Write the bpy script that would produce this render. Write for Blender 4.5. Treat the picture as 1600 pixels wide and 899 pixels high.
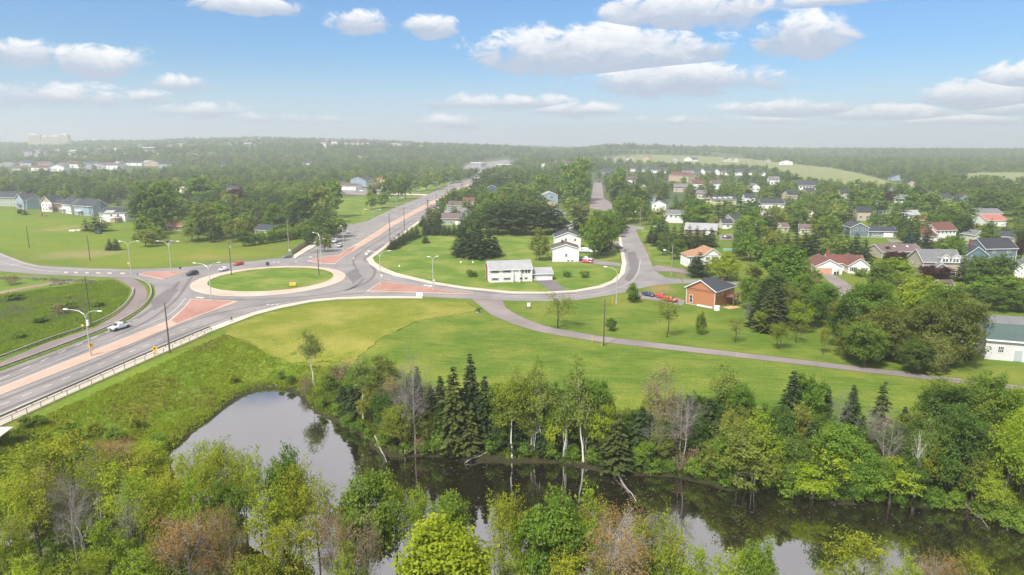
import bpy, bmesh, math, random
import numpy as np
from mathutils import Vector, Matrix
from mathutils.geometry import delaunay_2d_cdt
for o in list(bpy.data.objects): bpy.data.objects.remove(o)
SC = bpy.context.scene
COL = SC.collection
R = math.radians
random.seed(7)
RNG = np.random.default_rng(11)

# ---------------------------------------------------------------- camera
CAM_H = 48.0
FPX = 1067.0
HORIZON = 225.0
PITCH = math.atan((449.5 - HORIZON) / FPX)
cam_d = bpy.data.cameras.new('camera'); cam = bpy.data.objects.new('camera', cam_d); COL.objects.link(cam)
cam.location = (0, 0, CAM_H); cam.rotation_euler = (math.pi/2 - PITCH, 0, 0)
cam_d.sensor_width = 36; cam_d.lens = 36 * FPX / 1600
cam_d.clip_start = 0.5; cam_d.clip_end = 30000
SC.camera = cam
SC.render.resolution_x = 1024; SC.render.resolution_y = 575
SC.view_settings.view_transform = 'Standard'; SC.view_settings.look = 'None'
SC.view_settings.gamma = 1.0; SC.view_settings.use_curve_mapping = False
SC.view_settings.exposure = 1.12
SC.render.engine = 'CYCLES'
SC.cycles.max_bounces = 6; SC.cycles.volume_bounces = 1; SC.cycles.transparent_max_bounces = 8

# ---------------------------------------------------------------- node helper
class NT:
    def __init__(s, tree): s.t = tree; s.n = tree.nodes; s.l = tree.links
    def add(s, typ, **kw):
        n = s.n.new(typ)
        for k, v in kw.items():
            if k.startswith('_'): setattr(n, k[1:], v)
            else:
                key = k.replace('__', ' ')
                n.inputs[key].default_value = v
        return n
    def link(s, a, b): s.l.new(a, b)
    def math(s, op, a, b=None, c=None, clamp=False):
        n = s.n.new('ShaderNodeMath'); n.operation = op; n.use_clamp = clamp
        for i, v in enumerate((a, b, c)):
            if v is None: continue
            if isinstance(v, (int, float)): n.inputs[i].default_value = v
            else: s.l.new(v, n.inputs[i])
        return n.outputs[0]
    def mix(s, f, a, b, blend='MIX'):
        n = s.n.new('ShaderNodeMix'); n.data_type = 'RGBA'; n.blend_type = blend
        for i, v in ((0, f), (6, a), (7, b)):
            if isinstance(v, (int, float)): n.inputs[i].default_value = v
            elif isinstance(v, tuple): n.inputs[i].default_value = v if len(v) == 4 else (*v, 1)
            else: s.l.new(v, n.inputs[i])
        return n.outputs[2]
    def noise(s, vec, scale, detail=3, rough=0.55, dist=0.0):
        n = s.n.new('ShaderNodeTexNoise'); n.inputs['Scale'].default_value = scale
        n.inputs['Detail'].default_value = detail; n.inputs['Roughness'].default_value = rough
        n.inputs['Distortion'].default_value = dist
        if vec is not None: s.l.new(vec, n.inputs['Vector'])
        return n
    def ramp(s, f, stops):
        n = s.n.new('ShaderNodeValToRGB'); e = n.color_ramp.elements
        while len(e) < len(stops): e.new(0.5)
        for i, (p, c) in enumerate(stops):
            e[i].position = p; e[i].color = c if len(c) == 4 else (*c, 1)
        s.l.new(f, n.inputs[0]); return n.outputs[0]
    def maprange(s, v, a, b, c, d, interp='LINEAR'):
        n = s.n.new('ShaderNodeMapRange'); n.interpolation_type = interp
        s.l.new(v, n.inputs[0])
        for i, x in enumerate((a, b, c, d)): n.inputs[i+1].default_value = x
        return n.outputs[0]

# ---------------------------------------------------------------- world: sky and clouds
SUN_EL, SUN_AZ = 52.0, 215.0        # degrees; azimuth clockwise from +Y (behind the camera, to the left)
W = bpy.data.worlds.new('World'); SC.world = W; W.use_nodes = True
t = NT(W.node_tree); W.node_tree.nodes.clear()
out = t.add('ShaderNodeOutputWorld'); bg = t.add('ShaderNodeBackground'); bg.inputs['Strength'].default_value = 0.056
t.link(bg.outputs[0], out.inputs[0])
sky = t.add('ShaderNodeTexSky'); sky.sky_type = 'NISHITA'; sky.sun_disc = False
sky.sun_elevation = R(SUN_EL); sky.sun_rotation = R(SUN_AZ); sky.altitude = 50
sky.air_density = 1.0; sky.dust_density = 1.2; sky.ozone_density = 1.6
tc = t.add('ShaderNodeTexCoord'); sep = t.add('ShaderNodeSeparateXYZ'); t.link(tc.outputs['Generated'], sep.inputs[0])
X, Y, Z = sep.outputs
az = t.math('ARCTAN2', X, Y); el = t.math('ARCSINE', Z)
def dir_of(px, py):
    v = Vector((px-800, FPX*math.cos(PITCH) + (449.5-py)*math.sin(PITCH), -FPX*math.sin(PITCH) + (449.5-py)*math.cos(PITCH))).normalized()
    return math.atan2(v.x, v.y), math.asin(v.z)
# clouds of the photograph: centre px, half sizes px, weight
CL = [(930, 86, 180, 42, 1.15), (1045, 128, 150, 27, 1.1), (1020, 132, 95, 26, 1), (1075, 20, 125, 34, 1), (1110, 80, 45, 16, .8), (1265, 60, 78, 36, 1),
      (558, 38, 42, 19, .95), (676, 44, 36, 18, .9), (385, 10, 75, 17, .95), (785, 163, 100, 12, .6), (900, 174, 70, 12, .6),
      (1240, 172, 105, 13, .65), (1395, 178, 90, 16, .65), (1545, 150, 115, 26, 1.1), (1600, 125, 80, 22, 1.1), (285, 131, 40, 13, .6),
      (235, 155, 30, 12, .55), (160, 100, 75, 26, .8), (60, 150, 110, 20, .6), (310, 175, 60, 12, .4), (430, 187, 70, 9, .35), (30, 85, 60, 24, .7),
      (1320, 0, 90, 10, .8), (1480, 190, 150, 8, .4), (1095, 190, 120, 8, .35), (725, 193, 45, 10, .3), (1640, 170, 120, 16, .8)]
cvec = t.add('ShaderNodeCombineXYZ'); t.link(az, cvec.inputs[0]); t.link(t.math('MULTIPLY', el, 1.9), cvec.inputs[1])
n1 = t.noise(cvec.outputs[0], 9, 2, 0.5); n2 = t.noise(cvec.outputs[0], 24, 9, 0.68, 0.5)
nz = t.math('ADD', t.math('MULTIPLY', t.math('SUBTRACT', n1.outputs[0], 0.5), 1.7), t.math('MULTIPLY', t.math('SUBTRACT', n2.outputs[0], 0.5), 3.3))
field = None; under = None
for (cx, cy, rx, ry, w) in CL:
    a0, e0 = dir_of(cx, cy); a1, _ = dir_of(cx+rx, cy); _, e1 = dir_of(cx, cy-ry)
    rx_, ry_ = abs(a1-a0), abs(e1-e0)
    dx = t.math('DIVIDE', t.math('SUBTRACT', az, a0), rx_*1.18)
    dy = t.math('DIVIDE', t.math('SUBTRACT', el, e0), ry_*1.25)
    # flatter underneath than on top
    dyn = t.math('MULTIPLY', t.math('MINIMUM', dy, 0.0), 1.35)
    dyy = t.math('ADD', t.math('MAXIMUM', dy, 0.0), dyn)
    d2 = t.math('ADD', t.math('MULTIPLY', dx, dx), t.math('MULTIPLY', dyy, dyy))
    f = t.math('MULTIPLY', t.math('SUBTRACT', 1.0, d2), w)
    u = t.math('SUBTRACT', f, t.math('MULTIPLY', dy, 1.0))
    if field is None: field = f; under = t.math('MULTIPLY', dy, 1.0); best = f
    else:
        gt = t.math('GREATER_THAN', f, field)
        under = t.math('ADD', t.math('MULTIPLY', under, t.math('SUBTRACT', 1.0, gt)), t.math('MULTIPLY', dy, gt))
        field = t.math('MAXIMUM', field, f)
field = t.math('ADD', field, nz)
dens = t.maprange(field, -0.22, 0.6, 0, 1, 'SMOOTHSTEP')
# general broken cloud that closes in overhead (above the frame), projected on a flat layer
zz = t.math('MAXIMUM', Z, 0.03)
pv = t.add('ShaderNodeCombineXYZ'); t.link(t.math('DIVIDE', X, zz), pv.inputs[0]); t.link(t.math('DIVIDE', Y, zz), pv.inputs[1])
g1 = t.noise(pv.outputs[0], 0.55, 6, 0.6, 0.4)
thr = t.maprange(el, R(13), R(23), 0.72, 0.22, 'SMOOTHSTEP')
gd = t.math('SUBTRACT', g1.outputs[0], thr)
gden = t.maprange(gd, 0.0, 0.22, 0, 1, 'SMOOTHSTEP')
gden = t.math('MULTIPLY', gden, t.maprange(el, R(13), R(18), 0, 1))
# cloud colour: white tops, blue-grey undersides
sh = t.maprange(t.math('ADD', under, t.math('MULTIPLY', t.math('SUBTRACT', n2.outputs[0], 0.5), 1.6)), -0.35, 0.85, 0, 1, 'SMOOTHSTEP')
ccol = t.mix(sh, (4.2, 4.9, 6.1, 1), (8.8, 8.8, 8.9, 1))
skyc = t.mix(1.0, sky.outputs[0], (0.62, 0.96, 1.28, 1), 'MULTIPLY')
# pale band near the horizon
hz = t.maprange(el, R(-1), R(7.5), 1, 0, 'SMOOTHSTEP')
skyc = t.mix(t.math('MULTIPLY', hz, 0.72), skyc, (6.6, 7.4, 8.6, 1))
c1 = t.mix(t.math('MULTIPLY', dens, 0.96), skyc, ccol)
gcol = t.mix(t.maprange(g1.outputs[0], 0.4, 0.75, 0, 1), (7.0, 6.8, 7.1, 1), (10.2, 9.8, 9.9, 1))
c2 = t.mix(t.math('MULTIPLY', gden, 0.95), c1, gcol)
t.link(c2, bg.inputs[0])

sun_d = bpy.data.lights.new('sun', 'SUN'); sun_d.energy = 3.3; sun_d.angle = R(8); sun_d.color = (1, 0.95, 0.87)
sun = bpy.data.objects.new('sun', sun_d); COL.objects.link(sun)
sd = Vector((math.sin(R(SUN_AZ))*math.cos(R(SUN_EL)), math.cos(R(SUN_AZ))*math.cos(R(SUN_EL)), math.sin(R(SUN_EL))))
sun.rotation_euler = sd.to_track_quat('Z', 'Y').to_euler()
sun.location = (-60, -60, 120)

# ---------------------------------------------------------------- photograph survey: pixel to place
cp, sp = math.cos(PITCH), math.sin(PITCH)
def P(px, py, z=0.0):
    dy = 449.5 - py
    v = (px-800, FPX*cp + dy*sp, -FPX*sp + dy*cp)
    k = (z - CAM_H) / v[2]
    return Vector((v[0]*k, v[1]*k, z))
def proj(x, y, z):
    zz = z - CAM_H
    d = y*cp - zz*sp
    return 800 + FPX*x/d, 449.5 - FPX*(y*sp + zz*cp)/d
def mpp(px, py, z=0.0):
    p = P(px, py, z); return (p.y*cp - (z-CAM_H)*sp) / FPX
def height_to(px, pyb, pyt, z=0.0):          # height of a thing standing at (px,pyb) whose top shows at pyt
    p = P(px, pyb, z); dy = 449.5 - pyt
    k = p.y / (FPX*cp + dy*sp)
    return CAM_H + k*(-FPX*sp + dy*cp) - z
def P2(pts, z=0.0): return np.array([P(a, b, z)[:2] for a, b in pts])

def inpoly(x, y, poly):
    x = np.asarray(x, float); y = np.asarray(y, float); r = np.zeros(x.shape, bool)
    n = len(poly); j = n-1
    for i in range(n):
        xi, yi = poly[i]; xj, yj = poly[j]
        if yi != yj:
            c = ((yi > y) != (yj > y)) & (x < (xj-xi)*(y-yi)/(yj-yi) + xi)
            r ^= c
        j = i
    return r
def segdist(x, y, pts, closed=True):
    x = np.asarray(x, float); y = np.asarray(y, float); d = np.full(x.shape, 1e9)
    n = len(pts)
    for i in range(n if closed else n-1):
        ax, ay = pts[i]; bx, by = pts[(i+1) % n]
        vx, vy = bx-ax, by-ay; L = vx*vx+vy*vy+1e-9
        k = np.clip(((x-ax)*vx+(y-ay)*vy)/L, 0, 1)
        d = np.minimum(d, np.hypot(x-ax-k*vx, y-ay-k*vy))
    return d
def ss(x): x = np.clip(x, 0, 1); return x*x*(3-2*x)
def spline(pts, n=6, closed=False):
    p = np.array(pts, float); N = len(p); out = []
    rng = range(N if closed else N-1)
    for i in rng:
        if closed: p0, p1, p2, p3 = p[i-1], p[i], p[(i+1) % N], p[(i+2) % N]
        else: p0, p1, p2, p3 = p[max(i-1, 0)], p[i], p[i+1], p[min(i+2, N-1)]
        for k in range(n):
            u = k/n
            out.append(0.5*((2*p1)+(-p0+p2)*u+(2*p0-5*p1+4*p2-p3)*u*u+(-p0+3*p1-3*p2+p3)*u**3))
    if not closed: out.append(p[-1])
    return np.array(out)

WATER_Z = -5.0
SHORE_FAR = [(262, 716), (274, 700), (292, 688), (306, 672), (330, 655), (352, 636), (376, 620), (402, 611), (432, 608), (460, 613), (477, 626), (492, 643), (517, 656),
             (546, 671), (574, 686), (592, 706), (620, 714), (660, 712), (720, 717), (780, 722), (850, 723), (910, 729), (940, 738), (1000, 741), (1060, 746),
             (1110, 758), (1150, 768), (1200, 770), (1260, 780), (1320, 788), (1380, 786), (1430, 792), (1480, 797), (1530, 806), (1580, 830), (1620, 836), (1800, 850), (2300, 860)]
SHORE_NEAR = [(2300, 960), (1800, 980), (1600, 985), (1300, 990), (1100, 985), (950, 965), (800, 960), (650, 955), (540, 935), (440, 880), (360, 835), (300, 785), (266, 735)]
POND = P2(spline(SHORE_FAR, 3).tolist() + spline(SHORE_NEAR, 3).tolist(), WATER_Z)
def smooth_noise(x, y, s, seed=0):
    r = np.random.default_rng(seed)
    v = 0
    for i in range(5):
        a = r.uniform(0, 2*np.pi); f = s*(1+0.7*i); ph = r.uniform(0, 9)
        v = v + np.sin((x*np.cos(a)+y*np.sin(a))*f+ph + 1.3*np.sin((x*np.sin(a)-y*np.cos(a))*f*0.6+ph*2))/(1+0.5*i)
    return v/3
def hgt(x, y):
    x = np.asarray(x, float); y = np.asarray(y, float)
    T = -3.4*ss((112-y)/26) * ss((y+400)/100)
    near = (y < 260) & (y > -50) & (np.abs(x) < 420)
    h = np.array(T, float)
    if near.any():
        xs, ys = x[near], y[near]
        d = segdist(xs, ys, POND); ins = inpoly(xs, ys, POND)
        wob = 1 + 0.18*smooth_noise(xs, ys, 0.11, 3)
        rise = 0.16*ss(d/1.6) + 0.84*ss(d/(25*wob))
        ho = WATER_Z + (T[near]-WATER_Z)*rise
        hi = WATER_Z - 0.05 - 1.4*ss(d/6)
        lump = 0.22*smooth_noise(xs, ys, 0.5, 5)*ss(d/5)*ss((30-d)/10)
        h[near] = np.where(ins, hi, ho + lump)
    D = np.hypot(x, y)
    azm = np.degrees(np.arctan2(x, np.maximum(y, 1)))
    up = (y > 900)
    hl = 38*np.exp(-((D-3300)/900)**2)*np.exp(-((azm+17)/13)**2) + 22*np.exp(-((D-2300)/500)**2)*ss((azm+40)/14)*ss((6-azm)/8)
    hl += 34*np.exp(-((D-3900)/900)**2)*ss((28-azm)/60)
    hl += 26*np.exp(-((D-2500)/600)**2)*ss((azm-3)/6)*ss((24-azm)/14)
    hl += 10*np.exp(-((D-3300)/700)**2)*ss((azm-10)/10)
    hl = hl*(1+0.12*smooth_noise(x, y, 0.004, 9))
    return h + np.where(up, hl*ss((D-1100)/900), 0)
def H1(x, y): return float(hgt(np.array([x]), np.array([y]))[0])
def ground(px, py, it=4):            # the place on the terrain seen at a pixel
    z = 0.0
    for _ in range(it):
        p = P(px, py, z); z = H1(p.x, p.y)
    return Vector((p.x, p.y, z))

# ---------------------------------------------------------------- object helpers
def mesh_np(name, verts, faces, mats=(), mi=None, smooth=False, attr=None):
    """faces: list of (n,k) int arrays; mi: one material index per list entry or array per face"""
    m = bpy.data.meshes.new(name); verts = np.asarray(verts, np.float32)
    m.vertices.add(len(verts)); m.vertices.foreach_set('co', verts.ravel())
    fs = [np.asarray(f, np.int32) for f in faces if len(f)]
    nl = sum(f.size for f in fs); nf = sum(len(f) for f in fs)
    m.loops.add(nl); m.polygons.add(nf)
    m.loops.foreach_set('vertex_index', np.concatenate([f.ravel() for f in fs]))
    tot = np.concatenate([np.full(len(f), f.shape[1], np.int32) for f in fs])
    st = np.concatenate([[0], np.cumsum(tot)[:-1]]).astype(np.int32)
    m.polygons.foreach_set('loop_start', st); m.polygons.foreach_set('loop_total', tot)
    if mi is not None: m.polygons.foreach_set('material_index', np.asarray(mi, np.int32))
    if smooth: m.polygons.foreach_set('use_smooth', np.ones(nf, bool))
    for x in mats: m.materials.append(x)
    m.update(calc_edges=True)
    if attr:
        for k, v in attr.items():
            a = m.attributes.new(k, 'FLOAT', 'FACE'); a.data.foreach_set('value', np.asarray(v, np.float32))
    return m
def link(name, data, parent=None, loc=None, rz=0.0, scale=None):
    o = bpy.data.objects.new(name, data); COL.objects.link(o)
    if parent is not None: o.parent = parent
    if loc is not None: o.location = loc
    if rz: o.rotation_euler = (0, 0, rz)
    if scale is not None: o.scale = scale if hasattr(scale, '__len__') else (scale,)*3
    return o
def tag(o, label=None, cat=None, group=None, kind=None):
    if label: o['label'] = label
    if cat: o['category'] = cat
    if group: o['group'] = group
    if kind: o['kind'] = kind
    return o
def thing(name, label, cat, loc=(0, 0, 0), rz=0.0, group=None):
    return tag(link(name, None, None, loc, rz), label, cat, group)
def copy_tree(o, parent=None):
    c = o.copy(); COL.objects.link(c); c.parent = parent
    for ch in o.children: copy_tree(ch, c)
    return c

class MB:
    """collects simple solids into one mesh"""
    def __init__(s): s.v = []; s.f = []; s.m = []
    def face(s, pts, m=0):
        b = len(s.v); s.v += [tuple(p) for p in pts]; s.f.append(tuple(range(b, b+len(pts)))); s.m.append(m)
    def box(s, x0, x1, y0, y1, z0, z1, m=0):
        b = len(s.v)
        s.v += [(x0, y0, z0), (x1, y0, z0), (x1, y1, z0), (x0, y1, z0), (x0, y0, z1), (x1, y0, z1), (x1, y1, z1), (x0, y1, z1)]
        for q in ((0, 3, 2, 1), (4, 5, 6, 7), (0, 1, 5, 4), (1, 2, 6, 5), (2, 3, 7, 6), (3, 0, 4, 7)):
            s.f.append(tuple(b+i for i in q)); s.m.append(m)
        return s
    def tube(s, pts, rad, n=6, m=0, cap=True):
        pts = [Vector(p) for p in pts]
        if not hasattr(rad, '__len__'): rad = [rad]*len(pts)
        b = len(s.v); u = None
        for i, p in enumerate(pts):
            d = (pts[min(i+1, len(pts)-1)]-pts[max(i-1, 0)])
            d = d.normalized() if d.length > 1e-9 else Vector((0, 0, 1))
            if u is None: u = d.orthogonal().normalized()
            else:
                u = u - d*u.dot(d); u = u.normalized() if u.length > 1e-6 else d.orthogonal().normalized()
            w = d.cross(u)
            for k in range(n):
                a = 2*math.pi*k/n; s.v.append(tuple(p + (u*math.cos(a)+w*math.sin(a))*rad[i]))
        for i in range(len(pts)-1):
            for k in range(n):
                k2 = (k+1) % n
                s.f.append((b+i*n+k, b+i*n+k2, b+(i+1)*n+k2, b+(i+1)*n+k)); s.m.append(m)
        if cap:
            s.f.append(tuple(b+k for k in range(n))[::-1]); s.m.append(m)
            e = b+(len(pts)-1)*n; s.f.append(tuple(e+k for k in range(n))); s.m.append(m)
        return s
    def prism(s, poly, z0, z1, m=0, m_top=None, bottom=False):
        """poly: list of 2D points (counter-clockwise) extruded"""
        n = len(poly); b = len(s.v)
        s.v += [(p[0], p[1], z0) for p in poly] + [(p[0], p[1], z1) for p in poly]
        for i in range(n):
            j = (i+1) % n; s.f.append((b+i, b+j, b+n+j, b+n+i)); s.m.append(m)
        s.f.append(tuple(b+n+i for i in range(n))); s.m.append(m if m_top is None else m_top)
        if bottom: s.f.append(tuple(b+i for i in range(n))[::-1]); s.m.append(m)
        return s
    def extrude(s, prof, axis, a, c, m=0):
        """prof: 2D profile (u,z) extruded along 'x' or 'y' from a to c"""
        n = len(prof); b = len(s.v)
        for q in (a, c):
            for (u, z) in prof: s.v.append((q, u, z) if axis == 'x' else (u, q, z))
        for i in range(n):
            j = (i+1) % n; s.f.append((b+i, b+j, b+n+j, b+n+i)); s.m.append(m)
        s.f.append(tuple(b+i for i in range(n))[::-1]); s.f.append(tuple(b+n+i for i in range(n))); s.m += [m, m]
        return s
    def mesh(s, name, mats, smooth=False):
        me = bpy.data.meshes.new(name); me.from_pydata(s.v, [], s.f)
        if not hasattr(mats, '__len__'): mats = [mats]
        for x in mats: me.materials.append(x)
        if len(mats) > 1:
            for p, k in zip(me.polygons, s.m): p.material_index = k
        bm = bmesh.new(); bm.from_mesh(me); bmesh.ops.recalc_face_normals(bm, faces=bm.faces); bm.to_mesh(me); bm.free()
        if smooth:
            for p in me.polygons: p.use_smooth = True
        return me
    def build(s, name, mats, parent=None, loc=None, rz=0.0, smooth=False):
        return link(name, s.mesh(name, mats, smooth), parent, loc, rz)

# ---------------------------------------------------------------- materials
def new_mat(name):
    m = bpy.data.materials.new(name); m.use_nodes = True; t = NT(m.node_tree); m.node_tree.nodes.clear()
    o = t.add('ShaderNodeOutputMaterial'); return m, t, o
def plain(name, col, rough=0.7, metal=0.0, spec=0.4, noise=0.12, nscale=3.0, emit=None, bump=0.0, coat=0.0):
    m, t, o = new_mat(name); b = t.add('ShaderNodeBsdfPrincipled')
    b.inputs['Roughness'].default_value = rough; b.inputs['Metallic'].default_value = metal
    b.inputs['Specular IOR Level'].default_value = spec; b.inputs['Coat Weight'].default_value = coat
    tc = t.add('ShaderNodeTexCoord'); n = t.noise(tc.outputs['Object'], nscale, 4)
    c = t.mix(n.outputs[0], tuple(x*(1-noise) for x in col), tuple(min(1, x*(1+noise)) for x in col))
    t.link(c, b.inputs['Base Color'])
    if bump:
        bp = t.add('ShaderNodeBump'); bp.inputs['Strength'].default_value = bump; bp.inputs['Distance'].default_value = 0.05
        t.link(n.outputs[0], bp.inputs['Height']); t.link(bp.outputs[0], b.inputs['Normal'])
    if emit: b.inputs['Emission Color'].default_value = (*emit[:3], 1); b.inputs['Emission Strength'].default_value = emit[3]
    t.link(b.outputs[0], o.inputs[0]); return m
def leaf_mat(name, a, b_, trans=0.35, hue=0.025):
    """foliage: tint attribute per leaf, random per tree, soft light through the leaves"""
    m, t, o = new_mat(name)
    at = t.add('ShaderNodeAttribute'); at.attribute_name = 'tint'
    oi = t.add('ShaderNodeObjectInfo'); 
    f = t.math('ADD', t.math('MULTIPLY', at.outputs['Fac'], 0.75), t.math('MULTIPLY', oi.outputs['Random'], 0.25))
    c = t.mix(f, a, b_)
    h = t.add('ShaderNodeHueSaturation'); t.link(c, h.inputs['Color'])
    t.link(t.maprange(oi.outputs['Random'], 0, 1, 0.5-hue, 0.5+hue*.25), h.inputs['Hue'])
    sn = t.noise(oi.outputs['Location'], .011, 2); t.link(t.math('MULTIPLY', t.maprange(oi.outputs['Random'], 0, 1, 1.16, 0.78), t.maprange(sn.outputs[0], .35, .65, .78, 1.2)), h.inputs['Value'])
    d = t.add('ShaderNodeBsdfDiffuse'); tr = t.add('ShaderNodeBsdfTranslucent'); t.link(h.outputs[0], d.inputs[0])
    tcol = t.mix(1.0, h.outputs[0], (1.5, 1.5, 0.6, 1), 'MULTIPLY'); t.link(tcol, tr.inputs[0])
    ms = t.add('ShaderNodeMixShader'); ms.inputs[0].default_value = trans
    t.link(d.outputs[0], ms.inputs[1]); t.link(tr.outputs[0], ms.inputs[2])
    g = t.add('ShaderNodeBsdfGlossy'); g.inputs['Roughness'].default_value = 0.45; g.inputs[0].default_value = (.9, .95, 1, 1)
    m2 = t.add('ShaderNodeMixShader'); m2.inputs[0].default_value = 0.006
    t.link(ms.outputs[0], m2.inputs[1]); t.link(g.outputs[0], m2.inputs[2]); t.link(m2.outputs[0], o.inputs[0]); return m
def bark_mat(name, a, b_, scale=4.0, marks=None):
    m, t, o = new_mat(name); b = t.add('ShaderNodeBsdfPrincipled'); b.inputs['Roughness'].default_value = 0.9
    tc = t.add('ShaderNodeTexCoord'); mp = t.add('ShaderNodeMapping'); mp.inputs['Scale'].default_value = (1, 1, 0.3 if not marks else 3)
    t.link(tc.outputs['Object'], mp.inputs[0]); n = t.noise(mp.outputs[0], scale, 5)
    c = t.ramp(n.outputs[0], [(0.35, a), (0.65, b_)])
    if marks:
        n2 = t.noise(mp.outputs[0], scale*1.4, 3); c = t.mix(t.maprange(n2.outputs[0], 0.58, 0.64, 0, 1), c, marks)
    t.link(c, b.inputs['Base Color']); t.link(b.outputs[0], o.inputs[0]); return m
def lap_siding(name, col, step=0.2, vertical=False):
    m, t, o = new_mat(name); b = t.add('ShaderNodeBsdfPrincipled'); b.inputs['Roughness'].default_value = 0.6
    tc = t.add('ShaderNodeTexCoord'); s = t.add('ShaderNodeSeparateXYZ'); t.link(tc.outputs['Object'], s.inputs[0])
    src = s.outputs[2] if not vertical else t.math('ADD', s.outputs[0], s.outputs[1])
    fr = t.math('FRACT', t.math('DIVIDE', src, step))
    n = t.noise(tc.outputs['Object'], 0.7, 4); n2 = t.noise(tc.outputs['Object'], 9, 2)
    f = t.math('ADD', t.math('MULTIPLY', n.outputs[0], 0.6), t.math('MULTIPLY', n2.outputs[0], 0.4))
    c = t.mix(f, tuple(x*0.86 for x in col), tuple(min(.9, x*1.12) for x in col))
    c = t.mix(t.math('MULTIPLY', t.math('LESS_THAN', fr, 0.12), 0.4), c, tuple(x*0.5 for x in col))
    t.link(c, b.inputs['Base Color'])
    bp = t.add('ShaderNodeBump'); bp.inputs['Strength'].default_value = 0.6; bp.inputs['Distance'].default_value = 0.03
    t.link(fr, bp.inputs['Height']); t.link(bp.outputs[0], b.inputs['Normal']); t.link(b.outputs[0], o.inputs[0]); return m
def shingle(name, col):
    m, t, o = new_mat(name); b = t.add('ShaderNodeBsdfPrincipled'); b.inputs['Roughness'].default_value = 0.9
    tc = t.add('ShaderNodeTexCoord'); mp = t.add('ShaderNodeMapping'); mp.inputs['Scale'].default_value = (1, 1, 2.2)
    t.link(tc.outputs['Object'], mp.inputs[0])
    n = t.noise(mp.outputs[0], 5.0, 3, 0.7); n2 = t.noise(tc.outputs['Object'], 0.35, 3)
    f = t.math('ADD', t.math('MULTIPLY', n.outputs[0], 0.65), t.math('MULTIPLY', n2.outputs[0], 0.35))
    c = t.ramp(f, [(0.3, tuple(x*0.68 for x in col)), (0.7, tuple(min(.95, x*1.3) for x in col))])
    s = t.add('ShaderNodeSeparateXYZ'); t.link(tc.outputs['Object'], s.inputs[0])
    fr = t.math('FRACT', t.math('DIVIDE', s.outputs[2], 0.16))
    c = t.mix(t.math('MULTIPLY', t.math('LESS_THAN', fr, 0.2), 0.25), c, tuple(x*0.5 for x in col))
    t.link(c, b.inputs['Base Color']); t.link(b.outputs[0], o.inputs[0]); return m
def glass_mat(name, col=(0.03, 0.04, 0.05)):
    m, t, o = new_mat(name); b = t.add('ShaderNodeBsdfPrincipled'); b.inputs['Base Color'].default_value = (*col, 1)
    b.inputs['Roughness'].default_value = 0.12; b.inputs['Specular IOR Level'].default_value = 0.7; t.link(b.outputs[0], o.inputs[0]); return m
M = {}
M['white'] = plain('white_trim', (0.72, 0.72, 0.7), 0.5); M['glass'] = glass_mat('window_glass')
M['concrete'] = plain('concrete', (0.46, 0.42, 0.36), 0.9, noise=0.18, nscale=1.5)
M['galv'] = plain('galvanised_steel', (0.52, 0.53, 0.53), 0.45, 0.5, noise=0.1); M['dark_metal'] = plain('dark_metal', (0.06, 0.06, 0.065), 0.5, 0.4)
M['rail_metal'] = plain('rail_metal', (0.42, 0.40, 0.34), 0.55, 0.3); M['pole_wood'] = plain('pole_wood', (0.10, 0.08, 0.065), 0.9, noise=0.35, nscale=2)
M['old_wood'] = plain('weathered_wood', (0.27, 0.23, 0.2), 0.9, noise=0.3); M['brown_wood'] = plain('brown_wood', (0.16, 0.08, 0.05), 0.85, noise=0.25)
M['new_wood'] = plain('new_wood', (0.5, 0.33, 0.17), 0.8); M['brick'] = plain('chimney_brick', (0.22, 0.08, 0.06), 0.9, noise=0.25)
M['yellow'] = plain('yellow_sign', (0.75, 0.42, 0.01), 0.5, noise=0.05); M['black'] = plain('black_paint', (0.02, 0.02, 0.02), 0.5)
M['green_sign'] = plain('green_sign', (0.0, 0.28, 0.13), 0.5, noise=0.05); M['rubber'] = plain('tyre_rubber', (0.02, 0.02, 0.02), 0.8)
M['rim'] = plain('wheel_rim', (0.45, 0.45, 0.46), 0.35, 0.8); M['rim_dark'] = plain('dark_rim', (0.05, 0.05, 0.05), 0.4, 0.6)
M['lamp_glass'] = plain('lamp_lens', (0.75, 0.76, 0.78), 0.25); M['red_glass'] = plain('tail_lens', (0.4, 0.02, 0.02), 0.2)
M['door_tan'] = plain('tan_door', (0.52, 0.30, 0.2), 0.6); M['door_grey'] = plain('grey_door', (0.36, 0.42, 0.42), 0.6)
M['shutter'] = plain('dark_shutter', (0.04, 0.04, 0.05), 0.6)
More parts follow.
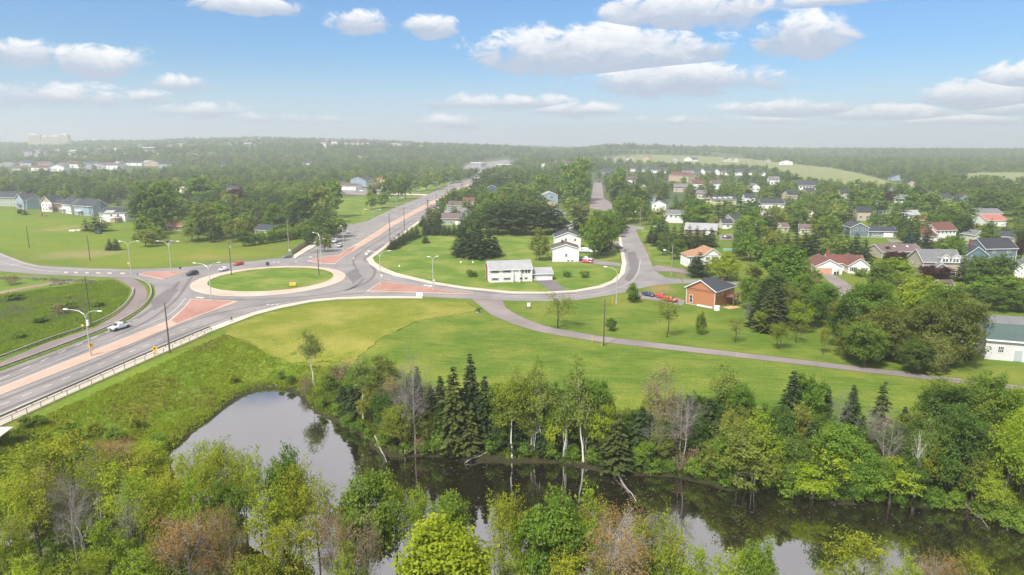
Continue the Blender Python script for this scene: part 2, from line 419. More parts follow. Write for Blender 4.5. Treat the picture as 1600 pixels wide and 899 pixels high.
# ---------------------------------------------------------------- ground
ROADLINE = (P(-250, 780)[:2], P(400, 493)[:2])
_h0 = hgt
def hgt(x, y):
    """terrain height; the low river bank starts south of the road embankment"""
    x = np.asarray(x, float); y = np.asarray(y, float)
    h = _h0(x, y)
    (ax, ay), (bx, by) = ROADLINE; L = math.hypot(bx-ax, by-ay)
    s = ((x-ax)*(by-ay)-(y-ay)*(bx-ax))/L
    k = ss(s/13)
    return np.where((y < 260) & (h < 0) & (h > -12), h*k, h)
def grass_mat(name='grass_ground'):
    m, t, o = new_mat(name); b = t.add('ShaderNodeBsdfPrincipled'); b.inputs['Roughness'].default_value = 0.95
    b.inputs['Specular IOR Level'].default_value = 0.1
    at = t.add('ShaderNodeAttribute'); at.attribute_name = 'col'
    tc = t.add('ShaderNodeTexCoord')
    n0 = t.noise(tc.outputs['Object'], 0.012, 4, .6); n1 = t.noise(tc.outputs['Object'], 0.09, 5, .65, .6)
    n2 = t.noise(tc.outputs['Object'], 0.9, 5, .7); n3 = t.noise(tc.outputs['Object'], 5.0, 3, .7)
    c = at.outputs['Color']
    c = t.mix(t.maprange(n1.outputs[0], .38, .66, 0, .9), c, (1.45, 1.05, 1.25), 'MULTIPLY')
    c = t.mix(t.maprange(n0.outputs[0], .4, .62, .7, 0), c, (.7, .95, .9), 'MULTIPLY')
    v = t.math('ADD', t.math('MULTIPLY', n2.outputs[0], 0.9), t.math('MULTIPLY', n3.outputs[0], 0.7))
    v = t.maprange(v, 0.45, 1.15, 0.55, 1.45)
    vc = t.add('ShaderNodeCombineXYZ'); [t.link(v, vc.inputs[i]) for i in range(3)]
    c = t.mix(1.0, c, vc.outputs[0], 'MULTIPLY')
    t.link(c, b.inputs['Base Color'])
    bp = t.add('ShaderNodeBump'); bp.inputs['Strength'].default_value = 0.5; bp.inputs['Distance'].default_value = 0.3
    t.link(n2.outputs[0], bp.inputs['Height']); t.link(bp.outputs[0], b.inputs['Normal']); t.link(b.outputs[0], o.inputs[0]); return m
GM = grass_mat()
def mown_mat(name, a, b_, stripe_dir, width, yellow):
    m, t, o = new_mat(name); b = t.add('ShaderNodeBsdfPrincipled'); b.inputs['Roughness'].default_value = 0.95; b.inputs['Specular IOR Level'].default_value = 0.1
    tc = t.add('ShaderNodeTexCoord'); mp = t.add('ShaderNodeMapping'); mp.inputs['Rotation'].default_value = (0, 0, stripe_dir)
    t.link(tc.outputs['Object'], mp.inputs[0]); m2 = t.add('ShaderNodeMapping'); m2.inputs['Scale'].default_value = (0.12, 1, 1); t.link(mp.outputs[0], m2.inputs[0])
    s1 = t.noise(m2.outputs[0], width, 4, .65, .3); s2 = t.noise(tc.outputs['Object'], 0.07, 4, .6); s3 = t.noise(tc.outputs['Object'], 3.0, 4, .75)
    f = t.math('ADD', t.math('MULTIPLY', s1.outputs[0], 0.65), t.math('MULTIPLY', s2.outputs[0], 0.35))
    c = t.ramp(f, [(0.38, a), (0.6, b_)])
    c = t.mix(t.maprange(s2.outputs[0], .46, .68, 0, .65), c, yellow)
    v = t.maprange(s3.outputs[0], 0.3, 0.7, 0.6, 1.4); vc = t.add('ShaderNodeCombineXYZ'); [t.link(v, vc.inputs[i]) for i in range(3)]
    c = t.mix(1.0, c, vc.outputs[0], 'MULTIPLY')
    t.link(c, b.inputs['Base Color']); t.link(b.outputs[0], o.inputs[0]); return m
M['lawn'] = mown_mat('mown_lawn', (0.058, 0.108, 0.012), (0.118, 0.168, 0.022), R(8), 1.1, (0.185, 0.185, 0.035))
M['hay'] = mown_mat('cut_hay', (0.11, 0.14, 0.014), (0.185, 0.195, 0.028), R(-28), 1.6, (0.25, 0.225, 0.06))
M['garden'] = mown_mat('garden_lawn', (0.065, 0.125, 0.013), (0.125, 0.185, 0.025), R(20), 0.9, (0.22, 0.22, 0.06))
M['fieldgrass'] = mown_mat('field_grass', (0.14, 0.19, 0.045), (0.24, 0.27, 0.09), R(-12), 0.12, (0.26, 0.26, 0.1))
M['farfield'] = mown_mat('far_field', (0.13, 0.17, 0.055), (0.21, 0.23, 0.09), R(-20), 0.05, (0.24, 0.21, 0.13))

LAWN_PX = [(548, 557), (740, 482), (880, 520), (1200, 566), (1600, 613), (1900, 650), (1900, 700), (1600, 690), (1400, 690), (1200, 680), (1000, 668), (850, 640), (740, 620), (640, 585)]
HAY_PX = [(352, 521), (372, 507), (410, 492.5), (450, 484), (500, 474), (560, 470), (620, 469.5), (662, 470), (700, 472), (728, 474), (738, 480), (745, 486), (722, 490), (690, 495), (655, 502), (620, 517), (590, 533), (562, 549), (548, 557),
          (530, 553), (500, 552), (470, 552), (440, 550), (415, 545), (390, 535)]
EMBANK = P2([(-200, 790), (0, 668), (200, 580), (352, 521), (390, 535), (440, 550), (548, 557), (600, 600), (590, 700), (460, 640), (260, 740), (0, 800)])
MEADOW_W = P2([(-300, 480), (0, 430), (180, 436), (205, 452), (200, 470), (150, 511), (0, 565), (-300, 660)])
NWMEADOW = P2([(-200, 320), (0, 322), (100, 340), (200, 350), (240, 365), (262, 380), (440, 398), (200, 418), (0, 390), (-200, 335)])
def axis(segs):
    out = [segs[0][0]]
    for a, b, s in segs: 
        n = max(1, int(round((b-a)/s))); out += list(np.linspace(a, b, n+1)[1:])
    return np.array(out)
xs = axis([(-6200, -2600, 600), (-2600, -1200, 90), (-1200, -420, 30), (-420, -180, 8), (-180, 200, 2.4), (200, 420, 8), (420, 1300, 30), (1300, 2600, 90), (2600, 6200, 600)])
ys = axis([(-1500, -300, 400), (-300, 40, 34), (40, 200, 2.4), (200, 420, 6), (420, 1000, 25), (1000, 2000, 50), (2000, 5000, 100), (5000, 6200, 300)])
GX, GY = np.meshgrid(xs, ys); GZ = hgt(GX, GY)
nx, ny = len(xs), len(ys)
idx = np.arange(nx*ny).reshape(ny, nx)
quads = np.stack([idx[:-1, :-1], idx[:-1, 1:], idx[1:, 1:], idx[1:, :-1]], -1).reshape(-1, 4)
gm = mesh_np('ground', np.stack([GX, GY, GZ], -1).reshape(-1, 3), [quads], [GM], smooth=True)
gx, gy, gz = GX.ravel(), GY.ravel(), GZ.ravel()
colr = np.tile(np.array([0.10, 0.145, 0.018]), (len(gx), 1))
def paint(poly, c, amt=1.0, edge=4.0):
    ins = inpoly(gx, gy, poly); near = ins | ((segdist(gx, gy, poly) < edge) if edge else ins)
    d = segdist(gx[near], gy[near], poly); sg = np.where(ins[near], d, -d)
    k = ss((sg+edge*0.5)/edge)*amt
    colr[near] = colr[near]*(1-k[:, None]) + np.array(c)*k[:, None]
far = ss((gy-430)/200); colr = colr*(1-far[:, None]) + np.array([0.065, 0.095, 0.035])*far[:, None]
paint(NWMEADOW, (0.115, 0.165, 0.016)); paint(MEADOW_W, (0.11, 0.17, 0.022)); 
paint(EMBANK, (0.13, 0.185, 0.02))
nz_ = smooth_noise(gx, gy, 0.13, 21)
k = inpoly(gx, gy, EMBANK)*ss((nz_-0.0)/0.5)*0.55; colr = colr*(1-k[:, None]) + np.array([0.17, 0.12, 0.03])*k[:, None]
k = inpoly(gx, gy, MEADOW_W)*ss((nz_-0.15)/0.4)*0.6; colr = colr*(1-k[:, None]) + np.array([0.15, 0.14, 0.10])*k[:, None]
for (px, py, rx, ry, c) in [(120, 397, 70, 8, (.27, .2, .12)), (100, 357, 35, 5, (.26, .2, .11)), (330, 402, 60, 4, (.2, .17, .06)), (1035, 452, 25, 6, (.34, .17, .1)), (1022, 400, 9, 34, (.32, .17, .1)),
                          (860, 600, 200, 22, (.24, .22, .07)), (1100, 610, 160, 14, (.23, .22, .07)), (1400, 545, 60, 12, (.15, .25, .06)), (600, 470, 60, 3, (.3, .28, .09))]:
    a = P(px, py); ax_ = rx*mpp(px, py); by_ = abs(P(px, py-ry).y-P(px, py+ry).y)/2
    q = ((gx-a.x)/ax_)**2 + ((gy-a.y)/by_)**2; kk = (ss(1.3-q)*0.6)*(0.6+0.4*nz_).clip(0, 1); colr = colr*(1-kk[:, None]) + np.array(c)*kk[:, None]
# muddy margin and river bed
nearp = (gy < 260) & (gy > -50) & (np.abs(gx) < 420)
dp = np.full(len(gx), 99.); dp[nearp] = segdist(gx[nearp], gy[nearp], POND)
insp = np.zeros(len(gx), bool); insp[nearp] = inpoly(gx[nearp], gy[nearp], POND)
K_MUD = np.where(insp, 1.0, ss((4.5-dp)/3.5))
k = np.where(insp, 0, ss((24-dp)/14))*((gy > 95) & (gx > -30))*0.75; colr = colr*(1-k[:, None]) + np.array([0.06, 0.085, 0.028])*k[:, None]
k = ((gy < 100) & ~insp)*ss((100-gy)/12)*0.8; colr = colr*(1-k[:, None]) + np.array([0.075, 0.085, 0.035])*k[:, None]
colr = colr*(1-K_MUD[:, None]) + np.array([0.032, 0.03, 0.016])*K_MUD[:, None]
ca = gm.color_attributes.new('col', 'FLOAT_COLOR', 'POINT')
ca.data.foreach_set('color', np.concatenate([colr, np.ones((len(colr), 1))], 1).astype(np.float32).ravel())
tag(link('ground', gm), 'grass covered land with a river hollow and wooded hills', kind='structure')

LAYER = [0.02]
def sheet(name, poly, mat, label, cell=None, z=None, h=0.0, parent=None):
    """a surface laid over the ground; poly in world metres. h>0: raised slab with kerb faces"""
    LAYER[0] += 0.004; zo = LAYER[0] if z is None else z
    poly = [tuple(map(float, p)) for p in poly]
    a = sum(poly[i-1][0]*poly[i][1]-poly[i][0]*poly[i-1][1] for i in range(len(poly)))
    if a < 0: poly = poly[::-1]
    vs = [Vector(p) for p in poly]; n = len(vs); es = [(i, (i+1) % n) for i in range(n)]
    if cell:
        A = np.array(poly); x0, y0 = A.min(0); x1, y1 = A.max(0)
        X_, Y_ = np.meshgrid(np.arange(x0, x1, cell), np.arange(y0, y1, cell)); X_ = X_.ravel(); Y_ = Y_.ravel()
        ok = inpoly(X_, Y_, poly); ok[ok] = segdist(X_[ok], Y_[ok], poly) > cell*0.3
        vs += [Vector((a_, b_)) for a_, b_ in zip(X_[ok], Y_[ok])]
    r = delaunay_2d_cdt(vs, es, [], 1 if not cell else 1, 1e-5)
    co = np.array([tuple(v) for v in r[0]]); tri = [f for f in r[2]]
    zz = hgt(co[:, 0], co[:, 1]) + zo + h
    V = [(a_, b_, c_) for (a_, b_), c_ in zip(co, zz)]
    F = [tuple(f) for f in tri]
    if h > 0:
        b0 = len(V); zb = hgt(np.array(poly)[:, 0], np.array(poly)[:, 1])
        for (p, q) in zip(poly, zb): V.append((p[0], p[1], q+zo+h)); 
        for (p, q) in zip(poly, zb): V.append((p[0], p[1], q))
        F += [(b0+i, b0+n+i, b0+n+(i+1) % n, b0+(i+1) % n) for i in range(n)]
    me = bpy.data.meshes.new(name); me.from_pydata(V, [], F); me.materials.append(mat); me.update()
    ob = link(name, me, parent)
    if parent is None: tag(ob, label, kind='structure')
    return ob
def strip(center, width):
    """ribbon polygon round a centre line"""
    c = np.array(center, float); d = np.gradient(c, axis=0); d /= np.linalg.norm(d, axis=1)[:, None]+1e-9
    nrm = np.stack([-d[:, 1], d[:, 0]], 1); w = np.asarray(width)/2
    w = np.full(len(c), w) if w.ndim == 0 else w
    return np.concatenate([c+nrm*w[:, None], (c-nrm*w[:, None])[::-1]])
def asphalt(name, a, b_, warm):
    m, t, o = new_mat(name); b = t.add('ShaderNodeBsdfPrincipled'); b.inputs['Roughness'].default_value = 0.9
    tc = t.add('ShaderNodeTexCoord'); n = t.noise(tc.outputs['Object'], 0.08, 5, .6, .5); n2 = t.noise(tc.outputs['Object'], 6, 3, .7); n3 = t.noise(tc.outputs['Object'], 0.5, 4, .6, 1.5)
    c = t.ramp(n.outputs[0], [(0.35, a), (0.65, b_)]); c = t.mix(t.maprange(n3.outputs[0], .5, .7, 0, .35), c, warm)
    v = t.maprange(n2.outputs[0], .3, .7, .88, 1.12); vc = t.add('ShaderNodeCombineXYZ'); [t.link(v, vc.inputs[i]) for i in range(3)]
    c = t.mix(1.0, c, vc.outputs[0], 'MULTIPLY'); t.link(c, b.inputs['Base Color']); t.link(b.outputs[0], o.inputs[0]); return m
M['asphalt'] = asphalt('road_asphalt', (0.155, 0.147, 0.147), (0.222, 0.207, 0.203), (0.25, 0.218, 0.205))
M['asphalt_dark'] = asphalt('worn_wheel_path', (0.105, 0.095, 0.10), (0.14, 0.125, 0.13), (0.16, 0.13, 0.12))
M['drive'] = asphalt('driveway_asphalt', (0.155, 0.132, 0.135), (0.22, 0.188, 0.185), (0.25, 0.17, 0.135))
M['trail'] = asphalt('trail_asphalt', (0.15, 0.12, 0.12), (0.2, 0.16, 0.155), (0.22, 0.17, 0.14))
M['redpave'] = asphalt('red_paving', (0.26, 0.125, 0.098), (0.345, 0.185, 0.145), (0.42, 0.28, 0.225)); M['medpave'] = asphalt('pinkish_paving', (0.37, 0.235, 0.18), (0.46, 0.31, 0.24), (0.36, 0.18, 0.13))
M['apron'] = asphalt('pink_apron', (0.50, 0.31, 0.25), (0.58, 0.39, 0.32), (0.48, 0.2, 0.15))
M['walk'] = asphalt('sidewalk_concrete', (0.40, 0.355, 0.29), (0.49, 0.435, 0.365), (0.44, 0.335, 0.27))
M['paint'] = plain('road_paint', (0.62, 0.6, 0.58), 0.8, noise=0.3, nscale=0.6); M['dirt'] = asphalt('bare_dirt', (0.2, 0.13, 0.09), (0.28, 0.2, 0.13), (0.18, 0.19, 0.07))
M['paint_faint'] = plain('worn_paint', (0.36, 0.33, 0.33), 0.9, noise=0.3, nscale=0.8)

SOUTH_KERB = [(-250, 764), (0, 655), (100, 611), (200, 567), (300, 524.5), (330, 512), (365, 499), (400, 487.5), (440, 477.5), (487, 469), (530, 465.3), (575, 463.8), (620, 463.5), (660, 464)]
ROAD_PX = SOUTH_KERB + [(737, 467.5), (800, 470), (850, 471), (900, 469.5), (950, 462), (985, 455), (1000, 451), (1025, 445.5), (1065, 443), (1110, 442.5), (1155, 446), (1185, 450),
    (1185, 444.5), (1155, 440.5), (1110, 437.5), (1065, 436.5), (1040, 433.5), (1028, 427), (1020, 417), (1012, 397), (1003, 380), (996, 366), (994, 359), (1006, 358.5), (1007, 355), (985, 352), (967, 350), (968, 356), (972, 378), (976, 398), (979, 412),
    (976, 428), (964, 441), (942, 450), (900, 457), (850, 459.5), (800, 459), (725, 452), (675, 444.5), (615, 431.5), (592, 423), (577, 413), (573, 405), (584, 397), (616, 373), (660, 341), (690, 319.5), (737, 292),
    (752, 280), (764, 268), (809, 257), (835, 245.5), (858, 236.5), (853, 236.5), (828, 245), (801, 255), (746, 265), (735, 279), (700, 290), (665, 305), (612, 327), (575, 345), (552, 350.5), (535, 351), (505, 349), (478, 347), (478, 350), (505, 353), (522, 357), (510, 370), (490, 384),
    (468, 396), (440, 403), (400, 408), (340, 412.5), (275, 419), (200, 421), (130, 419), (62, 415), (35, 409), (12, 400), (0, 395), (-60, 376), (-250, 330),
    (-250, 352), (-60, 404), (0, 424), (60, 429), (130, 432), (205, 434.5), (228, 438.5), (241, 447), (243, 460), (233, 477), (205, 498), (162, 520), (82, 550.5), (0, 580.5), (-120, 630), (-250, 684)]
sheet('road', P2(ROAD_PX), M['asphalt'], 'grey asphalt roads meeting at the roundabout')
def band(a, b): return P2(list(a) + list(b)[::-1])
walk_out = [(-250, 780), (0, 667), (100, 621), (200, 576.5), (300, 533), (330, 519), (365, 505.5), (400, 492.5), (440, 482), (487, 472.5), (530, 468.3), (575, 466.8), (620, 466.3), (660, 466.8)]
sheet('sidewalk', band(SOUTH_KERB, walk_out), M['walk'], 'pale concrete sidewalk along the south side of the road', h=0.14)
ek = [(737, 292), (690, 319.5), (660, 341), (616, 373), (584, 397), (573, 405), (577, 413), (592, 423), (615, 431.5), (675, 444.5), (725, 452), (800, 459), (850, 459.5), (900, 457), (942, 450), (964, 441), (976, 428), (979, 412), (976, 398), (972, 380), (970, 368)]
eo = [(740, 292), (694.5, 319.5), (665.5, 341), (622, 373), (591, 397), (582, 403.5), (586, 410.5), (599, 418.5), (619, 427), (677, 441), (727, 449), (800, 456.3), (850, 456.8), (897, 454.3), (935, 447.3), (956, 439), (968.5, 427.5), (972, 412), (970, 398), (967.5, 382), (966.5, 368)]
sheet('sidewalk', band(ek, eo), M['walk'], 'pale concrete sidewalk curving round the white bungalow lawn', h=0.14)
# roundabout island
cL, cR = P(305.5, 439), P(539, 435); cT, cB = P(424, 416.2), P(424, 463.5)
RC = Vector(((cL.x+cR.x)/2, (cT.y+cB.y)/2)); RA = (cR.x-cL.x)/2; RB = (cT.y-cB.y)/2
print('roundabout', RC, RA, RB)
def oval(rx, ry, n=72, c=RC): return [(c.x+rx*math.cos(2*math.pi*i/n), c.y+ry*math.sin(2*math.pi*i/n)) for i in range(n)]
isl = tag(link('roundabout_island', None, None, (RC.x, RC.y, 0)), 'round grass island with a pink truck apron and pale kerb', kind='structure')
def flat_slab(name, poly, z0, z1, mat, parent, loc):
    mb = MB(); mb.prism([(x-loc[0], y-loc[1]) for x, y in poly], z0, z1); return mb.build(name, [mat], parent)
flat_slab('kerb', oval(RA, RB), 0, 0.10, M['walk'], isl, RC)
flat_slab('apron', oval(RA-.35, RB-.35), 0, 0.115, M['apron'], isl, RC)
gr_rx = (P(516.5, 437).x-P(330.5, 437).x)/2; gr_ry = (P(424, 418.8).y-P(424, 456.5).y)/2; gc = Vector(((P(516.5, 437).x+P(330.5, 437).x)/2, (P(424, 418.8).y+P(424, 456.5).y)/2))
flat_slab('inner_kerb', oval(gr_rx+.35, gr_ry+.35, c=gc), 0, 0.22, M['walk'], isl, RC)
mb = MB(); rings = 8; n = 72; V = []
for j in range(rings+1):
    k = j/rings; z = 0.24 + 0.55*(1-k*k)
    for i in range(n): V.append((gc.x-RC.x+gr_rx*k*math.cos(2*math.pi*i/n), gc.y-RC.y+gr_ry*k*math.sin(2*math.pi*i/n), z))
F = [(j*n+i, j*n+(i+1) % n, (j+1)*n+(i+1) % n, (j+1)*n+i) for j in range(rings) for i in range(n)]
me = bpy.data.meshes.new('island_grass'); me.from_pydata(V, [], F); me.materials.append(M['garden']); [setattr(p, 'use_smooth', True) for p in me.polygons]
link('island_grass', me, isl)
def island(name, px, label, inset=0.35, infill='redpave'):
    poly = P2(px); o = sheet(name, poly, M['walk'], label, h=0.12, z=0.03)
    c = np.array(poly); 
    # brick-red infill inside a pale kerb
    pl = [Vector(p) for p in c]; A = sum(pl[i-1].x*pl[i].y-pl[i].x*pl[i-1].y for i in range(len(pl)))
    if A < 0: pl = pl[::-1]
    ins = []
    n = len(pl)
    for i in range(n):
        d1 = (pl[i]-pl[i-1]).normalized(); d2 = (pl[(i+1) % n]-pl[i]).normalized()
        n1 = Vector((-d1.y, d1.x)); n2 = Vector((-d2.y, d2.x)); b = n1+n2
        if b.length < 0.3: b = n1
        b.normalize(); ins.append(pl[i]+b*min(inset/max(b.dot(n1), .35), inset*1.6))
    sheet('red_paving', [(p.x, p.y) for p in ins], M[infill], None, h=0.02, parent=o, z=0.16)
    return o
island('median', [(-250, 706), (0, 606.5), (160, 543), (265, 501), (288, 481), (298, 468), (330, 468.6), (367, 471), (372, 472.3), (330, 487.5), (275, 508.5), (200, 540), (0, 618.5), (-250, 722)], 'long pinkish paved median ending in a red wedge at the left of the roundabout', infill='medpave')
sheet('red_paving', P2([(268, 502), (289, 481.5), (299, 469), (330, 469.4), (363, 471.6), (330, 486), (277, 506)]), M['redpave'], None, h=.02, z=.17).parent = [o for o in COL.objects if o.name == 'median'][0]
island('median', [(480, 408), (512, 400.5), (530, 399), (545, 388.5), (565, 377), (585, 364.5), (607, 350), (665, 319.5), (700, 302), (737, 285.3), (739.5, 286.3), (705, 304.5), (671, 323), (614, 353.5), (592, 369), (571, 382), (549, 395), (533, 405), (524, 413), (500, 412)], 'pinkish paved median running up the four lane road towards town', inset=.3, infill='medpave')
sheet('red_paving', P2([(484, 408), (512, 401), (531, 399.6), (544, 390), (556, 384.5), (549, 394), (533, 404), (523.5, 412), (500, 411.3)]), M['redpave'], None, h=.02, z=.17).parent = [o for o in COL.objects if o.name == 'median.001'][0]
island('traffic_island', [(573, 455.5), (597, 439.5), (650, 447), (700, 454.5), (740, 459.8), (700, 459.2), (657, 457.6)], 'red paved triangular traffic island on the right of the roundabout')
island('traffic_island', [(216, 429.2), (232, 425.2), (294, 424.2), (255, 437)], 'small red paved triangular traffic island left of the roundabout')
for i, (x0, x1) in enumerate([(100, 106), (116, 122), (133, 139), (150, 157), (168, 175), (188, 196)]):
    sheet('kerb_block', P2([(x0, 425.4+i*.3), (x1, 425.5+i*.3), (x1, 427.3+i*.3), (x0, 427.2+i*.3)]), M['walk'], None, h=0.1).__setitem__('label', 'short pale kerb block dividing the lanes of the western road')
# other paved surfaces
TR_OUT = [(-250, 660), (0, 567), (75, 535.5), (150, 512), (185, 490.5), (207, 466), (206, 452), (193, 441), (176, 434.5)]
TR_IN = [(-250, 676), (0, 575), (82, 545), (162, 516), (197, 496), (224, 475), (231, 461), (226, 447), (212, 437.5), (205, 435)]
sheet('path', band(TR_OUT, TR_IN), M['trail'], 'curved asphalt walking path beside the guardrail', z=0.028)
DRV_LO = [(737, 468), (750, 478), (767, 492), (800, 506), (835, 517), (875, 525), (940, 535), (1075, 550), (1200, 564), (1450, 593.5), (1600, 611), (2000, 660)]
DRV_UP = [(785, 470), (790, 481), (800, 488), (825, 500), (850, 509), (875, 515), (940, 526), (1075, 542), (1200, 556.5), (1450, 586), (1600, 603.5), (2000, 650)]
sheet('driveway', band(DRV_UP, DRV_LO), M['drive'], 'long narrow asphalt lane crossing the green field', z=0.045)
sheet('driveway', P2([(834, 437.6), (859, 436.6), (870, 442), (880, 449), (887, 456.8), (865, 457.2), (850, 448)]), M['asphalt_dark'], 'dark asphalt driveway of the white bungalow')
sheet('driveway', P2([(1283, 429), (1301, 429.5), (1322, 441), (1345, 458), (1312, 464), (1296, 442)]), M['drive'], 'pinkish driveway of the red roofed bungalow')
sheet('driveway', P2([(982, 457), (1000, 466.5), (1032, 471.5), (1066, 478), (1071, 470), (1050, 464), (1000, 456)]), M['drive'], 'parking strip beside the orange house', z=0.06)
sheet('driveway', P2([(903, 410), (905, 404), (928, 406), (974, 413), (973.5, 417.5), (930, 413.5)]), M['drive'], 'driveway beside the tall white houses')
sheet('driveway', P2([(900, 372), (905, 366), (935, 367), (936, 371), (969, 378), (970, 382), (930, 376)]), M['drive'], 'upper driveway behind the tall white houses')
sheet('street', P2([(921, 326), (924, 305), (927, 290), (930, 280), (938, 280), (941, 289), (944, 311), (962, 320), (960, 326), (945, 330)]), M['drive'], 'quiet street running up between the trees')
sheet('street', P2([(1020, 417), (1027, 415), (1062, 421), (1100, 428), (1098, 432), (1050, 425), (1027, 425)]), M['drive'], 'short gravel spur beside the curved road')
sheet('driveway', P2([(1124, 368), (1125, 376), (1148, 376), (1144, 366)]), M['drive'], 'driveway with a parked dark car'); 
sheet('driveway', P2([(1384, 374), (1401, 374), (1410, 379), (1392, 380)]), M['drive'], 'driveway of the slate blue bungalow')
sheet('footpath', P2([(540, 299), (600, 301.5), (668, 304), (666, 306), (600, 304.5), (540, 302)]), M['walk'], 'pale footpath joining the four lane road')
sheet('parking_lot', P2([(530, 303), (532, 297), (560, 295), (610, 297), (612, 303), (570, 306)]), M['drive'], 'gravel parking area of the house with vehicles')
sheet('road_patch', P2([(980, 395), (992, 393), (998, 409), (996, 424), (984, 441), (976, 437), (984, 420)]), M['asphalt_dark'], 'darker repaired strip of asphalt on the curved road', z=.047)
sheet('road_patch', P2([(235, 470), (262, 452), (280, 452), (262, 474), (240, 486)]), M['asphalt_dark'], 'darker asphalt patch left of the roundabout', z=.0385)
sheet('road_patch', P2([(540, 428), (556, 420), (566, 432), (552, 444)]), M['asphalt_dark'], 'darker asphalt patch right of the roundabout', z=.0388)
sheet('parking_lot', P2([(722, 266), (730, 259), (792, 254), (803, 257), (760, 266), (738, 271)]), M['asphalt'], 'large distant parking lot of the shops')
sheet('path', P2([(455, 402), (480, 386), (505, 371), (522, 362), (524, 365), (508, 376), (484, 391), (462, 404)]), M['walk'], 'pale sidewalk behind the wooden fence', h=0.12)
sheet('path', band([(-50, 462), (0, 455.5), (40, 448), (80, 441.5), (150, 436.5)], [(-50, 466), (0, 459.5), (40, 452), (80, 445), (150, 437.8)]), M['dirt'], 'bare dirt track through the meadow', z=0.03)
# mown surfaces
_hp = spline(P2(HAY_PX), 8, True); _q = np.arange(len(_hp)); _hp = _hp + np.stack([np.sin(_q*1.7)+np.sin(_q*.53+1), np.sin(_q*2.3)+np.cos(_q*.71)], 1)*.28
sheet('hay_field', _hp, M['hay'], 'yellow green mown field below the roundabout', cell=3.0, z=0.10)
sheet('lawn', P2(HAY_PX[-7:-6] + [(590, 533), (620, 517), (655, 502), (690, 495), (722, 490), (745, 486), (760, 490), (800, 507.5), (835, 518.5), (875, 526.5), (940, 536.5), (1075, 551.5), (1200, 565.5), (1450, 595), (1600, 612.5), (1800, 637), (1800, 665), (1600, 690), (1400, 680), (1200, 668), (1000, 655), (850, 636), (740, 618), (680, 602), (620, 582), (575, 564)]), M['lawn'], 'broad mown green field between the lane and the river trees', cell=2.4, z=0.10)
sheet('lawn', P2([(789, 470.8), (850, 472.3), (900, 471), (950, 463.5), (978, 458.5), (998, 467), (1032, 473), (1070, 480), (1118, 486), (1160, 480), (1250, 500), (1280, 505), (1420, 560), (1800, 590), (1800, 622), (1600, 602.5), (1450, 585), (1200, 555.5), (1075, 541), (940, 525), (875, 514), (850, 508), (825, 499), (800, 487), (792, 480)]), M['lawn'], 'mown lawn with scattered small trees above the lane', z=0.02)
sheet('lawn', P2([(622, 374), (640, 362), (720, 372), (760, 366), (860, 368), (905, 380), (965, 384), (968, 398), (970, 412), (966, 427), (954, 438.3), (933, 446.5), (895, 453.5), (850, 456), (800, 455.5), (727, 448.2), (678, 440), (620, 426), (601, 418), (588, 410), (584, 404), (593, 397)]), M['garden'], 'bright green lawn round the white bungalow', z=0.02)
sheet('lawn', P2([(1000, 358), (1010, 380), (1022, 410), (1060, 417), (1080, 400), (1050, 370), (1020, 356)]), M['garden'], 'grass verge right of the curved road', z=0.015)
sheet('field', P2([(490, 345), (475, 330), (520, 310), (560, 307), (612, 307), (660, 307), (610, 326), (572, 344), (550, 350)]), M['garden'], 'green park lawn beside the four lane road', z=0.02)
sheet('field', P2([(618, 301), (625, 290), (660, 287), (730, 281), (700, 289.5), (665, 303)]), M['garden'], 'strip of grass between the trees and the main road', z=0.02)
FIELD1 = P2([(925, 252), (1000, 250.5), (1150, 251), (1230, 256), (1300, 263), (1345, 272), (1400, 287), (1465, 300), (1390, 302), (1320, 296), (1240, 284), (1190, 266), (1060, 262), (940, 258)])
FIELD2 = P2([(1478, 276), (1530, 270), (1700, 270), (1800, 285), (1600, 294), (1520, 287)])
sheet('field', FIELD1, M['farfield'], 'pale green farm field beyond the suburb', cell=40, z=0.3)
sheet('field', FIELD2, M['farfield'], 'distant pale field at the right edge', cell=40, z=0.3)
# painted markings
def dash_line(a, b, n, frac, w, mat, label):
    a, b = P(*a), P(*b)
    for i in range(n):
        u0 = (i+0.0)/n; u1 = u0+frac/n; p, q = a.lerp(b, u0), a.lerp(b, u1)
        sheet('lane_line', strip([p[:2], q[:2]], w), mat, label, z=0.052)
dash_line((0, 634), (318, 503), 13, .45, .16, M['paint'], 'white dashes between the southern lanes')
dash_line((0, 593), (225, 494), 9, .45, .16, M['paint'], 'white dashes between the northern lanes')
dash_line((600, 382), (745, 288), 11, .4, .16, M['paint'], 'white dashes on the right lanes of the town road')
dash_line((556, 371), (728, 283.5), 12, .4, .16, M['paint'], 'white dashes on the left lanes of the town road')
def line_px(pts, w, mat, label, n=4): sheet('lane_line', strip(spline(P2(pts), n), w), mat, label, z=0.05)
line_px([(0, 600), (100, 560), (220, 511), (268, 489), (290, 466)], .14, M['paint'], 'edge line along the north side of the median')
line_px([(0, 648), (150, 585), (300, 521), (360, 497), (430, 476), (520, 463), (650, 461.3)], .14, M['paint'], 'white edge line on the south side of the roundabout')
line_px([(600, 436), (660, 446), (720, 454.3), (790, 461.5), (850, 462.5), (900, 460.3)], .14, M['paint'], 'white edge line beside the white bungalow')
line_px([(745, 461), (800, 464.6), (850, 465.4), (905, 463), (950, 455.5), (985, 441), (997, 425), (1001, 405)], .3, M['paint_faint'], 'worn centre line of the curved road')
line_px([(0, 410), (60, 422), (95, 425.5)], .2, M['paint'], 'centre line of the western road')
line_px([(0, 397), (20, 405), (60, 417), (130, 421), (200, 423)], .2, M['paint'], 'edge line of the western road')
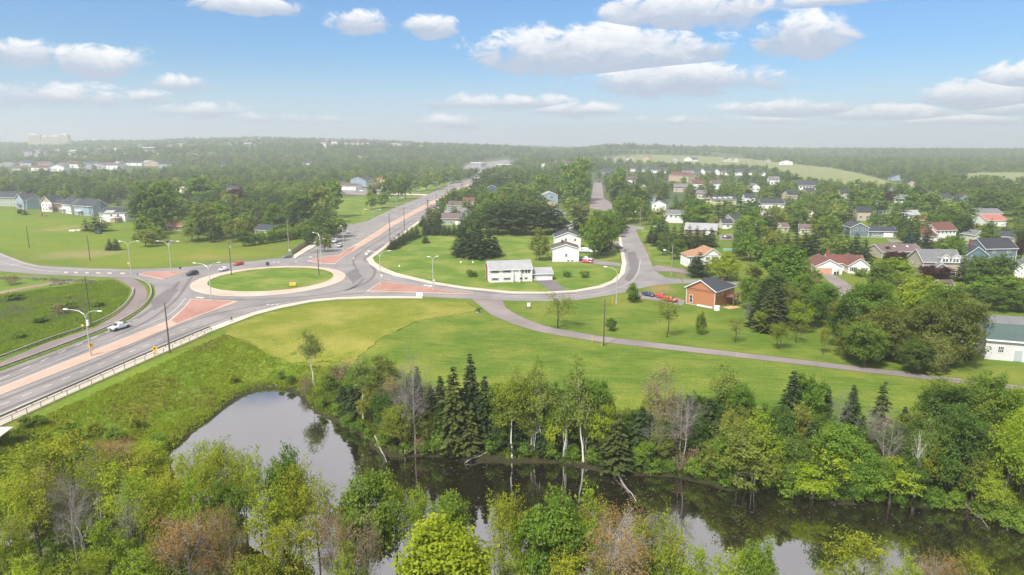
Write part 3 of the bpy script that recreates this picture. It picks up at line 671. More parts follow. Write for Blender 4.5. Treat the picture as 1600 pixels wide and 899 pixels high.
for pts, w in [([(0, 587), (120, 541), (215, 497), (262, 462), (280, 440)], 1.3), ([(0, 598), (120, 553), (230, 502), (275, 468), (290, 447), (300, 432)], 1.0),
               ([(0, 626), (150, 566), (300, 502), (400, 478), (500, 465), (570, 458)], 1.0), ([(0, 643), (150, 581), (300, 517), (400, 484)], 1.0),
               ([(540, 455), (575, 440), (586, 425), (578, 412), (570, 404), (600, 382), (655, 345), (700, 316)], 1.2), ([(560, 425), (552, 410), (560, 398), (590, 378), (650, 341)], 1.0),
               ([(310, 466), (360, 468.5), (420, 467.5), (500, 461), (550, 450), (568, 436)], 1.2), ([(592, 426), (660, 441), (730, 453), (800, 461.3)], 1.0), ([(740, 456), (800, 460.5), (850, 461), (900, 458.6)], .8),
               ([(290, 415), (350, 409), (420, 404.5), (470, 401), (515, 385), (560, 361)], 1.2)]:
    sheet('wheel_path', strip(spline(P2(pts), 6), w), M['asphalt_dark'], 'darker worn tyre path on the asphalt', z=0.040+0.0008*w)
for (px, py, w, h_) in [(309, 465.3, 6, 1.2), (315, 465.8, 6, 1.2), (418, 476.3, 4, .8), (425, 476.6, 3, .7), (432, 476, 4, .7), (552, 404, 1.5, 2), (530, 404, 2, 1.6), (534, 403.5, 2, 1.6), (428, 409.8, 3, .7), (435, 409.8, 3, .7), (462, 409.5, 3, .7), (485, 402, 5, .8), (671, 447, 7, 1.6), (664, 446, 5, 1.2)]:
    sheet('road_marking', P2([(px-w/2, py+h_/2), (px+w/2, py+h_/2), (px+w/2+.8, py-h_/2), (px-w/2+.8, py-h_/2)]), M['paint'], 'short white painted marking at the roundabout', z=0.056)
for i in range(6): sheet('road_marking', P2([(706+i*9, 457.5+i*.8), (712+i*9, 458+i*.8), (713+i*9, 459+i*.8), (707+i*9, 458.4+i*.8)]), M['redpave'], 'red block of the dashed crossing right of the island', z=0.056)
sheet('road_marking', P2([(650, 457), (660, 457), (660.5, 463), (650.5, 463)]), M['paint'], 'white painted crossing patch at the tip of the island', z=0.058)

# ---------------------------------------------------------------- water
def water_mat():
    m, t, o = new_mat('pond_water'); tc = t.add('ShaderNodeTexCoord')
    n = t.noise(tc.outputs['Object'], 0.9, 3, .6); n2 = t.noise(tc.outputs['Object'], 0.05, 3)
    bp = t.add('ShaderNodeBump'); bp.inputs['Strength'].default_value = 0.012; bp.inputs['Distance'].default_value = 0.1; t.link(n.outputs[0], bp.inputs['Height'])
    d = t.add('ShaderNodeBsdfDiffuse'); t.link(t.mix(n2.outputs[0], (0.012, 0.009, 0.006), (0.022, 0.016, 0.011)), d.inputs[0])
    g = t.add('ShaderNodeBsdfGlossy'); g.inputs['Roughness'].default_value = 0.03; t.link(bp.outputs[0], g.inputs['Normal'])
    fr = t.add('ShaderNodeFresnel', IOR=1.5); t.link(bp.outputs[0], fr.inputs['Normal'])
    ms = t.add('ShaderNodeMixShader'); t.link(t.math('ADD', t.math('MULTIPLY', fr.outputs[0], 1.2), 0.44, clamp=True), ms.inputs[0])
    t.link(d.outputs[0], ms.inputs[1]); t.link(g.outputs[0], ms.inputs[2]); t.link(ms.outputs[0], o.inputs[0]); return m
wp = POND.copy(); c = wp.mean(0)
me = bpy.data.meshes.new('water')
x0, y0 = POND.min(0)-4; x1, y1 = POND.max(0)+4
me.from_pydata([(x0, y0, WATER_Z), (x1, y0, WATER_Z), (x1, y1, WATER_Z), (x0, y1, WATER_Z)], [], [(0, 1, 2, 3)]); me.materials.append(water_mat())
tag(link('water', me), 'still brown river widening into a pond', kind='structure')
# ---------------------------------------------------------------- trees
M['bark'] = bark_mat('grey_brown_bark', (0.06, 0.045, 0.035), (0.15, 0.12, 0.10)); M['bark_dark'] = bark_mat('dark_bark', (0.025, 0.02, 0.017), (0.07, 0.055, 0.045))
M['bark_pale'] = bark_mat('pale_dead_bark', (0.24, 0.21, 0.19), (0.42, 0.38, 0.35)); M['bark_grey'] = bark_mat('grey_bark', (0.16, 0.14, 0.13), (0.30, 0.27, 0.25))
M['birch'] = bark_mat('white_birch_bark', (0.5, 0.48, 0.45), (0.72, 0.70, 0.67), 5, (0.06, 0.05, 0.05))
LM = {'green': leaf_mat('leaf_green', (0.076, 0.158, 0.021), (0.181, 0.292, 0.037), .42), 'dark': leaf_mat('leaf_dark_green', (0.047, 0.099, 0.019), (0.123, 0.205, 0.035), .4),
      'lime': leaf_mat('leaf_lime', (0.16, 0.25, 0.018), (0.31, 0.41, 0.03), .45), 'yellow': leaf_mat('leaf_yellow_green', (0.16, 0.215, 0.018), (0.32, 0.36, 0.032), .45),
      'olive': leaf_mat('leaf_olive', (0.099, 0.140, 0.026), (0.222, 0.257, 0.047), .4), 'orange': leaf_mat('leaf_orange_bud', (0.22, 0.13, 0.045), (0.34, 0.26, 0.08), .4),
      'willow': leaf_mat('leaf_willow', (0.16, 0.20, 0.05), (0.31, 0.34, 0.09)), 'copper': leaf_mat('leaf_copper', (0.035, 0.012, 0.015), (0.09, 0.03, 0.03), .25),
      'needle': leaf_mat('needle_dark', (0.026, 0.05, 0.018), (0.065, 0.10, 0.034), .2), 'needle2': leaf_mat('needle_green', (0.05, 0.075, 0.022), (0.11, 0.14, 0.04), .2),
      'needleblue': leaf_mat('needle_blue', (0.03, 0.06, 0.04), (0.07, 0.11, 0.08), .12), 'haze': leaf_mat('leaf_pale_green', (0.111, 0.175, 0.033), (0.234, 0.304, 0.058), .42),
      'pink': leaf_mat('leaf_pinkish_twig', (0.17, 0.135, 0.07), (0.27, 0.23, 0.11), .2)}

def tubes_np(paths, n):
    """paths: list of (points (k,3), radii (k)) -> verts, quads"""
    V = []; Q = []; b = 0
    ang = np.arange(n)*2*np.pi/n; ca, sa = np.cos(ang), np.sin(ang)
    for p, r in paths:
        p = np.asarray(p, float); k = len(p); d = np.gradient(p, axis=0); d /= np.linalg.norm(d, axis=1)[:, None]+1e-9
        ref = np.array([1., 0, 0]) if abs(d[0, 0]) < .8 else np.array([0, 1., 0])
        u = np.cross(d, ref); u /= np.linalg.norm(u, axis=1)[:, None]+1e-9; w = np.cross(d, u)
        ring = p[:, None, :] + (u[:, None, :]*ca[None, :, None] + w[:, None, :]*sa[None, :, None])*np.asarray(r)[:, None, None]
        V.append(ring.reshape(-1, 3))
        i = np.arange(k-1)[:, None]*n; j = np.arange(n)[None, :]; j2 = (j+1) % n
        Q.append(np.stack([b+i+j, b+i+j2, b+i+n+j2, b+i+n+j], -1).reshape(-1, 4)); b += k*n
    return np.concatenate(V), np.concatenate(Q)
def curve(p0, p1, bend, k=5, rng=None, wob=0.0):
    u = np.linspace(0, 1, k)[:, None]; m = (p0+p1)/2 + bend
    c = (1-u)**2*p0 + 2*u*(1-u)*m + u*u*p1
    if rng is not None and wob: c[1:-1] += rng.normal(0, wob, (k-2, 3))
    return c
def leaf_quads(cen, size, rng, out_from, up=0.6, aspect=0.6, droop=0.0):
    n = len(cen); o = cen-out_from; o /= np.linalg.norm(o, axis=1)[:, None]+1e-6
    nm = o*0.6 + np.array([0, 0, up]) + rng.normal(0, .55, (n, 3)); nm /= np.linalg.norm(nm, axis=1)[:, None]
    tv = rng.normal(0, 1, (n, 3)); tv[:, 2] -= droop*2; tv -= nm*(tv*nm).sum(1)[:, None]; tv /= np.linalg.norm(tv, axis=1)[:, None]+1e-6
    bv = np.cross(nm, tv); s = (size*rng.uniform(.6, 1.35, n))[:, None]
    V = np.stack([cen-tv*s, cen+bv*s*aspect, cen+tv*s, cen-bv*s*aspect], 1).reshape(-1, 3)
    return V, np.arange(n*4).reshape(-1, 4)

def broadleaf(seed, H=12, Rw=4.5, base=0.28, limbs=16, twigs=12, leaves=40, lsize=.22, sp1=.9, sp2=.5, leafmat='green', bark='bark', shape=0.0, lumps=7,
              trunk_r=.22, multi=1, droop=0.0, lean=0.0, low=False, twigfrac=1.0, up=.6, sparse_top=0.0):
    """returns (trunk mesh, crown mesh): limbs reach lumps of the crown, twigs carry the leaves"""
    rng = np.random.default_rng(seed)
    zc = H*(base+1)/2; hz_ = H*(1-base)/2; ctr = np.array([lean*zc, 0, zc])
    # lump directions give an uneven outline
    ld = rng.normal(0, 1, (lumps, 3)); ld /= np.linalg.norm(ld, axis=1)[:, None]; la = rng.uniform(-.22, .28, lumps)
    tips = []
    while len(tips) < limbs:
        d = rng.normal(0, 1, 3); d /= np.linalg.norm(d)
        if d[2] < -0.75: continue
        r = rng.uniform(.42, 1.0)**0.6
        r *= 1 + sum(a*max(0, d@q)**3 for a, q in zip(la, ld))
        w = 1 - shape*d[2]*.6
        tips.append(ctr + np.array([d[0]*Rw*w*r*.82, d[1]*Rw*w*r*.82, d[2]*hz_*r*.9]))
    tips = np.array(tips)
    paths = []; tr = []
    fork = H*base*.75
    for s in range(multi):
        a = rng.uniform(0, 6.28); b0 = np.array([math.cos(a)*.25*(multi > 1), math.sin(a)*.25*(multi > 1), -0.3]); sp_ = (multi > 1)*Rw*.25
        top = np.array([lean*H*.8+math.cos(a)*sp_, math.sin(a)*sp_, H*.82])
        tr.append(curve(b0, top, rng.normal(0, .35, 3)*[1, 1, 0], 8, rng, .06)); 
        rr = trunk_r*(1 if multi == 1 else .7)*np.linspace(1, .16, 8)**1.1; rr[0] *= 1.3
        paths.append((tr[-1], rr))
    small = []
    TW = []
    for tp in tips:
        c = tr[rng.integers(multi)]; zt = tp[2]
        zz = np.clip(zt - rng.uniform(.25, .55)*np.hypot(tp[0]-ctr[0]*.5, tp[1])-H*.07, fork*.7, H*.75)
        i = np.clip(np.searchsorted(c[:, 2], zz), 1, len(c)-1); u = (zz-c[i-1, 2])/(c[i, 2]-c[i-1, 2]+1e-6); st = c[i-1]*(1-u)+c[i]*u
        L = np.linalg.norm(tp-st); q = curve(st, tp, np.array([0, 0, -.10*L*(1-2*(droop > 0))]) + rng.normal(0, .08*L, 3), 5, rng, .04*L)
        r0 = trunk_r*.42*(L/6)**.5*max(.25, 1-zz/H); paths.append((q, np.linspace(r0, r0*.22, 5)))
        tw = tp + rng.normal(0, 1, (twigs, 3))*[sp1, sp1, sp1*.75]
        if droop: tw[:, 2] -= rng.uniform(0, 1, twigs)*droop*3
        for x in tw[:max(0, int(twigs*twigfrac))]:
            s0 = q[rng.integers(2, 5)]; l = np.linalg.norm(x-s0)
            small.append((curve(s0, x, rng.normal(0, .1*l, 3), 3), np.array([r0*.3, r0*.2, r0*.08])))
        TW.append(tw)
    if low: V, Q = tubes_np(paths[:multi]+paths[multi::3], 4); 
    else:
        V, Q = tubes_np(paths, 6)
        if small:
            v2, q2 = tubes_np(small, 3); Q = np.concatenate([Q, q2+len(V)]); V = np.concatenate([V, v2])
    tm = mesh_np('trunk', V, [Q], [M[bark]], smooth=True)
    if leaves == 0: return tm, None
    TW = np.concatenate(TW); n = len(TW)
    cen = np.repeat(TW, leaves, 0) + rng.normal(0, 1, (n*leaves, 3))*[sp2, sp2, sp2*.7]
    if droop: cen[:, 2] -= np.abs(rng.normal(0, 1, len(cen)))*droop
    cen[:, 2] = np.maximum(cen[:, 2], .3)
    V, Q = leaf_quads(cen, lsize, rng, ctr-[0, 0, hz_*.3], up=up, droop=droop)
    tint = np.clip(np.repeat(rng.normal(.5, .2, n), leaves) + np.repeat(np.repeat(rng.normal(0, .12, len(tips)), twigs), leaves) + rng.normal(0, .16, n*leaves), 0, 1)
    cm = mesh_np('crown', V, [Q], [LM[leafmat]], attr={'tint': tint})
    return tm, cm
def conifer(seed, H=12, Rw=2.6, whorls=24, per=8, quads=12, leafmat='needle', bark='bark_dark', base=.08, power=.85, sparse=0.0, low=False, curl=.25, qs=1.0):
    rng = np.random.default_rng(seed); V = []; tint = []
    paths = [(curve(np.array([0, 0, -.3]), np.array([0, 0, H*.98]), rng.normal(0, .12, 3)*[1, 1, 0], 6), np.linspace(.19, .02, 6)*H/12)]
    br = []
    for w in range(whorls):
        f = (w+rng.uniform(-.3, .3))/whorls; f = min(max(f, 0), .985); z = H*(base+(1-base)*f)
        L = Rw*((1-f)**power)*(.35+.65*min(1, f*5+.4)) + .12
        k = max(3, int(per*(.5+.5*(1-f))))
        a0 = rng.uniform(0, 6.28)
        for j in range(k):
            if rng.random() < sparse: continue
            a = a0+2*np.pi*j/k+rng.normal(0, .2); l = L*rng.uniform(.68, 1.2); up_ = .35*(f-.35)
            d = np.array([math.cos(a), math.sin(a), 0]); side = np.array([-d[1], d[0], 0])
            tb = rng.normal(.5, .2)
            m = max(3, int(quads*(l/Rw+.3)))
            if not low: br.append((np.array([[0, 0, z], d*l*.5+[0, 0, z+up_*l*.5-.03*l], d*l*.92+[0, 0, z+up_*l-curl*l*.6]]), np.array([.035, .02, .008])))
            for q in range(m):
                u = (q+rng.uniform(0, 1))/m; u = .12+.88*u
                zc = z + up_*l*u - curl*l*u*u + rng.normal(0, .04*l)
                sdv = rng.choice([-1, 1]); wv = (1-u)*.45*l*rng.uniform(.2, 1)
                c = d*l*u + side*sdv*wv + np.array([0, 0, zc - .12*wv])
                dirv = d*(.8) + side*sdv*.9*(1-u*.6) + np.array([0, 0, -.25+up_*.6]) + rng.normal(0, .12, 3); dirv /= np.linalg.norm(dirv)
                s = qs*(.34+.10*l)*rng.uniform(.7, 1.2)*H/12; wd = np.cross(dirv, [0, 0, 1.]); wd = wd/np.linalg.norm(wd)*s*.38 + np.array([0, 0, rng.normal(0, .08)])
                V += [c-dirv*s*.5, c+wd, c+dirv*s*.8+[0, 0, -.08*s], c-wd]; tint.append(np.clip(tb+rng.normal(0, .15), 0, 1))
    tv, tq = tubes_np(paths, 5)
    if br:
        v2, q2 = tubes_np(br, 3); tq = np.concatenate([tq, q2+len(tv)]); tv = np.concatenate([tv, v2])
    tm = mesh_np('trunk', tv, [tq], [M[bark]], smooth=True)
    V = np.array(V); cm = mesh_np('crown', V, [np.arange(len(V)).reshape(-1, 4)], [LM[leafmat]], attr={'tint': tint})
    return tm, cm

KINDS = {}
# name: (params high, params mid, params low), nominal height, nominal half width
def reg(name, H, Rw, hi, mid, low, nv=(2, 2, 2), fn=broadleaf):
    KINDS[name] = dict(H=H, R=Rw, lod=[hi, mid, low], nv=nv, fn=fn, cache={})
def D_(**k): return k
reg('round', 12, 4.6, D_(base=.14, limbs=34, twigs=12, leaves=40, lsize=.21, sp1=.95, sp2=.45, leafmat='green'), D_(base=.06, limbs=40, twigs=7, leaves=15, lsize=.34, sp1=.8, sp2=.45, leafmat='green', twigfrac=.2), D_(base=.03, limbs=34, twigs=4, leaves=6, lsize=.62, sp1=.7, sp2=.5, leafmat='green', low=True), (2, 3, 3))
reg('dark', 12, 4.6, D_(base=.14, limbs=36, twigs=12, leaves=40, lsize=.2, sp1=.9, sp2=.42, leafmat='dark', bark='bark_dark'), D_(base=.06, limbs=42, twigs=7, leaves=15, lsize=.34, sp1=.8, sp2=.45, leafmat='dark', twigfrac=.2), D_(base=.03, limbs=34, twigs=4, leaves=6, lsize=.62, sp1=.7, sp2=.5, leafmat='dark', low=True), (2, 2, 3))
reg('lime', 12, 5.2, D_(limbs=44, twigs=13, leaves=40, lsize=.2, sp1=.75, sp2=.38, leafmat='lime', shape=.3, up=.9), D_(base=.08, limbs=38, twigs=7, leaves=15, lsize=.34, sp1=.8, sp2=.45, leafmat='lime', twigfrac=.2), D_(limbs=20, twigs=4, leaves=7, lsize=.8, sp1=.85, sp2=.6, leafmat='lime', low=True), (1, 1, 1))
reg('airy', 12, 3.8, D_(limbs=26, twigs=10, leaves=14, lsize=.165, sp1=.9, sp2=.36, leafmat='yellow', multi=2, base=.3, bark='bark_dark'), D_(limbs=20, twigs=6, leaves=9, lsize=.38, sp1=.85, sp2=.45, leafmat='yellow', multi=2), D_(limbs=15, twigs=4, leaves=6, lsize=.7, sp1=.85, sp2=.6, leafmat='yellow', low=True), (3, 2, 2))
reg('airygreen', 12, 3.8, D_(limbs=27, twigs=10, leaves=15, lsize=.175, sp1=.9, sp2=.36, leafmat='lime', multi=2, base=.25, bark='bark'), D_(base=.08, limbs=30, twigs=6, leaves=11, lsize=.32, sp1=.85, sp2=.45, leafmat='haze', multi=2), D_(base=.04, limbs=26, twigs=4, leaves=6, lsize=.75, sp1=.85, sp2=.6, leafmat='haze', low=True), (2, 2, 3))
reg('olive', 12, 4.4, D_(base=.12, limbs=32, twigs=10, leaves=24, lsize=.21, sp1=.9, sp2=.42, leafmat='olive'), D_(base=.06, limbs=36, twigs=6, leaves=14, lsize=.34, sp1=.85, sp2=.45, leafmat='olive', twigfrac=.3), D_(base=.03, limbs=30, twigs=4, leaves=6, lsize=.62, sp1=.75, sp2=.5, leafmat='olive', low=True), (2, 2, 3))
reg('budding', 12, 4.6, D_(limbs=40, twigs=20, leaves=9, lsize=.10, sp1=.8, sp2=.25, leafmat='orange', multi=4, base=.25, bark='bark_pale', trunk_r=.26), D_(limbs=26, twigs=12, leaves=5, lsize=.22, sp1=.85, sp2=.35, leafmat='orange', multi=2, bark='bark_grey'), None, (3, 1, 0))
reg('bare', 12, 3.8, D_(limbs=28, twigs=18, leaves=0, sp1=.9, bark='bark_grey', multi=2, base=.22, trunk_r=.22), D_(limbs=24, twigs=14, leaves=0, sp1=.9, bark='bark_grey', base=.25), None, (3, 2, 0))
reg('twiggy', 12, 4.2, D_(limbs=30, twigs=18, leaves=5, lsize=.14, sp1=.95, sp2=.35, leafmat='pink', bark='bark_grey', multi=3, base=.2), D_(limbs=24, twigs=12, leaves=5, lsize=.24, sp1=.95, sp2=.4, leafmat='pink', bark='bark_grey', multi=2, base=.25), None, (2, 1, 0))
reg('birch', 12, 3.0, D_(limbs=22, twigs=10, leaves=18, lsize=.17, sp1=.75, sp2=.4, leafmat='haze', bark='birch', base=.42, lean=.12, trunk_r=.22), D_(limbs=18, twigs=7, leaves=12, lsize=.3, sp1=.8, sp2=.45, leafmat='haze', bark='birch', base=.4, lean=.06), None, (3, 1, 0))
reg('deadbirch', 9, 2.4, D_(limbs=11, twigs=7, leaves=0, sp1=.6, bark='birch', base=.3, trunk_r=.24, lean=.12, multi=2), None, None, (2, 0, 0))
reg('willow', 10, 4.0, D_(limbs=28, twigs=12, leaves=34, lsize=.17, sp1=.8, sp2=.35, leafmat='willow', droop=.55, base=.2), D_(limbs=26, twigs=8, leaves=20, lsize=.3, sp1=.8, sp2=.35, leafmat='willow', droop=.6, base=.2, up=.2), D_(limbs=16, twigs=5, leaves=7, lsize=.7, sp1=.8, sp2=.5, leafmat='willow', droop=.4, low=True), (1, 2, 1))
reg('copper', 10, 4.2, D_(limbs=30, twigs=10, leaves=30, lsize=.22, sp1=.85, sp2=.4, leafmat='copper', bark='bark_dark'), D_(base=.06, limbs=34, twigs=7, leaves=15, lsize=.34, sp1=.8, sp2=.45, leafmat='copper', bark='bark_dark', twigfrac=.2), D_(limbs=16, twigs=4, leaves=7, lsize=.75, sp1=.8, sp2=.5, leafmat='copper', low=True), (1, 2, 1))
reg('orchard', 6, 2.6, None, D_(limbs=16, twigs=9, leaves=5, lsize=.16, sp1=.5, sp2=.3, leafmat='olive', bark='bark_dark', base=.3, trunk_r=.15), None, (0, 3, 0))
reg('spruce', 13, 3.0, D_(whorls=30, per=9, quads=15), D_(whorls=20, per=7, quads=8, qs=1.5), D_(whorls=11, per=6, quads=4, qs=2.4, low=True), (3, 3, 3), conifer)
reg('fir', 13, 2.4, D_(whorls=26, per=7, quads=13, leafmat='needle2', sparse=.18, curl=.35), D_(whorls=18, per=6, quads=8, leafmat='needle2', sparse=.1, qs=1.4), D_(whorls=11, per=5, quads=4, leafmat='needle2', qs=2.4, low=True), (2, 2, 2), conifer)
reg('bluespruce', 10, 2.8, D_(whorls=24, per=8, quads=12, leafmat='needleblue'), D_(whorls=20, per=7, quads=9, leafmat='needleblue', qs=1.5), D_(whorls=11, per=6, quads=4, leafmat='needleblue', qs=2.4, low=True), (1, 2, 2), conifer)
reg('pine', 12, 3.6, D_(whorls=18, per=8, quads=14, leafmat='needle2', base=.2, power=.45, curl=-.05), D_(whorls=14, per=7, quads=10, leafmat='needle', base=.2, power=.4, curl=-.05, qs=1.5), D_(whorls=9, per=6, quads=5, leafmat='needle', base=.2, power=.45, curl=-.05, qs=2.5, low=True), (1, 2, 2), conifer)
reg('shrub', 2.2, 1.5, D_(limbs=14, twigs=8, leaves=22, lsize=.13, sp1=.35, sp2=.2, leafmat='green', base=.05, multi=3, trunk_r=.05), D_(limbs=12, twigs=6, leaves=14, lsize=.2, sp1=.35, sp2=.22, leafmat='green', base=.05, multi=2, trunk_r=.05), D_(limbs=8, twigs=4, leaves=7, lsize=.4, sp1=.35, sp2=.22, leafmat='green', base=.05, low=True, trunk_r=.05), (2, 2, 1))
reg('bushyellow', 2.4, 1.6, D_(limbs=14, twigs=8, leaves=16, lsize=.14, sp1=.4, sp2=.22, leafmat='yellow', base=.05, multi=3, trunk_r=.05), D_(limbs=12, twigs=6, leaves=12, lsize=.2, sp1=.35, sp2=.22, leafmat='yellow', base=.05, multi=2, trunk_r=.05), None, (1, 1, 0))
reg('bushbare', 2.6, 1.8, D_(limbs=20, twigs=12, leaves=5, lsize=.09, sp1=.45, sp2=.2, leafmat='pink', bark='bark_grey', base=.05, multi=4, trunk_r=.06), D_(limbs=16, twigs=10, leaves=5, lsize=.14, sp1=.45, sp2=.2, leafmat='pink', bark='bark_grey', base=.05, multi=3, trunk_r=.05), None, (2, 1, 0))
NAMES = {'round': ('broadleaf_tree', 'round green broadleaf tree', 'round green broadleaf trees'), 'dark': ('broadleaf_tree', 'dark green leafy tree', 'dark green leafy trees'),
 'lime': ('maple_tree', 'dense bright lime green tree', 'dense lime green trees'), 'airy': ('young_tree', 'open yellow green tree', 'open yellow green trees'), 'airygreen': ('young_tree', 'loose fresh green tree', 'loose fresh green trees'),
 'olive': ('broadleaf_tree', 'olive green tree', 'olive green trees'), 'budding': ('budding_tree', 'half bare tree with orange buds', 'half bare orange budding trees'), 'bare': ('bare_tree', 'bare grey tree', 'bare grey trees'),
 'twiggy': ('bare_tree', 'twiggy pinkish grey tree', 'twiggy pinkish grey trees'), 'birch': ('birch_tree', 'white trunked birch', 'white trunked birches'), 'deadbirch': ('dead_birch', 'leafless white birch', 'leafless white birches'),
 'willow': ('willow_tree', 'drooping yellow green willow', 'drooping yellow green willows'), 'copper': ('copper_tree', 'dark maroon leaved tree', 'dark maroon leaved trees'), 'orchard': ('small_tree', 'small thin leaved tree', 'small thin leaved trees'),
 'spruce': ('spruce_tree', 'dark green spruce', 'dark green spruces'), 'fir': ('fir_tree', 'thin green fir', 'thin green firs'), 'bluespruce': ('spruce_tree', 'blue green spruce', 'blue green spruces'), 'pine': ('pine_tree', 'broad dark pine', 'broad dark pines'),
 'shrub': ('shrub', 'low green shrub', 'low green shrubs'), 'bushyellow': ('shrub', 'yellow green bush', 'yellow green bushes'), 'bushbare': ('shrub', 'leafless pinkish bush', 'leafless pinkish bushes')}
def proto(kind, lod, rnd):
    K = KINDS[kind]
    while K['nv'][lod] == 0: lod = lod-1 if lod > 0 and K['nv'][lod-1] else (lod+1 if lod < 2 else 0)
    v = rnd % K['nv'][lod]; key = (lod, v)
    if key not in K['cache']:
        pr = dict(K['lod'][lod]); K['cache'][key] = K['fn'](hash((kind, lod, v)) % 9973 if False else (sum(map(ord, kind))*31+lod*7+v*3), H=K['H'], Rw=K['R'], **pr)
    return K['cache'][key]
TREES = []      # (object, kind, x, y, custom label)
OCC = []        # occupied spots
tr_rng = random.Random(5)
def add_tree(kind, x, y, h, w=None, label=None, lod=None, rz=None, z=None):
    K = KINDS[kind]; d = math.hypot(x, y)
    if lod is None: lod = 0 if d < 215 else (1 if d < 430 else 2)
    tm, cm = proto(kind, lod, tr_rng.randrange(97))
    if z is None: z = H1(x, y)
    sz = h/K['H']; sx = sz*tr_rng.uniform(.88, 1.12) if w is None else w/2/K['R']/1.08
    if K['fn'] is conifer: sx *= 1.28
    if rz is None: rz = tr_rng.uniform(0, 6.28)
    nm = NAMES[kind][0]
    o = link(nm, None, None, (x, y, z-.05), rz, (sx, sx, sz))
    if tm: link('trunk', tm, o)
    if cm: link('crown', cm, o)
    tag(o, None, 'shrub' if nm == 'shrub' else 'tree')
    TREES.append((o, kind, x, y, label)); OCC.append((x, y, (sx*K['R'])))
    return o
def tree_b(kind, px, pyb, pyt, wpx=None, label=None, **k):      # base pixel and top pixel in the photograph
    g = ground(px, pyb); h = height_to(px, pyb, pyt, g.z); s = (g.y*cp-(g.z-CAM_H)*sp)/FPX
    return add_tree(kind, g.x, g.y, h, None if wpx is None else wpx*s, label, **k)
def tree_t(kind, px, pyt, h, wpx=None, label=None, **k):        # crown-top pixel and the height of the tree
    z = -3.0
    for _ in range(5):
        p = P(px, pyt, z+h); z = H1(p.x, p.y); z = max(z, WATER_Z)
    s = (p.y*cp-(z+h-CAM_H)*sp)/FPX
    return add_tree(kind, p.x, p.y, h, None if wpx is None else wpx*s, label, **k)

FG = [('airy', 40, 690, 12, 95), ('airy', 98, 678, 12, 75), ('bare', 140, 690, 12, 70), ('budding', 175, 672, 11, 80), ('airy', 222, 700, 9, 70), ('airygreen', 232, 688, 8, 60), ('airy', 272, 728, 12, 65), ('airygreen', 300, 752, 12, 70), ('airy', 322, 725, 13, 60), ('round', 352, 748, 12, 60), ('airygreen', 290, 705, 10, 44),
 ('airygreen', 192, 722, 11, 80), ('airy', 240, 752, 12, 70), ('airygreen', 165, 815, 9, 70), ('airy', 12, 815, 9, 60), ('budding', 290, 782, 14, 135), ('budding', 345, 790, 13, 90),
 ('airygreen', 312, 692, 12, 60), ('airy', 338, 690, 13, 60), ('airygreen', 350, 690, 12, 60), ('airy', 372, 702, 13, 60), ('airygreen', 398, 712, 13, 55), ('round', 440, 687, 15, 62), ('airy', 462, 712, 14, 60), ('airy', 492, 742, 13, 65),
 ('airygreen', 425, 765, 12, 80), ('airy', 446, 820, 12, 95), ('airygreen', 215, 862, 9, 90), ('airy', 120, 872, 8, 80), ('airygreen', 40, 872, 8, 80), ('airy', 45, 735, 12, 70), ('bare', 95, 722, 14, 70), ('airy', 150, 705, 12, 60), ('airygreen', 205, 740, 11, 60),
 ('round', 566, 724, 15, 105), ('airygreen', 612, 742, 13, 60), ('budding', 518, 786, 13, 60), ('twiggy', 566, 795, 13, 62), ('airygreen', 545, 850, 9, 60), ('airygreen', 655, 740, 13, 55), ('round', 702, 744, 14, 68), ('bushyellow', 720, 805, 7, 50),
 ('lime', 695, 832, 15, 190), ('airy', 792, 762, 15, 62), ('bare', 776, 765, 14, 55), ('airygreen', 812, 800, 12, 50), ('round', 862, 768, 15, 105), ('airygreen', 925, 757, 15, 70), ('budding', 968, 780, 15, 150), ('airy', 1025, 800, 13, 80), ('airy', 1050, 810, 12, 60),
 ('airy', 885, 850, 10, 70), ('airygreen', 1080, 850, 10, 70), ('airygreen', 1010, 865, 9, 70), ('airygreen', 1145, 855, 10, 80), ('round', 1190, 838, 12, 60), ('airy', 1345, 838, 12, 95), ('bare', 1378, 835, 12, 40), ('airygreen', 1425, 868, 9, 50), ('budding', 1478, 848, 11, 85), ('airy', 1520, 868, 10, 60), ('airy', 1300, 882, 8, 50),
 ('airygreen', 945, 880, 8, 60), ('airy', 395, 868, 9, 80), ('airygreen', 20, 745, 9, 60), ('bushbare', 30, 800, 4, 60), ('airygreen', 800, 880, 8, 60), ('bare', 118, 745, 13, 90), ('bare', 190, 760, 12, 80), ('twiggy', 75, 720, 12, 70)]
for k, px, pt, h, w in FG: tree_t(k, px, pt, h, w)
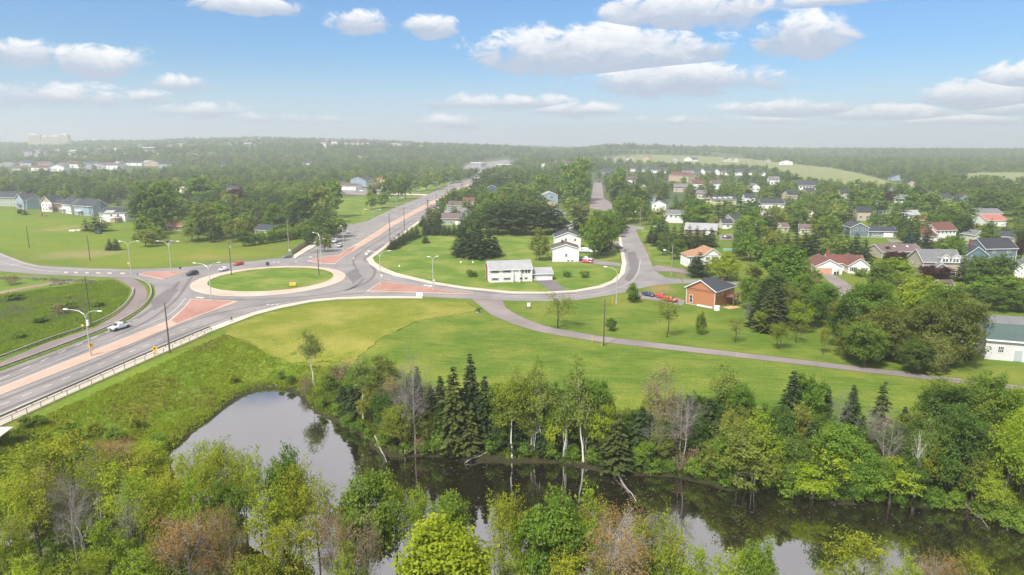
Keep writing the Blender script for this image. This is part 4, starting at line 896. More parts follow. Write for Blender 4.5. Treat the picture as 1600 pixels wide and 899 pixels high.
BANK = [('birch', 492, 603, 512, 34), ('bushbare', 478, 608, 585, 22), ('bushbare', 548, 596, 562, 40), ('birch', 568, 655, 556, 46), ('spruce', 536, 640, 603, 30), ('spruce', 555, 650, 580, 32), ('shrub', 512, 612, 588, 24), ('shrub', 590, 650, 605, 36), ('olive', 595, 600, 555, 45),
 ('bare', 643, 708, 548, 62), ('twiggy', 612, 660, 590, 50), ('bare', 668, 700, 585, 50), ('spruce', 655, 690, 572, 40), ('spruce', 690, 690, 588, 44), ('olive', 624, 706, 636, 52), ('fir', 710, 712, 575, 58), ('spruce', 736, 690, 553, 48), ('spruce', 758, 700, 586, 42), ('shrub', 688, 712, 680, 40), ('fir', 735, 716, 640, 44),
 ('airy', 800, 716, 600, 70), ('birch', 838, 700, 570, 46), ('deadbirch', 832, 716, 650, 30), ('birch', 847, 716, 590, 44), ('birch', 880, 722, 600, 46), ('deadbirch', 884, 720, 622, 30), ('birch', 906, 710, 570, 50), ('birch', 912, 728, 598, 52), ('round', 935, 700, 590, 50), ('fir', 963, 742, 648, 56), ('spruce', 870, 700, 640, 40),
 ('spruce', 1000, 732, 640, 52), ('round', 1003, 738, 690, 44), ('twiggy', 1028, 700, 575, 66), ('bare', 1063, 722, 612, 76), ('spruce', 1072, 705, 618, 48), ('spruce', 1104, 708, 624, 54), ('twiggy', 1045, 715, 640, 70), ('birch', 1130, 690, 578, 54), ('round', 1154, 700, 600, 44), ('olive', 1030, 735, 665, 40),
 ('olive', 1165, 764, 660, 105), ('deadbirch', 1150, 752, 664, 42), ('deadbirch', 1170, 735, 665, 36), ('olive', 1118, 752, 690, 50), ('airygreen', 1210, 758, 690, 50), ('olive', 1192, 730, 660, 50),
 ('spruce', 1230, 705, 584, 52), ('round', 1256, 690, 586, 60), ('spruce', 1288, 680, 602, 28), ('spruce', 1326, 690, 605, 38), ('bare', 1309, 700, 602, 42), ('fir', 1370, 700, 598, 44), ('bare', 1365, 722, 640, 60), ('bare', 1385, 715, 650, 50), ('spruce', 1405, 720, 640, 40), ('spruce', 1215, 715, 640, 40),
 ('round', 1310, 775, 662, 80), ('airygreen', 1265, 782, 722, 72), ('airygreen', 1392, 792, 722, 80), ('round', 1345, 785, 700, 70), ('birch', 1427, 770, 652, 40), ('airy', 1445, 775, 690, 44), ('dark', 1470, 720, 620, 84), ('airy', 1458, 690, 592, 60), ('dark', 1490, 780, 650, 74), ('round', 1535, 700, 585, 70), ('airy', 1515, 700, 610, 66),
 ('olive', 1518, 788, 706, 52), ('airygreen', 1562, 800, 650, 70), ('lime', 1590, 780, 650, 70), ('airygreen', 1600, 700, 620, 60), ('dark', 1425, 745, 665, 60), ('airygreen', 1548, 815, 740, 50), ('dark', 1620, 770, 640, 90), ('olive', 1570, 745, 665, 70), ('spruce', 1280, 735, 655, 40), ('dark', 1235, 760, 680, 60)]
for k, px, pb, pt, w in BANK: tree_b(k, px, pb, pt, w)
MIDT = [('shrub', 988, 473, 446, 24), ('orchard', 872, 513, 455, 52), ('shrub', 954, 517, 499, 18), ('orchard', 1042, 527, 463, 42), ('shrub', 1095, 523, 492, 16), ('orchard', 1148, 536, 495, 30), ('bare', 1066, 453, 410, 20), ('airy', 1217, 546, 505, 34), ('orchard', 1243, 534, 502, 30), ('airy', 1286, 554, 508, 18), ('bare', 1167, 510, 465, 18),
 ('shrub', 885, 433, 424, 12), ('shrub', 912, 434, 422, 16), ('shrub', 737, 432, 422, 18), ('olive', 843, 407, 362, 32), ('spruce', 665, 380, 366, 12), ('shrub', 1077, 472, 462, 10),
 ('spruce', 728, 402, 352, 36), ('spruce', 748, 404, 346, 42), ('spruce', 765, 402, 350, 36), ('spruce', 718, 398, 362, 30), ('spruce', 775, 400, 370, 22), ('spruce', 738, 396, 350, 30),
 ('spruce', 612, 390, 374, 16), ('spruce', 617, 388, 370, 16), ('spruce', 624, 384, 364, 16), ('spruce', 630, 381, 361, 16), ('spruce', 637, 377, 358, 16), ('spruce', 644, 374, 354, 16), ('spruce', 651, 371, 352, 16), ('spruce', 660, 354, 337, 14),
 ('round', 928, 404, 336, 44), ('round', 945, 396, 330, 40), ('copper', 940, 398, 376, 34), ('copper', 925, 361, 340, 30), ('pine', 905, 366, 322, 30), ('copper', 846, 325, 315, 18),
 ('spruce', 1092, 433, 392, 30), ('spruce', 1085, 425, 400, 26), ('lime', 1135, 438, 396, 48), ('lime', 1115, 430, 402, 30), ('round', 1058, 405, 374, 30), ('airygreen', 1036, 400, 360, 20),
 ('round', 1226, 452, 380, 80), ('olive', 1245, 448, 395, 40), ('fir', 1200, 520, 452, 42), ('spruce', 1182, 512, 466, 30), ('round', 1285, 500, 440, 48), ('airygreen', 1250, 520, 468, 42), ('olive', 1230, 500, 455, 40), ('airy', 1240, 512, 478, 26), ('spruce', 1247, 505, 462, 22), ('olive', 1175, 440, 410, 30),
 ('round', 1345, 540, 440, 84), ('olive', 1375, 560, 478, 74), ('willow', 1385, 552, 482, 60), ('dark', 1320, 545, 470, 60), ('olive', 1405, 565, 480, 60), ('olive', 1488, 572, 452, 84), ('round', 1472, 550, 440, 76), ('olive', 1430, 560, 470, 70), ('round', 1350, 575, 500, 60), ('olive', 1330, 560, 500, 56), ('dark', 1430, 585, 530, 50), ('lime', 1395, 445, 404, 58), ('airygreen', 1375, 450, 415, 40), ('lime', 1435, 500, 434, 74), ('willow', 1455, 548, 462, 62), ('willow', 1452, 582, 515, 52), ('willow', 1478, 576, 520, 46),
 ('olive', 1395, 566, 512, 50), ('olive', 1312, 510, 468, 40), ('round', 1360, 500, 440, 66), ('round', 1560, 470, 432, 80), ('lime', 1590, 455, 434, 60), ('dark', 1590, 486, 455, 60), ('dark', 1550, 486, 452, 44), ('shrub', 1512, 562, 550, 18), ('copper', 1462, 435, 414, 50), ('copper', 1402, 408, 392, 34), ('copper', 1382, 402, 386, 20), ('spruce', 1503, 440, 400, 28), ('spruce', 1360, 424, 405, 20), ('round', 1540, 440, 412, 50), ('airygreen', 1575, 455, 440, 40), ('spruce', 1530, 450, 430, 24),
 ('shrub', 1432, 412, 400, 14), ('bushyellow', 1437, 406, 399, 12), ('shrub', 1385, 405, 396, 16), ('shrub', 1478, 376, 366, 16), ('shrub', 1342, 432, 420, 20), ('shrub', 1463, 374, 362, 12), ('olive', 1475, 395, 374, 34), ('round', 1270, 442, 420, 26), ('bushbare', 1268, 448, 430, 20), ('shrub', 1338, 425, 418, 14),
 ('spruce', 150, 362, 334, 24), ('spruce', 160, 362, 335, 26), ('spruce', 135, 361, 340, 18), ('spruce', 172, 391, 372, 14), ('spruce', 182, 391, 372, 16), ('spruce', 39, 336, 326, 12), ('shrub', 31, 335, 328, 10), ('spruce', 211, 375, 364, 10), ('dark', 240, 358, 288, 60), ('dark', 228, 356, 302, 44), ('round', 262, 352, 284, 52), ('dark', 252, 360, 300, 50),
 ('olive', 228, 386, 358, 32), ('round', 245, 380, 355, 34), ('olive', 330, 374, 310, 52), ('round', 345, 374, 318, 40), ('round', 310, 375, 330, 40), ('airygreen', 300, 378, 340, 34), ('round', 318, 320, 270, 60), ('round', 430, 362, 318, 38), ('spruce', 460, 366, 320, 24), ('dark', 445, 372, 350, 34), ('round', 470, 352, 300, 48), ('airygreen', 505, 350, 330, 34), ('copper', 370, 320, 294, 34), ('dark', 380, 385, 360, 24), ('round', 385, 350, 325, 26),
 ('round', 520, 340, 282, 40), ('airygreen', 500, 350, 290, 44), ('round', 580, 328, 296, 26), ('round', 598, 325, 300, 24), ('round', 608, 316, 272, 26), ('round', 622, 312, 274, 24), ('round', 634, 312, 272, 24), ('round', 668, 298, 272, 22), ('round', 682, 296, 268, 22), ('round', 694, 292, 262, 22), ('round', 708, 286, 260, 20), ('olive', 588, 300, 276, 20), ('round', 650, 300, 280, 18),
 ('spruce', 744, 300, 264, 20), ('spruce', 750, 300, 278, 14), ('spruce', 676, 345, 328, 14), ('spruce', 690, 340, 322, 20), ('spruce', 702, 336, 322, 16), ('spruce', 662, 350, 336, 12)]
for k, px, pb, pt, w in MIDT: tree_b(k, px, pb, pt, w)
# hedge of spruces behind the lawn and the dark pines behind it
for i in range(9): tree_b('spruce', 664+i*7.6, 368-(i % 2), 348+(i % 3)*2, 13)
for (px, pb, pt, w) in [(778, 366, 312, 44), (800, 366, 318, 46), (822, 367, 316, 46), (845, 366, 318, 44), (866, 364, 320, 44), (790, 358, 312, 40), (812, 356, 312, 40), (835, 355, 314, 40), (858, 352, 318, 36), (768, 352, 318, 36)]: tree_b('pine', px, pb, pt, w)
for (px, pb, pt, w) in [(762, 292, 262, 18), (772, 292, 260, 20), (782, 294, 266, 18), (792, 296, 266, 20), (806, 298, 266, 16), (815, 298, 264, 14), (824, 300, 268, 14), (862, 300, 262, 16), (872, 300, 262, 16), (756, 290, 266, 16)]: tree_b('spruce', px, pb, pt, w)
for (px, pb, pt, w) in [(846, 312, 270, 34), (898, 316, 256, 44), (906, 314, 246, 40), (888, 316, 262, 40), (908, 320, 268, 28), (893, 306, 250, 40), (782, 340, 305, 34), (800, 335, 300, 30), (822, 328, 295, 30), (772, 330, 300, 30), (790, 318, 290, 34), (812, 315, 285, 30)]: tree_b('round', px, pb, pt, w)
tree_b('willow', 803, 318, 300, 20); tree_b('willow', 817, 330, 312, 20)
for (px, pb, pt, w) in [(1028, 385, 346, 24), (1040, 392, 344, 26), (1052, 394, 350, 24), (1064, 392, 352, 24), (1076, 390, 350, 24), (1088, 388, 352, 22), (1100, 388, 356, 22), (1110, 386, 354, 22), (1018, 380, 352, 22), (1034, 378, 345, 22)]: tree_b('spruce', px, pb, pt, w)
for (px, pb, pt, w) in [(1215, 402, 356, 26), (1228, 404, 358, 26), (1242, 404, 352, 26), (1256, 404, 356, 26), (1268, 402, 354, 28), (1282, 402, 352, 28), (1296, 402, 352, 28), (1308, 400, 354, 26), (1320, 400, 358, 28), (1336, 402, 362, 28), (1205, 398, 360, 24), (1350, 406, 372, 26)]: tree_b('spruce', px, pb, pt, w)
for (k, px, pb, pt, w) in [('round', 1098, 356, 320, 42), ('round', 1078, 352, 325, 40), ('round', 1170, 372, 338, 34), ('round', 1172, 408, 366, 42), ('round', 1150, 402, 364, 18), ('spruce', 1156, 345, 304, 28), ('spruce', 1122, 345, 312, 22), ('pine', 1196, 370, 334, 34), ('olive', 1210, 360, 330, 30), ('spruce', 1225, 352, 318, 10), ('spruce', 1130, 350, 312, 20), ('round', 960, 366, 330, 30), ('round', 975, 350, 300, 36), ('round', 990, 346, 308, 34), ('round', 965, 316, 270, 34), ('round', 966, 306, 262, 28), ('spruce', 958, 316, 288, 14), ('round', 1010, 352, 320, 24), ('dark', 1000, 336, 290, 40),
    ('round', 1290, 372, 336, 44), ('olive', 1275, 372, 345, 30), ('spruce', 1325, 352, 322, 24), ('spruce', 1312, 352, 325, 20), ('round', 1300, 336, 296, 40), ('round', 1340, 330, 292, 40), ('round', 1370, 336, 300, 40), ('dark', 1415, 375, 345, 30), ('round', 1422, 378, 350, 28), ('spruce', 1410, 355, 318, 34), ('dark', 1500, 372, 335, 34), ('round', 1485, 345, 315, 40), ('spruce', 1512, 375, 338, 26), ('spruce', 1548, 368, 344, 22), ('spruce', 1570, 372, 342, 24), ('spruce', 1585, 372, 346, 22), ('spruce', 1545, 378, 340, 16), ('round', 1385, 350, 335, 40), ('copper', 1385, 322, 298, 20), ('copper', 1438, 322, 300, 20), ('round', 1455, 340, 300, 46), ('round', 1420, 335, 300, 40), ('copper', 1594, 405, 376, 24), ('dark', 1590, 348, 310, 40), ('dark', 1545, 335, 300, 50), ('dark', 1570, 338, 300, 40), ('dark', 1525, 330, 298, 36)]: tree_b(k, px, pb, pt, w)
N_HAND = len(TREES)
# ---------------------------------------------------------------- buildings
S = {k: lap_siding('siding_'+k, c) for k, c in dict(white=(.78, .775, .75), cream=(.66, .60, .49), orange=(.41, .165, .078), slate=(.13, .17, .21), blue=(.12, .20, .27), beige=(.42, .37, .29), tan=(.45, .34, .24), paleblue=(.27, .35, .42), greygreen=(.36, .38, .33), grey=(.36, .36, .37), brown=(.2, .13, .09), barn=(.62, .60, .60), sage=(.48, .52, .42), yellow=(.62, .55, .32), mauve=(.36, .31, .33), navy=(.05, .10, .18)).items()}
RF = {k: shingle('shingle_'+k, c) for k, c in dict(dark=(.026, .028, .036), slate=(.034, .038, .052), grey=(.14, .14, .148), light=(.29, .29, .30), brown=(.10, .072, .062), redbrown=(.125, .045, .036), tan=(.30, .165, .095), red=(.34, .125, .105), mauve=(.125, .088, .088), green=(.065, .10, .095), black=(.03, .03, .035)).items()}
_wm = {}
def win_meshes(w, h, cols, trim='white', frame=.11):
    key = (round(w, 2), round(h, 2), cols, trim)
    if key not in _wm:
        f = MB(); f.box(-w/2-frame, w/2+frame, -.07, 0, -frame, 0); f.box(-w/2-frame, w/2+frame, -.07, 0, h, h+frame)
        f.box(-w/2-frame, -w/2, -.068, 0, 0, h); f.box(w/2, w/2+frame, -.068, 0, 0, h)
        for i in range(1, cols): x = -w/2+w*i/cols; f.box(x-.035, x+.035, -.055, 0, 0, h)
        if h > .9: f.box(-w/2, w/2, -.05, 0, h*.5-.03, h*.5+.03)
        p = MB(); p.box(-w/2, w/2, -.03, 0, 0, h)
        _wm[key] = (f.mesh('window', M['white'] if trim == 'white' else M[trim]), p.mesh('pane', M['glass']))
    return _wm[key]
def face_xf(face, u, L, Wd, x0, y0):
    return {'F': ((x0+u, y0-.004), 0), 'B': ((x0+L-u, y0+Wd+.004), math.pi), 'L': ((x0-.004, y0+Wd-u), -math.pi/2), 'R': ((x0+L+.004, y0+u), math.pi/2)}[face]
def wing(root, L, Wd, h, r, wall, roof, x0=0, y0=0, z0=0, ridge='x', o=.45, hip=(0, 0), wins=(), trim='white', fascia=True, base=.35, gable=None):
    """one gabled or hipped volume: walls, roof, trim and openings. wins: (face, u, z, w, h, kind)"""
    wallm = S[wall] if wall in S else M[wall]; m = MB()
    along, across = (L, Wd) if ridge == 'x' else (Wd, L)
    if ridge == 'x': prof = [(y0, z0), (y0+Wd, z0), (y0+Wd, z0+h), (y0+Wd/2, z0+h+r), (y0, z0+h)]; rng_ = (x0, x0+L)
    else: prof = [(x0, z0), (x0+L, z0), (x0+L, z0+h), (x0+L/2, z0+h+r), (x0, z0+h)]; rng_ = (y0, y0+Wd)
    if any(hip): m.box(x0, x0+L, y0, y0+Wd, z0, z0+h)
    else: m.extrude(prof, 'x' if ridge == 'x' else 'y', *rng_)
    m.build('wall', [wallm], root)
    if gable and not any(hip):
        g = MB(); q = [(p[0], p[1]) for p in prof[2:]]; g.extrude(q, 'x' if ridge == 'x' else 'y', rng_[0]-.03, rng_[0]+.02); g.extrude(q, 'x' if ridge == 'x' else 'y', rng_[1]-.02, rng_[1]+.03); g.build('gable_cladding', [S[gable]], root)
    if base and z0 == 0:
        f = MB(); f.box(x0-.03, x0+L+.03, y0-.03, y0+Wd+.03, -.9, base*.6); f.build('foundation', [M['concrete']], root)
    s = r/(across/2); th = .16
    rm = MB(); e0, e1 = rng_[0]-o*.8, rng_[1]+o*.8; c0 = (y0 if ridge == 'x' else x0); c1 = c0+across; cm_ = (c0+c1)/2
    zt = z0+h+.03
    if not any(hip):
        cs = [(c0-o, zt-o*s), (cm_, zt+r), (c1+o, zt-o*s), (c1+o, zt-o*s+th), (cm_, zt+r+th*1.15), (c0-o, zt-o*s+th)]
        rm.extrude(cs, ridge, e0, e1)
    else:
        i0 = across*.5*hip[0]; i1 = across*.5*hip[1]
        def pt(a, c, z): return (a, c, z) if ridge == 'x' else (c, a, z)
        E = [pt(e0, c0-o, zt-o*s), pt(e1, c0-o, zt-o*s), pt(e1, c1+o, zt-o*s), pt(e0, c1+o, zt-o*s)]
        T = [(p[0], p[1], p[2]+th) for p in E]
        R0, R1 = pt(e0+(i0+o*.8 if hip[0] else 0), cm_, zt+r+th), pt(e1-(i1+o*.8 if hip[1] else 0), cm_, zt+r+th)
        for i in range(4): rm.face([E[i], E[(i+1) % 4], T[(i+1) % 4], T[i]])
        rm.face([T[0], T[1], R1, R0]); rm.face([T[2], T[3], R0, R1])
        if hip[1]: rm.face([T[1], T[2], R1])
        if hip[0]: rm.face([T[3], T[0], R0])
        U0, U1 = R0[:2]+(R0[2]-th,), R1[:2]+(R1[2]-th,); rm.face([E[0], E[1], U1, U0]); rm.face([E[2], E[3], U0, U1])
        if not hip[0] or not hip[1]:
            g = MB()
            for flag, a in ((hip[0], rng_[0]), (hip[1], rng_[1])):
                if not flag:
                    pr = [(c0, z0+h-.01), (c1, z0+h-.01), (cm_, z0+h+r)]
                    g.extrude(pr, ridge, a if a == rng_[0] else a-.2, a+.2 if a == rng_[0] else a)
            g.build('gable', [wallm], root)
    rm.build('roof', [RF[roof]], root)
    if fascia:
        fm = MB(); t2 = .24
        if not any(hip) or not (hip[0] and hip[1]):
            for k, (flag, a, b_) in enumerate(((hip[0], e0-.05, e0+.0), (hip[1], e1-.0, e1+.05))):
                if flag: continue
                for sgn, ca in ((1, c0-o), (-1, c1+o)):
                    p = [(ca, zt-o*s-.1), (cm_, zt+r-.1), (cm_, zt+r+th+.03), (ca, zt-o*s+th+.03)]
                    fm.extrude(p, ridge, a, b_)
        for ca, cb in ((c0-o-.06, c0-o-.002), (c1+o+.002, c1+o+.06)):
            p = [(ca, zt-o*s-.08), (cb, zt-o*s-.08), (cb, zt-o*s+th-.01), (ca, zt-o*s+th-.01)]; fm.extrude(p, ridge, e0, e1)
        fm.build('fascia', [M['white']], root)
    if trim == 'white':
        for (cx, cy) in ((x0, y0), (x0+L, y0)): MB().box(cx-.07, cx+.07, cy-.07, cy+.07, z0+.05, z0+h-.02).build('corner_board', [M['white']], root)
    for w_ in wins:
        face, u, z, w, hh = w_[:5]; kind = w_[5] if len(w_) > 5 else 'window'
        (px, py), rz = face_xf(face, u, L, Wd, x0, y0); loc = (px, py, z0+z)
        if kind.startswith('window'):
            fm, pm = win_meshes(w, hh, 2 if w > .9 else 1, 'white'); f = link('window', fm, root, loc, rz); link('pane', pm, f)
            if kind == 'window_s':
                for sx in (-1, 1):
                    q = MB(); q.box(sx*(w/2+.32)-.18, sx*(w/2+.32)+.18, -.06, 0, -.05, hh+.05); q.build('shutter', [M['shutter']], root, loc, rz)
        elif kind == 'door' or kind == 'door_grey':
            d = MB(); d.box(-w/2-.1, w/2+.1, -.05, 0, 0, hh+.1); f = d.build('door_frame', [M['white']], root, loc, rz)
            d = MB(); d.box(-w/2, w/2, -.09, -.05, 0, hh); f2 = d.build('door', [M['door_grey'] if kind == 'door_grey' else M['white']], f)
            d = MB(); d.box(-w*.22, w*.22, -.1, -.088, hh*.5, hh*.85) if kind == 'door' else d.box(w*.34, w*.42, -.13, -.088, hh*.45, hh*.5)
        elif kind.startswith('garage'):
            mat = {'garage': M['white'], 'garage_tan': M['door_tan'], 'garage_dark': M['dark_metal']}[kind]
            d = MB(); d.box(-w/2-.12, w/2+.12, -.045, 0, 0, hh+.12); f = d.build('garage_frame', [M['white']], root, loc, rz)
            d = MB()
            for i in range(4): d.box(-w/2, w/2, -.085, -.045, hh*i/4+.012, hh*(i+1)/4-.012)
            d.build('garage_door', [mat], f)
def chimney(root, x, y, z0, z1, s=.8, mat='brick'):
    m = MB(); m.box(x-s/2, x+s/2, y-s*.4, y+s*.4, z0, z1); m.box(x-s/2-.07, x+s/2+.07, y-s*.4-.07, y+s*.4+.07, z1, z1+.16); m.build('chimney', [M[mat]], root)
def deck(root, x0, x1, y0, y1, z, mat='brown_wood', steps=True):
    m = MB(); n = max(2, int((x1-x0)/.5)); m.box(x0, x1, y0, y1, z-.2, z); m.build('deck', [M[mat]], root)
    for (x, y) in ((x0+.1, y0+.1), (x1-.1, y0+.1), ((x0+x1)/2, y0+.1), (x1-.1, y1-.15)):
        p = MB(); p.box(x-.08, x+.08, y-.08, y+.08, -.5, z+1.0); p.build('deck_post', [M[mat]], root)
    r = MB(); r.box(x0, x1, y0+.03, y0+.1, z+.9, z+1.0); r.box(x1-.1, x1-.03, y0, y1, z+.9, z+1.0)
    for i in range(n+1): x = x0+(x1-x0)*i/n; r.box(x-.03, x+.03, y0+.04, y0+.09, z, z+.9)
    r.build('railing', [M[mat]], root)
HOUSES = []
def house(name, label, A, B, cat='house', group=None, z=None):
    """A, B: pixels of the near wall's left and right base corners; returns root, length of that wall"""
    a, b = P(*A), P(*B); d = b-a; L = d.length; rz = math.atan2(d.y, d.x)
    gz = H1((a.x+b.x)/2, (a.y+b.y)/2) if z is None else z
    o = thing(name, label, cat, (a.x, a.y, gz), rz, group); c = (a+b)/2
    HOUSES.append((c.x, c.y, L*.6, label)); return o, L
def depth_to(A, C): return (P(*A)-P(*C)).length
def row(face, us, z, w, h, kind='window'): return [(face, u, z, w, h, kind) for u in us]

# white split level bungalow in the middle
r, L = house('bungalow', 'white split level bungalow with pale grey roof and attached garage on the central lawn', (765, 442.4), (831, 440))
Wd = 9.6
wing(r, L, Wd, 4.7, 2.2, 'white', 'light', wins=[('F', L*.13, 3.5, 1.5, .9, 'window_s'), ('F', L*.41, 3.5, 1.5, .9, 'window_s'), ('F', L*.13, .9, 1.4, .8, 'window_s'), ('F', L*.41, .9, 1.4, .8, 'window_s'), ('F', L*.585, .5, 1.1, 2.4, 'door'),
    ('F', L*.78, 3.1, .8, 1.3), ('F', L*.86, 3.1, .8, 1.3), ('F', L*.93, 3.1, .8, 1.3), ('F', L*.74, .9, 1.1, .7), ('F', L*.86, .9, 1.1, .7), ('L', Wd*.3, 3.3, .9, .9)])
chimney(r, -.3, Wd*.52, 0, 7.2, .55)
[MB().box(L*u-.12, L*u+.12, -1.1, -.86, 0, 4.75).build('porch_post', [M['white']], r) for u in (.52, .69, .985)]
wing(r, (P(859, 436.5)-P(831, 440)).length*.98, 6.0, 2.6, 1.5, 'white', 'light', x0=L+.02, y0=.9, wins=[('F', .7, .9, .8, 1.2), ('F', 4.1, .05, 4.6, 2.2, 'garage')])
# tall white gabled house and the one behind
r, L = house('house', 'tall white house with brown roof standing end on beside the bungalow lawn', (863.5, 409.5), (904, 409.5))
wing(r, L, 10, 5.6, 1.7, 'white', 'brown', ridge='y', wins=[('F', L*.52, 2.2, .8, 1.2), ('F', L*.6, .2, .8, .6), ('F', L*.75, .2, 1.2, .5), ('R', 3, 3.2, 1.2, 1.1), ('R', 7, 3.2, 1.2, 1.1), ('L', 4, 3.2, 1.2, 1.1)])
chimney(r, L*.4, 5.5, 6.5, 8.3, .7, 'dark_metal')
r, L = house('house', 'white house with dark grey roof just behind the tall brown roofed one', (867, 391), (907, 391))
wing(r, L, 11, 6.0, 2.2, 'white', 'slate', ridge='y', wins=[('F', L*.42, 4.3, .9, 1.1), ('F', L*.78, 4.2, .8, 1.1), ('R', 3, 3.4, 1.2, 1.1), ('R', 7, 3.4, 1.2, 1.1)]); chimney(r, L*.5, 6, 7.6, 9.4, .7, 'dark_metal')
r, L = house('house', 'low white house with mauve roof behind the pair of tall white houses', (882, 366), (906, 365))
wing(r, L, 13, 3.6, 1.8, 'white', 'mauve', ridge='y', wins=[('F', L*.4, 1.6, 1, 1), ('R', 4, 1.6, 1, 1)])
r, L = house('house', 'small grey roofed white house half hidden by dark pines', (872, 340), (884, 339)); wing(r, L, 12, 3.2, 2, 'white', 'grey', ridge='y', wins=[('F', L*.6, 1.4, 1.2, 1)])
r, L = house('house', 'tan gabled house in front of the pale blue one beside the round trees', (843, 325), (866, 325)); wing(r, L, 11, 4.0, 2, 'tan', 'slate', ridge='y', wins=[('F', L*.6, 1.6, 1, 1)])
r, L = house('house', 'pale blue gabled house with white roof beyond the tan house', (847, 318), (871, 318)); wing(r, L, 13, 6.6, 2.6, 'paleblue', 'light', ridge='y', wins=[('F', L*.2, 4.6, 1, 1), ('F', L*.62, 4.2, 2.2, 1.6)])
# orange house
r, L = house('orange_house', 'orange sided house with slate grey roof and back deck beside the side road', (1072, 474.5), (1116, 482.5))
Wd = depth_to((1116, 482.5), (1152, 473.5))
wing(r, L, Wd, 5.3, 2.6, 'orange', 'slate', ridge='y', hip=(0, .9), o=.55, wins=[('F', L*.17, .7, .9, 2.2), ('R', Wd*.14, 3.9, .8, .9), ('R', Wd*.36, 3.6, 1.0, 1.2), ('R', Wd*.85, 3.6, 1.2, 1.3), ('L', Wd*.3, 3.4, 1.1, 1.1), ('L', Wd*.6, .9, 1.1, 1.1)])
wing(r, 7.5, 6.5, 4.4, 2.0, 'orange', 'slate', x0=-2.5, y0=Wd-4.0, hip=(.7, 0), o=.5, base=0, wins=[('L', 3, 2.6, 1.1, 1.1)])
m = MB(); m.box(L, L+3.0, Wd*.5, Wd*.98, 2.75, 2.95); m.build('deck', [M['brown_wood']], r)
for (x, y) in ((L+2.9, Wd*.51), (L+2.9, Wd*.97), (L+2.9, Wd*.74), (L+.15, Wd*.51)):
    m = MB(); m.box(x-.13, x+.13, y-.13, y+.13, 0, 3.85); m.build('deck_post', [M['brown_wood']], r)
m = MB(); m.box(L+2.85, L+2.95, Wd*.5, Wd*.98, 3.75, 3.85); m.box(L, L+2.9, Wd*.5, Wd*.5+.1, 3.75, 3.85)
for i in range(12): y = Wd*(.5+.48*i/11); m.box(L+2.87, L+2.93, y-.03, y+.03, 2.9, 3.8)
m.build('railing', [M['brown_wood']], r); chimney(r, L*.75, Wd*.72, 5.8, 7.4, .45, 'brick')
for i in range(9): tag(link('fence_panel', (lambda q: q)(MB().box(-.35, .35, -.04, .04, 0, .55).mesh('fence_panel', M['white'])), r, (L*.45+.78*i*.7, -.35, 0)))
rx = P(1118, 484.5); m = MB(); m.prism(oval(.9, .9, 14, Vector((0, 0))), 0, 1.25); o = m.build('storage_tank', [M['white']], None, (rx.x+.4, rx.y-.2, 0)); tag(o, 'white storage tank at the corner of the orange house', 'tank')
g = P(1143, 481); m = MB(); [m.box(-2.3, 2.3, -1.4+.47*i, -1.4+.47*i+.42, .05, .16) for i in range(6)]; o = m.build('wooden_platform', [M['new_wood']], None, (g.x, g.y, 0), .5); tag(o, 'pale wooden platform on the grass under the deck of the orange house', 'platform')
# tan hipped roof house
r, L = house('house', 'white house with tan hipped roof behind the spruce near the curved road', (1099, 419), (1125, 418.5))
wing(r, L, 12.5, 5.2, 2.4, 'white', 'tan', ridge='y', hip=(0, .8), x0=0, wins=[('F', L*.66, 3.2, 1.5, 1.2, 'window_s'), ('F', L*.2, 3.2, 1.2, 1.1), ('F', L*.62, .1, 2.2, 2.0, 'garage_dark'), ('R', 4, 3, 1.2, 1.2)])
wing(r, 6.0, 8, 4.6, 1.9, 'white', 'tan', x0=-5.9, y0=2, hip=(.8, 0), wins=[('F', 2.2, 2.4, 1.2, 1.2, 'window_s'), ('F', 4.4, 2.4, 1.0, 1.2)])
# red roofed L bungalow
r, L = house('bungalow', 'white bungalow with reddish brown roof, twin gables and pink tan garage door', (1274, 428.5), (1315, 429.5))
wing(r, L, 13.5, 3.1, 2.5, 'white', 'redbrown', ridge='y', wins=[('F', L*.34, .05, 5.2, 2.4, 'garage_tan'), ('F', L*.86, .05, .9, 2.0, 'door_grey'), ('L', 10, 1, 1.2, 1.1), ('L', 4, 1, 1.2, 1.1)])
L2 = (P(1352, 425)-P(1325, 425)).length
wing(r, 13, 8.5, 3.1, 2.4, 'white', 'redbrown', x0=L*.75, y0=8.5, wins=[('F', 3.6, 1, 1.2, 1.2)])
wing(r, L2+1, 13, 3.1, 2.6, 'white', 'redbrown', x0=L+3.2, y0=2.9, ridge='y', wins=[('F', L2*.27, 1, 1.5, 1.4, 'window_s'), ('F', L2*.84, 1, 1.2, 1.2, 'window_s')]); chimney(r, L*.8, 12.5, 4.6, 7.4, .9)
# slate blue bungalow
r, L = house('bungalow', 'slate blue bungalow with a white garage door and white porch rail', (1328, 370), (1356, 370.5))
wing(r, L, 12, 4.9, 2.3, 'slate', 'slate', ridge='y', wins=[('F', L*.27, 3.2, 1.7, 1.4), ('F', L*.73, 3.2, 1.7, 1.4), ('L', 3, 3, 1.2, 1.2)])
L2 = (P(1402, 373)-P(1356, 370.5)).length
wing(r, L2, 9, 3.2, 1.9, 'slate', 'slate', x0=L+.02, y0=-.5, wins=[('F', L2*.72, .05, 4.6, 2.3, 'garage'), ('F', L2*.22, 1, 1.4, 1.4), ('F', L2*.4, 1, 1.4, 1.4)])
m = MB(); [m.box(L+1+i*.6, L+1.1+i*.6, -2.2, -2.1, 0, 1.3) for i in range(16)]; m.box(L+1, L+10.2, -2.22, -2.08, 1.3, 1.42); m.build('porch_rail', [M['white']], r)
